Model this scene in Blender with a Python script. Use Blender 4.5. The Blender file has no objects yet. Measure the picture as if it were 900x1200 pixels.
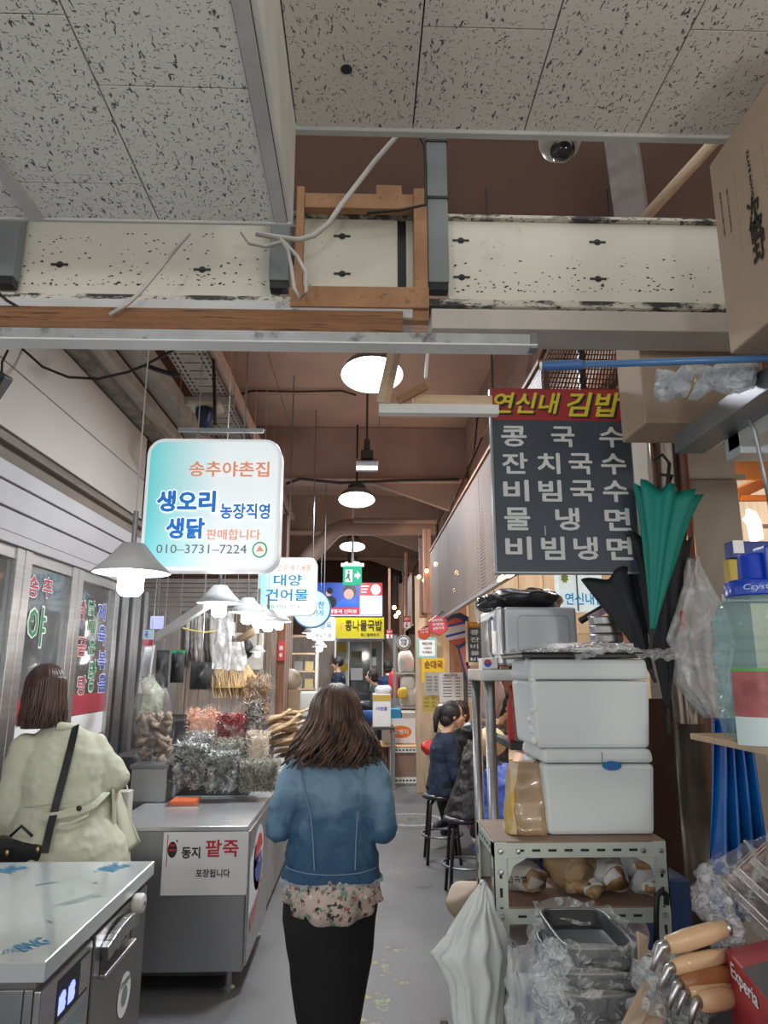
import bpy, bmesh, math, random
from mathutils import Vector, Matrix, Euler, noise
random.seed(7)
SC = bpy.context.scene
COL = SC.collection
PI = math.pi
# ------------------------------------------------------------------ camera
F = 830.0
PITCH = math.atan(183.0 / F)
YAW = math.atan(25.0 * math.cos(PITCH) / F)
CAM = Vector((0, 0, 1.62))
cd = bpy.data.cameras.new('camera')
cam = bpy.data.objects.new('camera', cd)
COL.objects.link(cam)
cam.location = CAM
cam.rotation_euler = (PI / 2 + PITCH, 0, -YAW)
cd.sensor_fit = 'VERTICAL'; cd.sensor_height = 36; cd.sensor_width = 36
cd.lens = 36 * F / 1200; cd.clip_start = 0.05; cd.clip_end = 200
SC.camera = cam
# ------------------------------------------------------------------ world and exposure
w = bpy.data.worlds.new('World'); SC.world = w; w.use_nodes = True
bgn = w.node_tree.nodes['Background']
bgn.inputs[0].default_value = (0.98, 0.965, 0.94, 1); bgn.inputs[1].default_value = 0.75
SC.view_settings.view_transform = 'Standard'
SC.view_settings.look = 'None'
SC.view_settings.gamma = 1
SC.view_settings.exposure = 0.3
SC.view_settings.use_curve_mapping = False

def area(name, loc, size, power, col=(1, 1, 1), rot=(0, 0, 0), shape='DISK'):
    l = bpy.data.lights.new(name, 'AREA'); l.shape = shape; l.size = size; l.energy = power; l.color = col
    o = bpy.data.objects.new(name, l); COL.objects.link(o); o.location = loc; o.rotation_euler = rot
    return o
def point(name, loc, power, col=(1, 1, 1), r=0.05):
    l = bpy.data.lights.new(name, 'POINT'); l.energy = power; l.color = col; l.shadow_soft_size = r
    o = bpy.data.objects.new(name, l); COL.objects.link(o); o.location = loc
    return o
# unseen fill lights added behind the camera to brighten the low ceilings
point('fill_light_behind', (-1.3, -1.3, 1.95), 38, (1, .97, .92), .16)
point('fill_light_behind', (1.5, -0.9, 1.95), 32, (1, .96, .90), .16)
point('fill_light_behind', (0.1, -2.4, 2.2), 42, (1, .97, .92), .2)

_RM = cam.rotation_euler.to_matrix()
def ray(px, py):
    return (_RM @ Vector(((px - 450) / F, (600 - py) / F, -1.0)))
def W(px, py, Y=None, X=None, Z=None):
    d = ray(px, py)
    if Y is not None: t = (Y - CAM.y) / d.y
    elif X is not None: t = (X - CAM.x) / d.x
    else: t = (Z - CAM.z) / d.z
    return CAM + d * t
def V(*a): return Vector(a)

# ------------------------------------------------------------------ mesh builder
class MB:
    def __init__(s): s.v = []; s.f = []
    def add(s, vs, fs):
        o = len(s.v); s.v += [tuple(v) for v in vs]; s.f += [tuple(i + o for i in f) for f in fs]; return s
    def box(s, c, d, rot=None):
        hx, hy, hz = d[0] / 2, d[1] / 2, d[2] / 2
        vs = [Vector((x, y, z)) for x in (-hx, hx) for y in (-hy, hy) for z in (-hz, hz)]
        if rot is not None:
            R = rot if isinstance(rot, Matrix) else Euler(rot).to_matrix()
            vs = [R @ v for v in vs]
        c = Vector(c)
        return s.add([v + c for v in vs], [(0, 1, 3, 2), (4, 6, 7, 5), (0, 4, 5, 1), (2, 3, 7, 6), (0, 2, 6, 4), (1, 5, 7, 3)])
    def bx(s, x0, x1, y0, y1, z0, z1):
        return s.box(((x0 + x1) / 2, (y0 + y1) / 2, (z0 + z1) / 2), (abs(x1 - x0), abs(y1 - y0), abs(z1 - z0)))
    def bar(s, p0, p1, w, h, up=(0, 0, 1)):
        p0 = Vector(p0); p1 = Vector(p1); d = p1 - p0; L = d.length
        y = d.normalized(); x = y.cross(Vector(up))
        if x.length < 1e-4: x = y.cross(Vector((1, 0, 0)))
        x.normalize(); z = x.cross(y)
        R = Matrix((x, y, z)).transposed()
        return s.box((p0 + p1) / 2, (w, L, h), R)
    def loft(s, rings, cap=True, closed=True):
        n = len(rings[0]); o = []; fs = []
        for r in rings: o += [Vector(p) for p in r]
        for i in range(len(rings) - 1):
            for j in range(n if closed else n - 1):
                a = i * n + j; b = i * n + (j + 1) % n
                fs.append((a, b, b + n, a + n))
        if cap and closed:
            fs.append(tuple(range(n - 1, -1, -1))); k = (len(rings) - 1) * n
            fs.append(tuple(range(k, k + n)))
        return s.add(o, fs)
    def tube(s, p0, p1, r0, r1=None, n=10, cap=True):
        return s.path([p0, p1], [r0, r0 if r1 is None else r1], n, cap)
    def path(s, pts, r, n=8, cap=True, flat=1.0):
        pts = [Vector(p) for p in pts]
        if not isinstance(r, (list, tuple)): r = [r] * len(pts)
        rings = []; up = None
        for i, p in enumerate(pts):
            t = (pts[min(i + 1, len(pts) - 1)] - pts[max(i - 1, 0)])
            if t.length < 1e-9: t = Vector((0, 0, 1))
            t.normalize()
            if up is None:
                up = Vector((0, 0, 1)) if abs(t.z) < .9 else Vector((0, 1, 0))
            x = up.cross(t)
            if x.length < 1e-5: x = Vector((1, 0, 0)).cross(t)
            x.normalize(); y = t.cross(x); up = y
            rings.append([p + (x * math.cos(2 * PI * k / n) + y * math.sin(2 * PI * k / n) * flat) * r[i] for k in range(n)])
        return s.loft(rings, cap)
    def lathe(s, prof, c=(0, 0, 0), n=24, rot=None, cap=True):
        c = Vector(c); rings = []
        for (r, z) in prof:
            ring = [Vector((max(r, 1e-4) * math.cos(2 * PI * k / n), max(r, 1e-4) * math.sin(2 * PI * k / n), z)) for k in range(n)]
            if rot is not None:
                R = rot if isinstance(rot, Matrix) else Euler(rot).to_matrix()
                ring = [R @ q for q in ring]
            rings.append([q + c for q in ring])
        return s.loft(rings, cap)
    def ball(s, c, r, n=12, m=8, rot=None):
        if not isinstance(r, (list, tuple)): r = (r, r, r)
        c = Vector(c); R = Euler(rot).to_matrix() if rot is not None else Matrix.Identity(3)
        rings = []
        for i in range(m + 1):
            a = -PI / 2 + PI * i / m; ca = max(math.cos(a), 0.02)
            rings.append([c + R @ Vector((r[0] * ca * math.cos(2 * PI * k / n), r[1] * ca * math.sin(2 * PI * k / n), r[2] * math.sin(a))) for k in range(n)])
        return s.loft(rings)
    def cap(s, p0, p1, r0, r1, n=14):
        """tapered capsule"""
        p0 = Vector(p0); p1 = Vector(p1); d = (p1 - p0); L = max(d.length, 1e-6); t = d / L
        pts = []; rr = []
        for k in range(4):
            a = -PI / 2 + (PI / 2) * k / 4; pts.append(p0 + t * math.sin(a) * r0); rr.append(max(r0 * math.cos(a), .002))
        for k in range(5):
            u = k / 4; pts.append(p0 + d * u); rr.append(r0 + (r1 - r0) * u)
        for k in range(1, 5):
            a = (PI / 2) * k / 4; pts.append(p1 + t * math.sin(a) * r1); rr.append(max(r1 * math.cos(a), .002))
        return s.path(pts, rr, n)
    def prism(s, poly, O, U, Vv, th):
        """poly in (u,v), extruded along U x V by th (towards +normal)"""
        O = Vector(O); U = Vector(U); Vv = Vector(Vv); N = U.cross(Vv).normalized(); n = len(poly)
        a = [O + U * p[0] + Vv * p[1] for p in poly]; b = [q + N * th for q in a]
        fs = [tuple(range(n - 1, -1, -1)), tuple(range(n, 2 * n))]
        fs += [(i, (i + 1) % n, (i + 1) % n + n, i + n) for i in range(n)]
        return s.add(a + b, fs)
    def sheet(s, fn, nu, nv):
        vs = [fn(i / nu, j / nv) for j in range(nv + 1) for i in range(nu + 1)]
        fs = [(j * (nu + 1) + i, j * (nu + 1) + i + 1, (j + 1) * (nu + 1) + i + 1, (j + 1) * (nu + 1) + i) for j in range(nv) for i in range(nu)]
        return s.add(vs, fs)
    def jitter(s, a, sc=5.0, seed=0):
        s.v = [tuple(Vector(v) + noise.noise_vector(Vector(v) * sc + Vector((seed, seed, seed))) * a) for v in s.v]
        return s

def wloc(o):
    p = Vector((0, 0, 0))
    while o is not None: p += o.location; o = o.parent
    return p
def obj(name, mb, m, parent=None, smooth=False, bev=0, solid=0, sub=0, remesh=0, smo=0, disp=None, kind=None, label=None, auto=None):
    me = bpy.data.meshes.new(name)
    off = wloc(parent) if parent is not None else Vector((0, 0, 0))
    base = off
    if parent is None and mb.v:
        xs = [v[0] for v in mb.v]; ys = [v[1] for v in mb.v]; zs = [v[2] for v in mb.v]
        base = Vector(((min(xs) + max(xs)) / 2, (min(ys) + max(ys)) / 2, min(zs)))
    vs = [(v[0] - base.x, v[1] - base.y, v[2] - base.z) for v in mb.v]
    me.from_pydata(vs, [], mb.f); me.validate(); me.update()
    bm = bmesh.new(); bm.from_mesh(me); bmesh.ops.recalc_face_normals(bm, faces=bm.faces); bm.to_mesh(me); bm.free()
    if m is not None: me.materials.append(m)
    if smooth or remesh: me.polygons.foreach_set('use_smooth', [True] * len(me.polygons))
    o = bpy.data.objects.new(name, me); COL.objects.link(o)
    if parent is None: o.location = base
    else: o.parent = parent
    if remesh:
        q = o.modifiers.new('r', 'REMESH'); q.mode = 'VOXEL'; q.voxel_size = remesh; q.use_smooth_shade = True
    if smo:
        q = o.modifiers.new('s', 'SMOOTH'); q.factor = .5; q.iterations = smo
    if sub:
        q = o.modifiers.new('u', 'SUBSURF'); q.levels = sub; q.render_levels = sub
    if disp:
        for (size, st) in (disp if isinstance(disp, list) else [disp]):
            t = bpy.data.textures.new('folds', 'CLOUDS'); t.noise_scale = size; t.noise_depth = 2
            q = o.modifiers.new('d', 'DISPLACE'); q.texture = t; q.strength = st; q.mid_level = .5; q.texture_coords = 'GLOBAL'
    if solid:
        q = o.modifiers.new('t', 'SOLIDIFY'); q.thickness = solid; q.offset = 0
    if bev:
        q = o.modifiers.new('b', 'BEVEL'); q.width = bev; q.segments = 2; q.limit_method = 'ANGLE'; q.angle_limit = .6
    if kind: o['kind'] = kind
    if label: o['label'] = label
    return o
def tag(o, label, cat, group=None, kind=None):
    o['label'] = label; o['category'] = cat
    if group: o['group'] = group
    if kind: o['kind'] = kind
    return o
def thing(name, label, cat, loc=(0, 0, 0), group=None):
    o = bpy.data.objects.new(name, None); COL.objects.link(o); o.location = Vector(loc); o.empty_display_size = .05
    return tag(o, label, cat, group)
def struct(name, mb=None, m=None, **k):
    if mb is None:
        o = bpy.data.objects.new(name, None); COL.objects.link(o)
    else: o = obj(name, mb, m, **k)
    o['kind'] = 'structure'
    return o
def kids(o): return [c for c in COL.objects if c.parent == o]
def dup(root, loc=None, rotz=None, label=None, group=None, scale=None):
    r = root.copy(); COL.objects.link(r)
    if loc is not None: r.location = loc
    if rotz is not None: r.rotation_euler = (0, 0, rotz)
    if scale is not None: r.scale = (scale,) * 3
    if label: r['label'] = label
    if group: r['group'] = group
    for ch in kids(root):
        c = ch.copy(); COL.objects.link(c); c.parent = r
        for g in kids(ch):
            d = g.copy(); COL.objects.link(d); d.parent = c
    return r
# ------------------------------------------------------------------ writing
_tc = {}
def textmesh(s, bold=0.0, shear=0.0):
    k = (s, bold, shear)
    dil = bold * .55; bold = 0
    if k in _tc: return _tc[k]
    c = bpy.data.curves.new('t', 'FONT'); c.body = s; c.size = 1; c.offset = bold; c.shear = shear; c.resolution_u = 2; c.fill_mode = 'FRONT'
    o = bpy.data.objects.new('t', c); me = o.to_mesh()
    vs = [(v.co.x, v.co.y) for v in me.vertices]; fs = [tuple(p.vertices) for p in me.polygons]
    o.to_mesh_clear(); bpy.data.objects.remove(o); bpy.data.curves.remove(c)
    if not vs: vs = [(0, 0), (1, 0), (1, 1)]; fs = [(0, 1, 2)]
    x0 = min(v[0] for v in vs); x1 = max(v[0] for v in vs); y0 = min(v[1] for v in vs); y1 = max(v[1] for v in vs)
    if dil > .004:
        # heavier strokes: the glyph repeated in a small ring
        n0 = len(vs); ov = []; of = []; zi = []
        for q in range(8):
            ox, oy = dil * math.cos(q * PI / 4), dil * math.sin(q * PI / 4)
            of += [tuple(i + len(ov) for i in f) for f in fs]; ov += [(x + ox, y + oy) for x, y in vs]; zi += [q] * len(vs)
        vs, fs = ov, of; x0 -= dil; x1 += dil; y0 -= dil; y1 += dil
    r = ([((x - x0) / (x1 - x0), (y - y0) / (y1 - y0)) for x, y in vs], fs)
    r = r + ((zi if dil > .004 else [0] * len(vs)),)
    _tc[k] = r
    return r
def put_text(mb, s, O, U, Vv, bold=0.0, shear=0.0, lift=0.001):
    """text filling the parallelogram O, O+U, O+V; raised towards U x V"""
    O = Vector(O); U = Vector(U); Vv = Vector(Vv); N = U.cross(Vv).normalized() * lift
    vs, fs, zi = textmesh(s, bold, shear)
    e = max(N.length * .05, .00012) / N.length
    mb.add([O + U * x + Vv * y + N * (1 + e * q) for (x, y), q in zip(vs, zi)], fs)
    return mb
class Plane:
    """flat face with u to the right and v up; size (w,h) from the lower left corner O"""
    def __init__(s, O, U, Vv): s.O = Vector(O); s.U = Vector(U); s.V = Vector(Vv); s.N = s.U.cross(s.V).normalized()
    def p(s, u, v, l=0): return s.O + s.U * u + s.V * v + s.N * l
    def text(s, mb, t, u0, u1, v0, v1, bold=.01, shear=0, lift=.0012, slant=0):
        return put_text(mb, t, s.p(u0, v0), s.U * (u1 - u0) + s.V * slant, s.V * (v1 - v0), bold, shear, lift)
    def rect(s, mb, u0, u1, v0, v1, l0=0, l1=.001):
        a = [s.p(u0, v0, l0), s.p(u1, v0, l0), s.p(u1, v1, l0), s.p(u0, v1, l0)]; b = [q + s.N * (l1 - l0) for q in a]
        return mb.add(a + b, [(3, 2, 1, 0), (4, 5, 6, 7), (0, 1, 5, 4), (1, 2, 6, 5), (2, 3, 7, 6), (3, 0, 4, 7)])
    def poly(s, mb, pts, l0=0, l1=.001):
        n = len(pts); a = [s.p(u, v, l0) for u, v in pts]; b = [s.p(u, v, l1) for u, v in pts]
        return mb.add(a + b, [tuple(range(n - 1, -1, -1)), tuple(range(n, 2 * n))] + [(i, (i + 1) % n, (i + 1) % n + n, i + n) for i in range(n)])
    def disc(s, mb, u, v, ru, rv, l0=0, l1=.001, n=24, a0=0, a1=2 * PI):
        pts = [(u + ru * math.cos(a0 + (a1 - a0) * k / n), v + rv * math.sin(a0 + (a1 - a0) * k / n)) for k in range(n if a1 - a0 > 6.2 else n + 1)]
        return s.poly(mb, pts, l0, l1)
def facing(px0, px1, py0, py1, Y):
    """Plane facing the camera side (-Y) at depth Y covering the pixel box: u,v run 0..1"""
    a = W(px0, (py0 + py1) / 2, Y=Y); b = W(px1, (py0 + py1) / 2, Y=Y)
    m = (px0 + px1) / 2; t = W(m, py0, Y=Y); q = W(m, py1, Y=Y)
    return Plane((a.x, Y, q.z), (b.x - a.x, 0, 0), (0, 0, t.z - q.z))
def rrect(w, h, r, n=6):
    pts = []
    for cx, cy, a in ((w - r, r, -PI / 2), (w - r, h - r, 0), (r, h - r, PI / 2), (r, r, PI)):
        for k in range(n + 1): pts.append((cx + r * math.cos(a + PI / 2 * k / n), cy + r * math.sin(a + PI / 2 * k / n)))
    return pts

# ------------------------------------------------------------------ materials
def mat(name, col, rough=.6, metal=0, var=0, vs=8, bump=0, bs=30, emit=0, spots=None, coat=0, stretch=None, ecol=None, two=None, trans=0, sheen=0, dirt=None):
    m = bpy.data.materials.new(name); m.use_nodes = True; nt = m.node_tree; N = nt.nodes; L = nt.links
    b = N['Principled BSDF']; b.inputs['Base Color'].default_value = (*col, 1); b.inputs['Roughness'].default_value = rough
    b.inputs['Metallic'].default_value = metal
    if coat: b.inputs['Coat Weight'].default_value = coat
    if sheen: b.inputs['Sheen Weight'].default_value = sheen
    if trans: b.inputs['Transmission Weight'].default_value = trans
    tc = N.new('ShaderNodeTexCoord'); mp = N.new('ShaderNodeMapping'); L.new(tc.outputs['Object'], mp.inputs[0])
    if stretch: mp.inputs['Scale'].default_value = stretch
    cur = None
    if var or two:
        n = N.new('ShaderNodeTexNoise'); n.inputs['Scale'].default_value = vs; n.inputs['Detail'].default_value = 5
        L.new(mp.outputs[0], n.inputs[0])
        r = N.new('ShaderNodeValToRGB')
        c2 = two if two else tuple(min(1, c * (1 + var)) for c in col)
        c1 = col if two else tuple(c * (1 - var) for c in col)
        r.color_ramp.elements[0].position = .35; r.color_ramp.elements[1].position = .65
        r.color_ramp.elements[0].color = (*c1, 1); r.color_ramp.elements[1].color = (*c2, 1)
        L.new(n.outputs[0], r.inputs[0]); cur = r.outputs[0]
    for sp in ([spots] if isinstance(spots, tuple) else (spots or [])):
        scol, ssc, thr, soft = sp[:4]
        n = N.new('ShaderNodeTexNoise'); n.inputs['Scale'].default_value = ssc; n.inputs['Detail'].default_value = 6; n.inputs['Roughness'].default_value = .65
        L.new(mp.outputs[0], n.inputs[0])
        r = N.new('ShaderNodeMapRange'); r.inputs[1].default_value = thr; r.inputs[2].default_value = thr + soft
        L.new(n.outputs[0], r.inputs[0])
        mx = N.new('ShaderNodeMix'); mx.data_type = 'RGBA'; L.new(r.outputs[0], mx.inputs[0])
        if cur: L.new(cur, mx.inputs[6])
        else: mx.inputs[6].default_value = (*col, 1)
        mx.inputs[7].default_value = (*scol, 1); cur = mx.outputs[2]
    if cur: L.new(cur, b.inputs['Base Color'])
    if bump:
        n = N.new('ShaderNodeTexNoise'); n.inputs['Scale'].default_value = bs; n.inputs['Detail'].default_value = 4
        L.new(mp.outputs[0], n.inputs[0]); bp = N.new('ShaderNodeBump'); bp.inputs['Strength'].default_value = bump; bp.inputs['Distance'].default_value = .01
        L.new(n.outputs[0], bp.inputs['Height']); L.new(bp.outputs[0], b.inputs['Normal'])
    if emit:
        b.inputs['Emission Strength'].default_value = emit; b.inputs['Emission Color'].default_value = (*(ecol or col), 1)
        if cur and ecol is None: L.new(cur, b.inputs['Emission Color'])
    return m
def film(name, col=(.9, .93, .95), dens=.22, rough=.12, sc=18, hi=.45):
    """thin clear crinkled plastic"""
    m = bpy.data.materials.new(name); m.use_nodes = True; nt = m.node_tree; N = nt.nodes; L = nt.links
    N.remove(N['Principled BSDF']); out = N['Material Output']
    tr = N.new('ShaderNodeBsdfTransparent'); p = N.new('ShaderNodeBsdfPrincipled')
    p.inputs['Base Color'].default_value = (*col, 1); p.inputs['Roughness'].default_value = rough; p.inputs['Specular IOR Level'].default_value = .8
    tc = N.new('ShaderNodeTexCoord'); n = N.new('ShaderNodeTexNoise'); n.inputs['Scale'].default_value = sc; n.inputs['Detail'].default_value = 4; n.inputs['Distortion'].default_value = 1.2
    L.new(tc.outputs['Object'], n.inputs[0])
    bp = N.new('ShaderNodeBump'); bp.inputs['Strength'].default_value = .9; bp.inputs['Distance'].default_value = .02; L.new(n.outputs[0], bp.inputs['Height']); L.new(bp.outputs[0], p.inputs['Normal'])
    r = N.new('ShaderNodeMapRange'); r.inputs[1].default_value = .48; r.inputs[2].default_value = .72; r.inputs[3].default_value = dens; r.inputs[4].default_value = min(1, dens + hi)
    L.new(n.outputs[0], r.inputs[0])
    mx = N.new('ShaderNodeMixShader'); L.new(r.outputs[0], mx.inputs[0]); L.new(tr.outputs[0], mx.inputs[1]); L.new(p.outputs[0], mx.inputs[2]); L.new(mx.outputs[0], out.inputs[0])
    return m
def glassy(name, col, a=.3, rough=.05):
    m = bpy.data.materials.new(name); m.use_nodes = True; nt = m.node_tree; N = nt.nodes; L = nt.links
    out = N['Material Output']; p = N['Principled BSDF']; p.inputs['Base Color'].default_value = (*col, 1); p.inputs['Roughness'].default_value = rough
    tr = N.new('ShaderNodeBsdfTransparent'); tr.inputs[0].default_value = (*[min(1, c * .5 + .5) for c in col], 1); mx = N.new('ShaderNodeMixShader'); mx.inputs[0].default_value = a
    L.new(tr.outputs[0], mx.inputs[1]); L.new(p.outputs[0], mx.inputs[2]); L.new(mx.outputs[0], out.inputs[0])
    return m
def wood(name, c1, c2, sc=(2, 2, 30), rough=.6, spots=None):
    return mat(name, c1, rough, two=c2, vs=3, stretch=sc, bump=.2, bs=8, spots=spots)

M = {}
M['white'] = mat('white_paint', (.78, .79, .78), .5, var=.04)
M['black'] = mat('black_plastic', (.015, .016, .018), .45)
M['dark'] = mat('dark_grey', (.05, .05, .055), .6)
M['steel'] = mat('brushed_steel', (.50, .50, .51), .33, .95, var=.08, vs=3, stretch=(1, 1, 14), bump=.05, bs=60)
M['steel_dark'] = mat('dull_steel', (.30, .31, .33), .42, .85, var=.12, vs=3, bump=.06, bs=12)
M['alu'] = mat('aluminium_profile', (.50, .52, .53), .45, .55, var=.1, vs=14, spots=((.04, .04, .04), 9, .54, .14))
M['galv'] = mat('grey_steel_post', (.20, .225, .225), .6, .1, var=.06, vs=10)
M['cable_white'] = mat('white_cable', (.55, .53, .5), .6)
M['cable_black'] = mat('black_cable', (.02, .018, .018), .6)
M['timber'] = wood('raw_timber', (.30, .155, .075), (.40, .22, .115), (3, 3, 3), .75, spots=[((.035, .02, .015), 6, .60, .14), ((.2, .09, .04), 22, .62, .1)])
M['timber_x'] = wood('raw_timber_beam', (.20, .092, .042), (.30, .145, .065), (1.2, 12, 25), .75, spots=[((.02, .012, .01), 3.2, .54, .14)])
M['pine'] = wood('pale_pine', (.58, .42, .28), (.66, .50, .35), (2, 2, 20), .7)
M['roofbrown'] = mat('brown_roof_board', (.58, .41, .34), .75, var=.10, vs=1.2, bump=.1, bs=6)
M['roofbeam'] = mat('painted_beam', (.49, .35, .30), .7, var=.13, vs=1.5, bump=.1, bs=8)
M['darkbrown'] = mat('dark_brown_board', (.10, .045, .03), .8, var=.15, vs=2)
M['cardboard'] = mat('cardboard', (.46, .355, .265), .85, var=.05, vs=4, bump=.06, bs=20)
M['ink'] = mat('dark_print', (.03, .025, .02), .7)
M['foam'] = mat('white_foam', (.70, .755, .765), .75, var=.02, vs=3, bump=.12, bs=60, spots=((.50, .53, .52), 7, .68, .1))
M['skin'] = mat('skin', (.62, .38, .27), .5, var=.05, vs=20)
M['eye_white'] = mat('eye_white', (.8, .8, .78), .3)
M['film'] = film('clear_film')
M['film_white'] = film('milky_film', (.9, .92, .93), .5, .25, 12)
M['gold'] = mat('brass', (.55, .4, .15), .3, .9)
M['rubber'] = mat('rubber', (.03, .03, .03), .8)
M['paper'] = mat('white_paper', (.80, .81, .83), .7)
M['red'] = mat('red_paint', (.55, .03, .03), .45)
# ================================================================== SETTING
M['floor'] = mat('worn_concrete', (.115, .117, .122), .5, var=.10, vs=1.6, bump=.1, bs=40,
                 spots=[((.165, .168, .175), .9, .55, .2), ((.06, .06, .06), 2.3, .64, .1), ((.035, .035, .035), 14, .70, .06)])
struct('floor', MB().bx(-6, 6, -6, 20, -.1, 0), M['floor'])
# worn green and yellow road paint in the middle of the aisle
mp_ = mat('worn_floor_paint', (.13, .133, .135), .6, spots=[((.30, .30, .10), 22, .54, .06), ((.16, .27, .13), 9, .58, .06)])
a = W(445, 1100, Z=0); b = W(455, 1195, Z=0)
rnd = random.Random(3)
for i, (px, py, rx, ry) in enumerate([(448, 1130, .05, .16), (441, 1172, .07, .12), (462, 1112, .07, .05), (436, 1198, .06, .06), (470, 1150, .05, .03)]):
    c = W(px, py, Z=0); pts = []
    for k in range(18):
        q = 1 + .45 * noise.noise(Vector((k * .9, i * 7, 0))); pts.append((c.x + rx * q * math.cos(k * PI / 9), c.y + ry * q * math.sin(k * PI / 9)))
    p_ = Plane((0, 0, 0), (1, 0, 0), (0, 1, 0)); m_ = MB(); p_.poly(m_, pts, -.002, .0004)
    tag(obj('paint_patch', m_, mp_), ['worn green paint patch on the aisle floor, longest one', 'worn yellow green paint patch by the walking woman\'s trouser hem', 'small green paint patch on the floor, farthest of the patches', 'nearest worn paint patch at the bottom edge of the picture', 'small faint paint patch on the floor, rightmost of the patches'][i], 'paint')
# manhole
c = W(484, 961, Z=0)
mh = thing('manhole_cover', 'round iron manhole cover set in the aisle floor beside the stools', 'manhole', c)
obj('cover', MB().lathe([(0, .006), (.27, .006), (.28, .0), (0.28, -.01)], c, 32), mat('iron', (.17, .17, .17), .6, .3, var=.2, vs=20, bump=.4, bs=50), mh)
obj('rim', MB().lathe([(.285, 0), (.285, .009), (.33, .008), (.335, 0)], c, 32, cap=False), mat('rim_concrete', (.33, .33, .33), .8, var=.2, vs=9), mh)
obj('handle', MB().bar(c + V(-.05, 0, .01), c + V(.05, 0, .01), .012, .01), M['steel'], mh)
# floor drain / dark spots near
# ---- low suspended ceilings over the photographer
def tilemat(name, c, dens):
    m = mat(name, c, .9, var=.05, vs=1.5)
    nt = m.node_tree; N = nt.nodes; L = nt.links; b = N['Principled BSDF']
    tc = N.new('ShaderNodeTexCoord')
    src = b.inputs['Base Color'].links[0].from_socket
    cur = src
    for (scl, size, thr, seed) in (((1.0, .45, 1), 120, dens - .015, 0), ((.55, 1, 1), 190, dens - .01, 5)):
        mp = N.new('ShaderNodeMapping'); mp.inputs['Scale'].default_value = scl; mp.inputs['Location'].default_value = (seed, seed, 0)
        mp.inputs['Rotation'].default_value = (0, 0, .25)
        L.new(tc.outputs['Object'], mp.inputs[0])
        n = N.new('ShaderNodeTexNoise'); n.inputs['Scale'].default_value = size; n.inputs['Detail'].default_value = 2.5; n.inputs['Distortion'].default_value = .8
        L.new(mp.outputs[0], n.inputs[0])
        r = N.new('ShaderNodeMapRange'); r.inputs[1].default_value = thr; r.inputs[2].default_value = thr + .03; L.new(n.outputs[0], r.inputs[0])
        mx = N.new('ShaderNodeMix'); mx.data_type = 'RGBA'; L.new(r.outputs[0], mx.inputs[0]); L.new(cur, mx.inputs[6]); mx.inputs[7].default_value = (.13, .12, .11, 1); cur = mx.outputs[2]
        if seed == 0:
            bp = N.new('ShaderNodeBump'); bp.invert = True; bp.inputs['Strength'].default_value = .8; bp.inputs['Distance'].default_value = .006
            L.new(r.outputs[0], bp.inputs['Height']); L.new(bp.outputs[0], b.inputs['Normal'])
    L.new(cur, b.inputs['Base Color'])
    return m
M['tile'] = tilemat('fissured_ceiling_tile', (.80, .785, .745), .645)
M['tile_r'] = tilemat('fissured_ceiling_tile_warm', (.74, .695, .64), .655)
M['trimpaint'] = mat('old_white_trim', (.50, .50, .48), .6, var=.06, vs=5, spots=((.1, .1, .1), 14, .70, .08))
YE = 1.65; ZL = 2.75; ZR = 3.04; XF = W(338, 255, Y=YE).x
ceil = struct('ceiling')
obj('backing', MB().bx(-3.4, XF, -2.5, YE - .005, ZL + .012, ZL + .03).bx(XF + .012, 3.0, -2.5, YE - .005, ZR + .012, ZR + .03), M['black'], ceil)
def tiles(Z, xs, ysf, m):
    for i in range(len(xs) - 1):
        ys = ysf[i]
        for j in range(len(ys) - 1):
            obj('ceiling_tile', MB().box(((xs[i] + xs[i + 1]) / 2, (ys[j] + ys[j + 1]) / 2, Z + .006), (abs(xs[i + 1] - xs[i]) - .004, abs(ys[j + 1] - ys[j]) - .004, .012), (0, 0, 0)), m, ceil)
def yat(px, py, Z): return W(px, py, Z=Z).y
x1 = W(185, 255, Z=ZL).x; x2 = x1 - (XF - x1)
w_ = XF - x1
yL = yat(200, 102, ZL); yl = yat(110, 215, ZL)
def down(y0, n, st): return [y0 - k * st for k in range(n)]
st = .45
tiles(ZL, [XF - .033, x1, x2 + .03, x2 - w_, x2 - 2 * w_], [[YE - .01] + down(yL, 7, st), [YE - .01] + down(yl, 7, st), [YE - .01] + down(yl + .1, 7, st), [YE - .01] + down(yL, 7, st)], M['tile'])
xr = [W(485, 138, Z=ZR).x, W(619, 138, Z=ZR).x, W(755, 140, Z=ZR).x]
dx = xr[1] - xr[0]; yr = yat(570, 33, ZR); yq = yat(860, 36, ZR)
tiles(ZR, [XF + .014, xr[0], xr[1], xr[2], xr[2] + dx, xr[2] + 2 * dx, xr[2] + 3 * dx],
      [[YE - .01] + down(yr - .2, 6, st), [YE - .01] + down(yr, 6, st), [YE - .01] + down(yr - .2, 6, st), [YE - .01] + down(yq, 6, st), [YE - .01] + down(yr - .2, 6, st), [YE - .01] + down(yq, 6, st)], M['tile_r'])
obj('hole', MB().lathe([(.0, .0), (.014, .0), (.014, -.002), (0, -.002)], W(406, 81, Z=ZR - .001), 14), M['black'], ceil)
tr = struct('trim_1')
obj('edge_trim', MB().bx(-3.4, XF + .01, YE - .012, YE, ZL - .006, ZL + .052), M['trimpaint'], tr, bev=.003)
obj('corner_strip', MB().bx(XF - .033, XF - .002, -2.5, YE, ZL - .004, ZL + .004), mat('grey_strip', (.52, .52, .50), .6, var=.1), tr)
obj('side_fascia', MB().bx(XF, XF + .012, -2.5, YE, ZL, ZR), mat('white_fascia', (.74, .73, .68), .7, var=.08, vs=6), tr)
obj('edge_trim', MB().bx(XF, 3.0, YE - .012, YE + .012, ZR - .01, ZR + .055), M['trimpaint'], tr, bev=.003)
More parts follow.
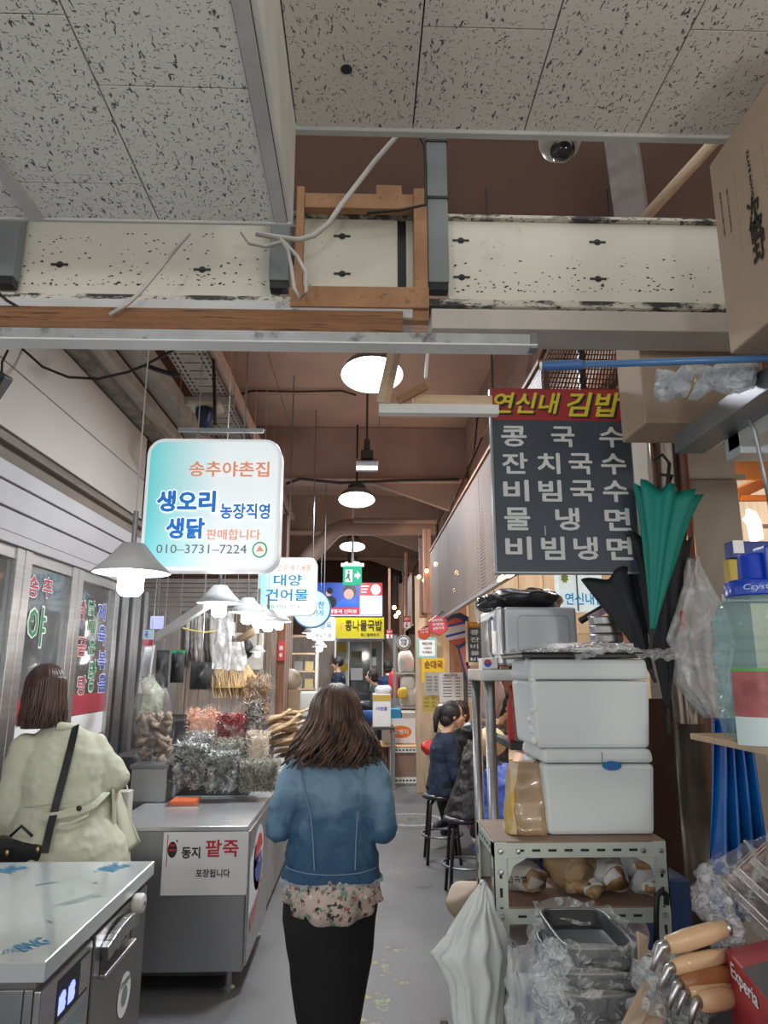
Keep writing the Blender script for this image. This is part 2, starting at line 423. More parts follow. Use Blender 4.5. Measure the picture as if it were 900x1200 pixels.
a = W(0, 212, Z=ZL - .006); b = W(42, 256, Z=ZL - .006)
obj('runner_bar', MB().bar(V(b.x, YE - .01, ZL - .006), V(b.x, -2, ZL - .006), .03, .012), M['trimpaint'], tr)
# ---- cream metal bulkhead
YB = 2.1
M['cream'] = mat('cream_metal', (.66, .635, .54), .5, .0, var=.04, vs=3, spots=[((.05, .045, .04), 60, .66, .02), ((.40, .38, .33), 4, .62, .2)])
M['cream_d'] = mat('cream_metal_stained', (.58, .55, .48), .5, .0, var=.05, vs=3, spots=[((.03, .03, .03), 7, .50, .08), ((.05, .05, .05), 40, .56, .03)], stretch=(1, 1, 3))
tb = struct('trim_2')
def panel(px0, px1, z0, z1, slots, Y=YB, m='cream', hole_px=()):
    a = W(px0, 300, Y=Y).x; b = W(px1, 300, Y=Y).x
    obj('panel', MB().bx(a, b, Y, Y + .03, z0, z1), M[m], tb, bev=.003)
    for (sx, sy) in slots:
        c = W(sx, sy, Y=Y); mm = MB()
        mm.lathe([(0, 0), (.012, 0), (.012, -.0025), (0, -.0025)], c, 10, (PI / 2, 0, 0)).box(c - V(0, .001, 0), (.055, .003, .007)); mm.v = [(x, y - .0005, z) for x, y, z in mm.v]
        obj('slot', mm, M['black'], tb)
zb = 2.80; zt = W(500, 258, Y=YB).z
panel(-60, 330, zb - .02, zt, [(70, 310), (237, 316), (-40, 310)])
panel(345, 466, zb + .02, zt, [(401, 277), (401, 321)])
panel(476, 522, zb + .02, zt, [])
panel(524, 960, zb - .01, zt, [(540, 282), (541, 325), (700, 284), (701, 327), (870, 284), (870, 327)])
obj('gap_strip', MB().bx(W(466, 300, Y=YB).x, W(476, 300, Y=YB).x, YB + .01, YB + .02, zb, zt), M['black'], tb)
obj('top_flange', MB().bx(-1.6, 1.7, YB - .02, YB + .05, zt, zt + .012), M['cream_d'], tb, bev=.002)
obj('bottom_flange', MB().bx(-1.6, 1.7, YB - .05, YB + .06, zb - .055, zb - .03), M['cream_d'], tb, bev=.004)
xs = W(505, 380, Y=2.02).x
obj('lower_ledge', MB().bx(-1.6, XF + .35, 2.0, 2.14, zb - .125, zb - .075), mat('grey_white_ledge', (.55, .56, .56), .5, var=.06, spots=((.03, .03, .03), 6, .6, .1)), tb, bev=.003)
obj('lower_ledge', MB().bx(xs, 1.8, 2.0, 2.14, W(700, 387, Y=2.0).z, W(700, 364, Y=2.0).z), mat('grey_white_ledge', (.54, .50, .45), .5, var=.06), tb, bev=.003)
# grey posts strapped to the bulkhead
for i, (px0, px1, py0, py1) in enumerate([(500, 524, 160, 337), (317, 340, 262, 335), (-6, 22, 262, 330)]):
    Y = 2.06; a = W(px0, (py0 + py1) / 2, Y=Y); b = W(px1, (py0 + py1) / 2, Y=Y); z1 = W(px0, py0, Y=Y).z; z0 = W(px0, py1, Y=Y).z
    t = thing('steel_post', ['tall grey steel post rising past the ceiling gap beside the wooden frame', 'short grey steel post under the corner of the low ceiling', 'short grey steel post at the left edge under the low ceiling'][i], 'post', V((a.x + b.x) / 2, Y, z0))
    obj('shaft', MB().bx(a.x, b.x, Y - .02, Y + .03, z0 + .01, z1 + .12), M['galv'], t, bev=.003)
    obj('foot', MB().bx(a.x + .003, b.x - .003, Y - .015, Y + .025, z0 - .015, z0 + .01), M['black'], t)
    if i == 0:
        for yy in (170, 236):
            zz = W(510, yy, Y=Y).z; obj('strap', MB().bx(a.x - .003, b.x + .003, Y - .024, Y + .034, zz - .004, zz + .004), M['black'], t)
# wooden frame hanging in the gap
Y = 2.02
def X_(px, py=300, Y=Y): return W(px, py, Y=Y).x
def Z_(px, py, Y=Y): return W(px, py, Y=Y).z
t = thing('wooden_frame', 'rough square timber frame nailed in the ceiling gap beside the grey post', 'frame', V(X_(420), Y, Z_(420, 357)))
def batten(x0, x1, y0, y1, Yf=Y, d=.035, m='timber', lab=None, par=None):
    a = W(x0, y1, Y=Yf); b = W(x1, y0, Y=Yf)
    return obj('batten', MB().bx(a.x, b.x, Yf, Yf + d, a.z, b.z).jitter(.003, 9), M[m], par or t, bev=.002)
batten(344, 357, 218, 352)
batten(486, 500, 221, 340)
batten(357, 487, 228, 243, Y + .005)
batten(441, 471, 217, 229, Y + .02)
batten(340, 503, 337, 358, Y - .03)
batten(425, 503, 357, 374, Y - .01)
# wide wood beam and aluminium rail under the bulkhead
Y = 1.98
a = W(-80, 380, Y=Y); b = W(472, 380, Y=Y)
tag(obj('timber_beam', MB().bx(a.x, b.x, Y, Y + .04, Z_(200, 393), Z_(200, 368)).jitter(.002, 4), M['timber_x'], bev=.003), 'long stained brown timber beam crossing above the aisle, below the cream panels', 'beam')
a = W(-80, 400, Y=Y); b = W(628, 400, Y=Y)
t = thing('aluminium_rail', 'long grime spotted aluminium rail crossing above the aisle under the timber beam', 'rail', V(a.x, Y, Z_(300, 408)))
z0 = Z_(300, 408); z1 = Z_(300, 396)
obj('web', MB().bx(a.x, b.x, Y - .01, Y + .045, z0, z1), M['alu'], t, bev=.002)
obj('lip', MB().bx(a.x, b.x, Y - .016, Y + .05, z0 - .006, z0 - .001), M['white'], t)
obj('end_bracket', MB().bx(b.x - .02, b.x + .004, Y - .013, Y + .03, z0 - .012, z1 + .004), M['steel_dark'], t, bev=.002)
# second small rail + pine offcuts left of the menu board
Y = 2.45
t = thing('short_rail', 'short pale metal rail with pine blocks on it, left of the hanging menu board', 'rail', W(510, 480, Y=Y))
p0 = W(444, 480, Y=Y); p1 = W(585, 480, Y=Y)
obj('web', MB().bx(p0.x, p1.x, Y, Y + .04, Z_(500, 484, Y), Z_(500, 473, Y)), M['white'], t, bev=.002)
obj('batten', MB().bar(W(449, 472, Y=Y), W(463, 408, Y=Y - .05), .03, .045).jitter(.002), M['pine'], t, bev=.002)
obj('batten', MB().bx(W(485, 465, Y=Y).x, W(580, 465, Y=Y).x, Y + .045, Y + .08, Z_(520, 474, Y), Z_(520, 457, Y)).jitter(.003, 8), M['pine'], t, bev=.003)
obj('batten', MB().bar(W(466, 470, Y=Y), W(500, 452, Y=Y), .02, .03), M['timber'], t, bev=.003)
obj('hanger', MB().bar(W(499, 443, Y=Y + .3), W(503, 385, Y=Y + .3), .012, .012), M['white'], t)
# ---- cavity and high roof
struct('wall_upper', MB().bx(-1.8, 3.2, 2.75, 2.82, 3.35, 5.0), M['darkbrown'])
ZT = 4.8
roof = struct('trim_3')
for i in range(9):
    y0 = 2.8 + i * 1.72
    for j, (xa, xb) in enumerate([(-3.4, -2.2), (-2.2, -1.0), (-1.0, .2), (.2, 1.4)]):
        obj('roof_board', MB().bx(xa + .004, xb - .004, y0 + .004, y0 + 1.716, ZT, ZT + .02), M['roofbrown'], roof)
obj('backing', MB().bx(-3.4, 1.4, 2.8, 18.3, ZT + .02, ZT + .05), M['darkbrown'], roof)
def beamy(y, z0, th=.28):
    xm = [-3.2, 1.38]
    obj('cross_beam', MB().bx(xm[0], xm[1], y, y + th, z0, ZT), M['roofbeam'], roof, bev=.01)
    obj('beam_flange', MB().bx(xm[0], xm[1], y - .06, y + th + .06, z0 - .025, z0), M['roofbeam'], roof, bev=.004)
    # sloping haunches either side
    for sx, x in ((1, xm[1]), (-1, xm[0])):
        pl = Plane((x, y + th / 2 + .05, z0 - .45), (-sx, 0, 0), (0, 0, 1)); m_ = MB(); pl.poly(m_, [(0, 0), (.06, 0), (1.3, .44), (0, .44)], -.05, .05)
        obj('haunch', m_, M['roofbeam'], roof)
beamy(9.1, 4.08); beamy(13.0, 4.12); beamy(16.4, 4.15)
obj('side_beam', MB().bx(1.36, 1.52, 2.85, 18, 4.25, ZT), M['roofbeam'], roof)
obj('side_beam', MB().bx(1.40, 1.48, 2.85, 18, 3.35, 4.27), M['roofbrown'], roof)
obj('side_beam', MB().bx(-3.4, -3.25, 2.85, 18, 2.0, ZT), M['darkbrown'], roof)
for y in (6.4, 9.3, 13.2):
    obj('knee_brace', MB().bar(V(1.42, y, 3.2), V(1.42, y - 1.4, 4.7), .12, .10), M['roofbeam'], roof)
# conduits under the roof
cab = lambda name, pts, r, m, label, cat='cable', group=None: tag(obj(name, MB().path(pts, r, 6), M[m], smooth=True), label, cat, group)
def sag(p0, p1, d, n=12, wob=0, seed=0):
    p0 = Vector(p0); p1 = Vector(p1)
    return [p0.lerp(p1, k / n) + V(0, 0, -d * 4 * (k / n) * (1 - k / n)) + noise.noise_vector(Vector((k * .6, seed, 0))) * wob for k in range(n + 1)]
M['brownwire'] = mat('brown_wire', (.10, .04, .025), .7)
cab('conduit', [W(x, y, Z=4.77) for x, y in ((281, 462), (296, 458), (345, 459), (400, 458), (417, 463))], .012, 'brownwire', 'thin brown conduit running across the roof boards behind the first bay lamp', 'conduit')
cab('conduit', [W(x, y, Y=8.9) for x, y in ((335, 567), (352, 561), (398, 566), (470, 563), (538, 562))], .02, 'dark', 'dark cable bundle strung along the first roof beam', 'cable')
cab('roof_pipe', [W(x, y, Y=10.5) for x, y in ((345, 672), (365, 650), (392, 622), (403, 618), (510, 618))], .13, 'roofbeam', 'thick brown painted duct bending down to the left under the roof', 'pipe')
cab('roof_pipe', [W(x, y, Y=10.2) for x, y in ((414, 610), (512, 611))], .04, 'roofbeam', 'thin brown pipe running just above the thick bent duct', 'pipe')
cab('tan_pipe', [W(755, 256, Y=2.5), W(838, 165, Y=2.3)], .022, 'pine', 'tan pipe slanting up behind the cream panel near the carton', 'pipe')
tag(obj('grey_duct', MB().bar(W(742, 265, Y=2.6), W(722, 120, Y=2.5), .125, .08), mat('dusty_duct', (.30, .27, .26), .7, var=.2, vs=12), bev=.004), 'dusty grey square duct rising behind the cream panel right of the dome camera', 'duct')
# white cables looping at the frame
cab('white_cable', [W(x, y, Y=1.95) for x, y in ((480, 142), (462, 163), (440, 188), (420, 214), (400, 240), (385, 262), (368, 276), (350, 281), (325, 278), (300, 274))], .008, 'cable_white', 'pale cable swooping from the ceiling edge down to the corner of the low ceiling')
cab('white_cable', [W(x, y, Y=1.92) for x, y in ((283, 272), (292, 285), (312, 289), (332, 283), (348, 300), (359, 320), (359, 342), (352, 350), (345, 338), (341, 310), (337, 292), (328, 280))], .006, 'cable_white', 'pale looped cable hanging over the left post of the wooden frame')
cab('white_cable', [W(x, y, Y=1.95) for x, y in ((222, 273), (205, 293), (185, 318), (165, 342), (150, 356), (128, 369))], .006, 'cable_white', 'pale cable slanting across the left cream panel')
cab('black_cable', [W(x, y, Y=1.93) for x, y in ((482, 138), (484, 150), (492, 160), (498, 172), (499, 200), (499, 240), (470, 246), (430, 250))], .005, 'cable_black', 'dark cables running down the tall grey post from the ceiling edge')
cab('black_cable', [W(x, y, Y=2.0) for x, y in ((-5, 340), (8, 352), (25, 362), (50, 370), (80, 372))], .005, 'cable_black', 'dark cable sagging under the left end of the cream panel')
# ---- camera dome
c = W(656, 166, Y=1.75); r = .055
t = thing('dome_camera', 'white dome security camera with smoked glass under the ceiling edge', 'security camera', c)
obj('housing', MB().lathe([(.055, .03), (.060, .02), (.060, -.005), (.050, -.03), (.03, -.04)], c, 28), mat('camera_white', (.62, .60, .55), .35), t, smooth=True)
obj('lens_dome', MB().ball(c - V(-.002, .012, .036), .036, 20, 14), mat('smoked_dome', (.02, .018, .02), .06, coat=1), t, smooth=True)
obj('mount', MB().bx(c.x - .05, c.x + .05, YE, c.y + .02, c.z + .02, c.z + .045), M['white'], t, bev=.004)
# ================================================================== LEFT FACADE
XW = -2.0
wl = struct('wall_left')
M['board'] = mat('painted_board', (.52, .49, .46), .7, var=.06, vs=.8, spots=((.16, .13, .11), 2.5, .68, .1))
def zx(px, py, X=XW): return W(px, py, X=X).z
def yx(px, py=700, X=XW): return W(px, py, X=X).y
za = zx(0, 497); zc = zx(75, 410); YEND = 6.35
obj('sign_board', MB().bx(XW - .05, XW, -1, YEND, za, (za + zc) / 2 - .02), M['board'], wl, bev=.003)
obj('sign_board', MB().bx(XW - .05, XW, -1, YEND, (za + zc) / 2 - .012, zc), M['board'], wl, bev=.003)
M['dirtysteel'] = mat('dirty_steel_beam', (.17, .138, .115), .6, .2, var=.2, vs=2, spots=((.03, .025, .02), 3, .6, .1), stretch=(3, .4, 3))
zd = zx(0, 540)
obj('ledge_beam', MB().bx(XW - .05, XW + .02, -1, YEND, zd, za - .03).bx(XW - .05, XW + .06, -1, YEND, zd + .09, zd + .12), M['dirtysteel'], wl, bev=.004)
ze = zx(0, 615)
M['shutter'] = mat('shutter_grey', (.42, .42, .44), .5, .3, var=.05, vs=2)
m_ = MB(); z = zd
for k, h in enumerate([.1, .012, .13, .012, .12, .06]):
    m_.bx(XW - .05, XW + (.012 if h < .02 else .04), -1, YEND, z - h + .002, z); z -= h
obj('shutter_box', m_, M['shutter'], wl, bev=.003)
zg = z
# gutter mouldings above the board
M['weathered'] = mat('weathered_white', (.40, .375, .345), .7, var=.12, vs=5, spots=((.08, .07, .06), 12, .66, .08))
obj('gutter', MB().bx(XW - .02, XW + .10, 2.3, 8.2, zc + .02, zc + .10), mat('grimy_gutter', (.22, .20, .18), .7, var=.3, vs=9), wl, bev=.01)
obj('gutter', MB().bx(XW + .05, XW + .19, 2.3, 8.2, zc + .08, zc + .20), M['weathered'], wl, bev=.02)
obj('gutter', MB().bx(XW + .14, XW + .32, 2.3, 7.6, zc + .26, zc + .42), M['weathered'], wl, bev=.01)
obj('upper_board', MB().bx(XW - .1, XW - .05, -1, 18, zc, ZT), M['darkbrown'], wl)
obj('upper_side', MB().bx(XW - 1.45, XW - .1, 2.2, 2.3, 2.4, ZT), M['darkbrown'], wl)
# glass doors
M['glassdark'] = mat('dark_shop_glass', (.105, .11, .115), .08, 0, var=.4, vs=2.2, coat=.5)
M['redband'] = mat('red_window_band', (.42, .035, .06), .35, coat=.3)
PZ = Plane((XW, 0, 0), (0, 1, 0), (0, 0, 1))   # u = world y, v = world z
edges = []
def doorpane(n, ya, yb):
    d = struct('door_%d' % n)
    fr = MB()
    for y, wd in ((ya, .045), (yb, .045)):
        fr.bx(XW - .02, XW + .025, y - wd, y + wd, 0, zg)
    obj('door_frame', fr, M['steel'], d, bev=.004)
    obj('top_rail', MB().bx(XW - .02, XW + .015, ya + .04, yb - .04, zg - .07, zg - .001), M['steel'], d, bev=.004)
    obj('bottom_rail', MB().bx(XW - .02, XW + .015, ya + .04, yb - .04, 0, .75), M['steel'], d, bev=.004)
    obj('pane', MB().bx(XW - .012, XW - .006, ya + .045, yb - .045, .75, zg - .07), M['glassdark'], d)
    zr = 1.44
    m2 = MB(); PZ.rect(m2, ya + .045, yb - .045, zr - .14, zr, -.006, -.004); obj('red_band', m2, M['redband'], d)
    m2 = MB(); PZ.rect(m2, ya + .045, yb - .045, zr - .3, zr - .145, -.006, -.004); obj('notice_strip', m2, M['paper'], d)
    return d
ys = [yx(-260), yx(20), yx(86), yx(137)]
doors = [doorpane(i + 1, ys[i] + (.05 if i else 0), ys[i + 1] - .05) for i in range(3)]
m3 = MB()
for dy, wdt, o_ in ((.1, .035, .03), (.22, .05, .015), (.36, .04, .035), (.52, .06, .02), (.7, .05, .035)):
    m3.bx(XW - .02, XW + o_, ys[3] + dy - wdt, ys[3] + dy + wdt, 0, zg)
obj('frame_post', m3, M['steel_dark'], wl, bev=.004)
obj('jamb', MB().bx(XW - .06, XW - .015, ys[3], YEND + .1, 0, zg), M['dark'], wl)
def glass_text(parent, ch, px0, px1, py0, py1, m, X=XW - .004):
    a = W(px0, (py0 + py1) / 2, X=X); b = W(px1, (py0 + py1) / 2, X=X); mx = (px0 + px1) / 2
    t_ = W(mx, py0, X=X).z; b_ = W(mx, py1, X=X).z
    pl = Plane((X, a.y, b_), (0, b.y - a.y, 0), (0, 0, t_ - b_))
    o = MB(); pl.text(o, ch, 0, 1, 0, 1, .075, lift=.001); obj('lettering_outline', o, M['lit_white'], parent)
    o = MB(); pl.text(o, ch, .06, .94, .05, .95, .025, lift=.0022); obj('lettering', o, m, parent)
M['lit_white'] = mat('letter_white', (.8, .82, .82), .5)
M['let_red'] = mat('letter_red', (.42, .02, .05), .5); M['let_green'] = mat('letter_green', (.02, .25, .09), .5); M['let_blue'] = mat('letter_blue', (.02, .06, .5), .5)
glass_text(doors[1], '송', 31, 46, 673, 701, M['let_red']); glass_text(doors[1], '추', 49, 62, 676, 702, M['let_red'])
glass_text(doors[1], '야', 31, 54, 708, 760, M['let_green'])
for ch, y0, y1 in (('닭', 702, 727), ('곰', 746, 770), ('탕', 791, 815)): glass_text(doors[2], ch, 90, 101, y0, y1, M['let_red'])
for ch, y0, y1 in (('닭', 703, 722), ('매', 725, 744), ('운', 749, 768), ('탕', 772, 812)): glass_text(doors[2], ch, 103, 112, y0, y1, M['let_green'])
for ch, y0, y1 in (('제', 706, 728), ('육', 732, 757), ('볶', 762, 785), ('음', 789, 812)): glass_text(doors[2], ch, 114, 124, y0, y1, M['let_blue'])
# black loudspeaker at the top left + cables
c = W(2, 447, Y=3.0)
t = thing('loudspeaker', 'small black loudspeaker hung at the left edge above the shutter box', 'speaker', c)
obj('cabinet', MB().box(c + V(-.05, 0, 0), (.12, .12, .12), (.3, .5, .3)), M['black'], t, bev=.01)
obj('bracket', MB().path([c, c + V(-.02, .02, .10), c + V(0, .02, .16)], .006, 6), M['black'], t)
cab('black_cable', [W(x, y, Y=3.9) for x, y in ((22, 405), (50, 430), (80, 442), (115, 444), (150, 436), (170, 428), (200, 412), (215, 405))], .008, 'cable_black', 'black cable sagging in front of the painted board on the left')
cab('black_cable', [W(x, y, Y=4.4) for x, y in ((170, 428), (183, 433), (200, 438), (212, 440))], .016, 'cable_black', 'short thick black cable running to the perforated cable tray')
# cable tray
M['traymetal'] = mat('cable_tray_metal', (.52, .50, .46), .5, .35, var=.08)
XT0, XT1 = -1.62, -1.28; 
zt0 = W(192, 410, X=XT0).z
c = V(XT0, 4, zt0)
t = thing('cable_tray', 'long pale perforated metal cable tray running under the roof on the left', 'cable tray', c)
obj('tray_bed', MB().bx(XT0, XT1, 2.9, 12, zt0, zt0 + .004).bx(XT0, XT0 + .006, 2.9, 12, zt0, zt0 + .09).bx(XT1 - .006, XT1, 2.9, 12, zt0, zt0 + .09), M['traymetal'], t)
sl = MB()
for k in range(70):
    y = 4.4 + k * .085
    for xx in (.03, .075, .27, .315):
        sl.box((XT0 + xx, y, zt0 - .0008), (.018, .045, .002))
    if k % 2 == 0: sl.box(((XT0 + XT1) / 2, y, zt0 - .0008), (.13, .015, .002))
obj('slot_row', sl, M['black'], t, kind='stuff')
for y in (6.3, 7.6): obj('cross_bracket', MB().bx(XT0 - .06, XT1 + .06, y, y + .05, zt0 - .10, zt0 - .02), M['traymetal'], t, bev=.004)
obj('cable_bundle', MB().path([V(XT1 + .06, 3.0, zt0 + .03), V(XT1 + .06, 12, zt0 + .03)], .05, 8), M['roofbeam'], t)
# blue socket unit below the tray
c = W(240, 488, Y=5.6)
t = thing('power_socket', 'dark blue industrial socket hanging below the cable tray, above the big lit sign', 'socket', c)
obj('plate', MB().box(c + V(0, .05, .10), (.26, .2, .04)), M['cream'], t, bev=.01)
obj('socket_body', MB().lathe([(.055, .07), (.08, .06), (.075, .0), (.055, -.05), (.05, -.1)], c, 16), mat('navy_plastic', (.02, .03, .08), .4), t, smooth=True)
obj('strap_frame', MB().box(c + V(.06, 0, -.14), (.4, .04, .03)), M['steel'], t)
obj('cable', MB().path([W(250, 408, Y=5.5), W(251, 450, Y=5.5), W(252, 498, Y=5.5)], .014, 6), M['cable_black'], t)
# black mould flecks gathered along the lower edge of the cream panels
rn = random.Random(77)
for k, (px0, px1) in enumerate(((24, 318), (528, 835))):
    m_ = MB()
    for i in range(170):
        px = rn.uniform(px0, px1); v = rn.random() ** 2.6; py = 334 + (8 if px > 400 else 0) - v * 42 if rn.random() < .8 else 274 + rn.random() ** 2 * 22
        if px > 400 and py < 300: continue
        c = W(px, py, Y=YB); r = rn.uniform(.0015, .005); P_ = Plane((c.x, YB, c.z), (1, 0, 0), (0, 0, 1))
        P_.poly(m_, [(math.cos(a) * r * rn.uniform(.6, 1.8), math.sin(a) * r * rn.uniform(.3, .9)) for a in (0, 1.2, 2.4, 3.6, 4.9)], .0003, .0008)
    obj('mould_flecks', m_, M['ink'], tb, kind='stuff')
# ================================================================== FREEZERS AND FRIDGES
M['topfilm'] = mat('film_covered_steel', (.62, .68, .70), .16, .35, var=.03, vs=2, coat=.4)
M['printblue'] = mat('film_print_blue', (.05, .28, .50), .5)
M['printgrey'] = mat('film_print_grey', (.22, .28, .30), .5)
ZF = .8
fr = W(176, 1009, Z=ZF); nr = W(62, 1127, Z=ZF)
XR = (fr.x + nr.x) / 2; y0 = nr.y; y1 = fr.y; xl = -1.93
t = thing('chest_freezer', 'nearest steel worktop freezer with protective film still on its top', 'freezer', V((XR + xl) / 2, (y0 + y1) / 2, 0))
obj('worktop', MB().bx(xl, XR, y0, y1, ZF - .055, ZF), M['topfilm'], t, bev=.004)
M['steelbody'] = mat('freezer_side_steel', (.27, .265, .265), .3, .8, var=.1, vs=1.5, bump=.03, bs=10, spots=((.40, .16, .08), 3.0, .70, .06))
obj('body', MB().bx(xl + .02, XR - .03, y0 + .02, y1 - .02, .12, ZF - .055), M['steelbody'], t, bev=.004)
xs_ = XR - .03
obj('front_panel', MB().bx(xl + .02, W(25, 1170, Y=y0).x, y0 + .008, y0 + .022, .14, ZF - .075), M['steel_dark'], t, bev=.003)
obj('front_panel', MB().bx(W(26, 1170, Y=y0).x, xs_ - .002, y0 + .008, y0 + .022, .14, ZF - .075), M['steel_dark'], t, bev=.003)
ydoor = W(104, 1110, X=xs_).y
dr = obj('door', MB().bx(xs_, xs_ + .022, ydoor, y1 - .06, .16, ZF - .075), M['steelbody'], t, bev=.004)
ya, yb = W(110, 1110, X=xs_).y, W(148, 1080, X=xs_).y
ya += .01
obj('recess', MB().bx(xs_ + .02, xs_ + .024, ya, yb, .575, .675), M['black'], dr)
hp = [V(xs_ + .035 + .012 * math.sin(PI * k / 10), ya + (yb - ya) * k / 10, .645 + .035 * math.sin(PI * k / 10)) for k in range(11)]
m_ = MB()
for a, b in zip(hp[:-1], hp[1:]): m_.bar(a, b, .03, .05)
m_.bx(xs_ + .02, xs_ + .045, ya, yb, .565, .58)
obj('handle', m_, M['steel'], dr, bev=.003)
PX_ = Plane((xs_ + .024, 0, 0), (0, 1, 0), (0, 0, 1))
m_ = MB(); PX_.disc(m_, ya + .30, .40, .075, .075, 0, .001); lg = obj('logo_disc', m_, M['paper'], dr)
m_ = MB(); PX_.disc(m_, ya + .30, .395, .035, .035, .001, .002); PX_.text(m_, 'COOLING', ya + .245, ya + .355, .435, .455, .02, lift=.003); obj('lettering', m_, M['printgrey'], dr)
ydp0 = y0 + .01; ydp1 = ydoor - .02
cp = obj('control_panel', MB().bx(xs_, xs_ + .02, ydp0, ydp1, .30, ZF - .08), M['steel'], t, bev=.004)
PC = Plane((xs_ + .0205, 0, 0), (0, 1, 0), (0, 0, 1)); L_ = ydp1 - ydp0
m_ = MB(); PC.rect(m_, ydp0 + L_ * .30, ydp0 + L_ * .93, .58, .70); obj('display_window', m_, M['black'], cp)
m_ = MB()
for k in range(2): PC.text(m_, '8', ydp0 + L_ * (.34 + .18 * k), ydp0 + L_ * (.47 + .18 * k), .60, .66, .04, lift=.002)
for k in range(2): PC.rect(m_, ydp0 + L_ * (.34 + .18 * k), ydp0 + L_ * (.46 + .18 * k), .60, .65, .001, .0016)
obj('display_digits', m_, mat('led_blue', (.12, .16, .9), .4, emit=2.2, ecol=(.18, .22, 1)), cp)
m_ = MB(); PC.rect(m_, ydp0 + L_ * .74, ydp0 + L_ * .92, .59, .69, .001, .002); obj('button_panel', m_, M['steel'], cp)
m_ = MB(); PC.rect(m_, ydp0 + L_ * .35, ydp0 + L_ * .85, .50, .56, 0, .001); obj('name_plate', m_, M['printgrey'], cp)
yk = W(168, 1043, X=XR + .02).y
kn = obj('cable_reel', MB().lathe([(.0, -.02), (.034, -.02), (.036, -.01), (.036, .016), (.03, .024), (0, .024)], V(XR + .012, yk - .03, .705), 20, (0, PI / 2, 0)), mat('ivory_plastic', (.68, .68, .62), .4), t, smooth=True, bev=.002)
obj('screw', MB().lathe([(0, 0), (.008, 0), (.008, .006), (0, .006)], V(XR + .034, yk - .03, .705), 10, (0, PI / 2, 0)), M['steel_dark'], kn)
obj('cord', MB().path([V(XR - .005, yk - .05, .70), V(XR - .004, yk - .08, .60), V(XR - .004, yk - .14, .64), V(XR - .004, yk - .2, .60)], .003, 6), M['cable_white'], t)
for xx in (xl + .08, XR - .1):
    for yy in (y0 + .08, y1 - .1): obj('leg', MB().lathe([(.03, 0), (.03, .02), (.018, .03), (.018, .12)], V(xx, yy, 0), 12), M['black'], t)
PT = Plane((0, 0, ZF), (1, 0, 0), (0, 1, 0))
def toptext(m_, s, px0, py0, px1, py1, h, bold=.02, shear=.3):
    a = W(px0, py0, Z=ZF); b = W(px1, py1, Z=ZF); U = b - a; Vv = V(-U.y, U.x, 0).normalized() * h
    put_text(m_, s, a, U, Vv, bold, shear, .0012)
m_ = MB()
for a_ in (('BNG', 28, 1116, 63, 1104, .075, .02), ('BNG', 12, 1024, 36, 1016, .10, .02), ('BNG', 133, 1022, 156, 1014, .10, .02), ('STEEL', 2, 1119, 28, 1114, .035, 0), ('STEEL', 110, 1023, 131, 1020, .035, 0)):
    m_ = MB(); toptext(m_, *a_); obj('film_lettering', m_, M['printblue'], t)
for a_ in (('STAINLESS STEEL', 72, 1063, 120, 1050, .045, 0), ('———', 42, 1038, 66, 1034, .01, .02), ('✓', 62, 1082, 66, 1080, .04, .02), ('✓', 112, 1036, 120, 1034, .04, .02)):
    m_ = MB(); toptext(m_, *a_); obj('film_lettering', m_, M['printgrey'], t)

# second fridge with paper notice
f0 = W(292, 968, Z=.8); f1 = W(313, 936, Z=.8)
xr = (f0.x + f1.x) / 2; yF = f0.y; yB = f1.y + .05; xl2 = W(118, 1040, Y=yF).x
t = thing('steel_fridge', 'low steel fridge in the aisle with a white paper notice on its front', 'fridge', V((xl2 + xr) / 2, (yF + yB) / 2, 0))
M['sb2'] = mat('fridge_front_steel', (.34, .35, .365), .38, .8, var=.08, vs=1.2, bump=.03, bs=6, spots=((.55, .56, .58), 2.4, .66, .12))
obj('top_plate', MB().bx(xl2, xr, yF, yB, .775, .80), mat('fridge_top_steel', (.62, .63, .65), .28, .7, var=.05, vs=4, bump=.05, bs=20), t, bev=.004)
obj('body', MB().bx(xl2, xr - .005, yF + .006, yB, .10, .775), M['sb2'], t, bev=.006)
obj('side_door', MB().bx(xr - .006, xr + .01, yF + .03, yB - .04, .12, .77), M['steel'], t, bev=.005)
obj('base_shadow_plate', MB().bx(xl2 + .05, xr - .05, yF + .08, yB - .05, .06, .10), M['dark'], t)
for xx, yy in ((xl2 + .06, yF + .07), (xr - .08, yF + .06), (xr - .05, yB - .06), (xl2 + .06, yB - .06)):
    obj('leg', MB().lathe([(.035, 0), (.035, .015), (.018, .025), (.018, .11)], V(xx, yy, 0), 12), M['steel_dark'], t)
# Pepsi-like emblem exactly as a round red white blue disc on the side door
PS = Plane((xr + .0105, 0, 0), (0, 1, 0), (0, 0, 1)); cy, cz = (yF + yB) / 2 - .05, .56
m_ = MB(); PS.disc(m_, cy, cz, .20, .17, 0, .001, 32); PS.poly(m_, [(yF + .05, .60), (cy - .12, .66), (cy + .1, .38), (yF + .05, .34)], 0, .001); d_ = obj('emblem_white', m_, mat('decal_pale', (.7, .77, .84), .4), t)
m_ = MB(); PS.disc(m_, cy, cz, .15, .125, .001, .002, 24, .35, PI - .1); obj('emblem_red', m_, mat('decal_red', (.6, .05, .05), .4), t)
m_ = MB(); PS.disc(m_, cy, cz, .15, .125, .001, .002, 24, PI + .25, 2 * PI - .3); PS.text(m_, 'PEPSI', cy - .1, cy + .1, cz - .03, cz + .02, .04, .2, .003); obj('emblem_blue', m_, mat('decal_blue', (.03, .09, .42), .4), t)
pts = [(cy - .26 + .5 * k / 12, .30 + .36 * (k / 12) ** 2.2) for k in range(13)]
m_ = MB(); PS.poly(m_, pts + [(u, v - .05) for u, v in reversed(pts)], .001, .002); obj('swoosh', m_, M['redband'], t)
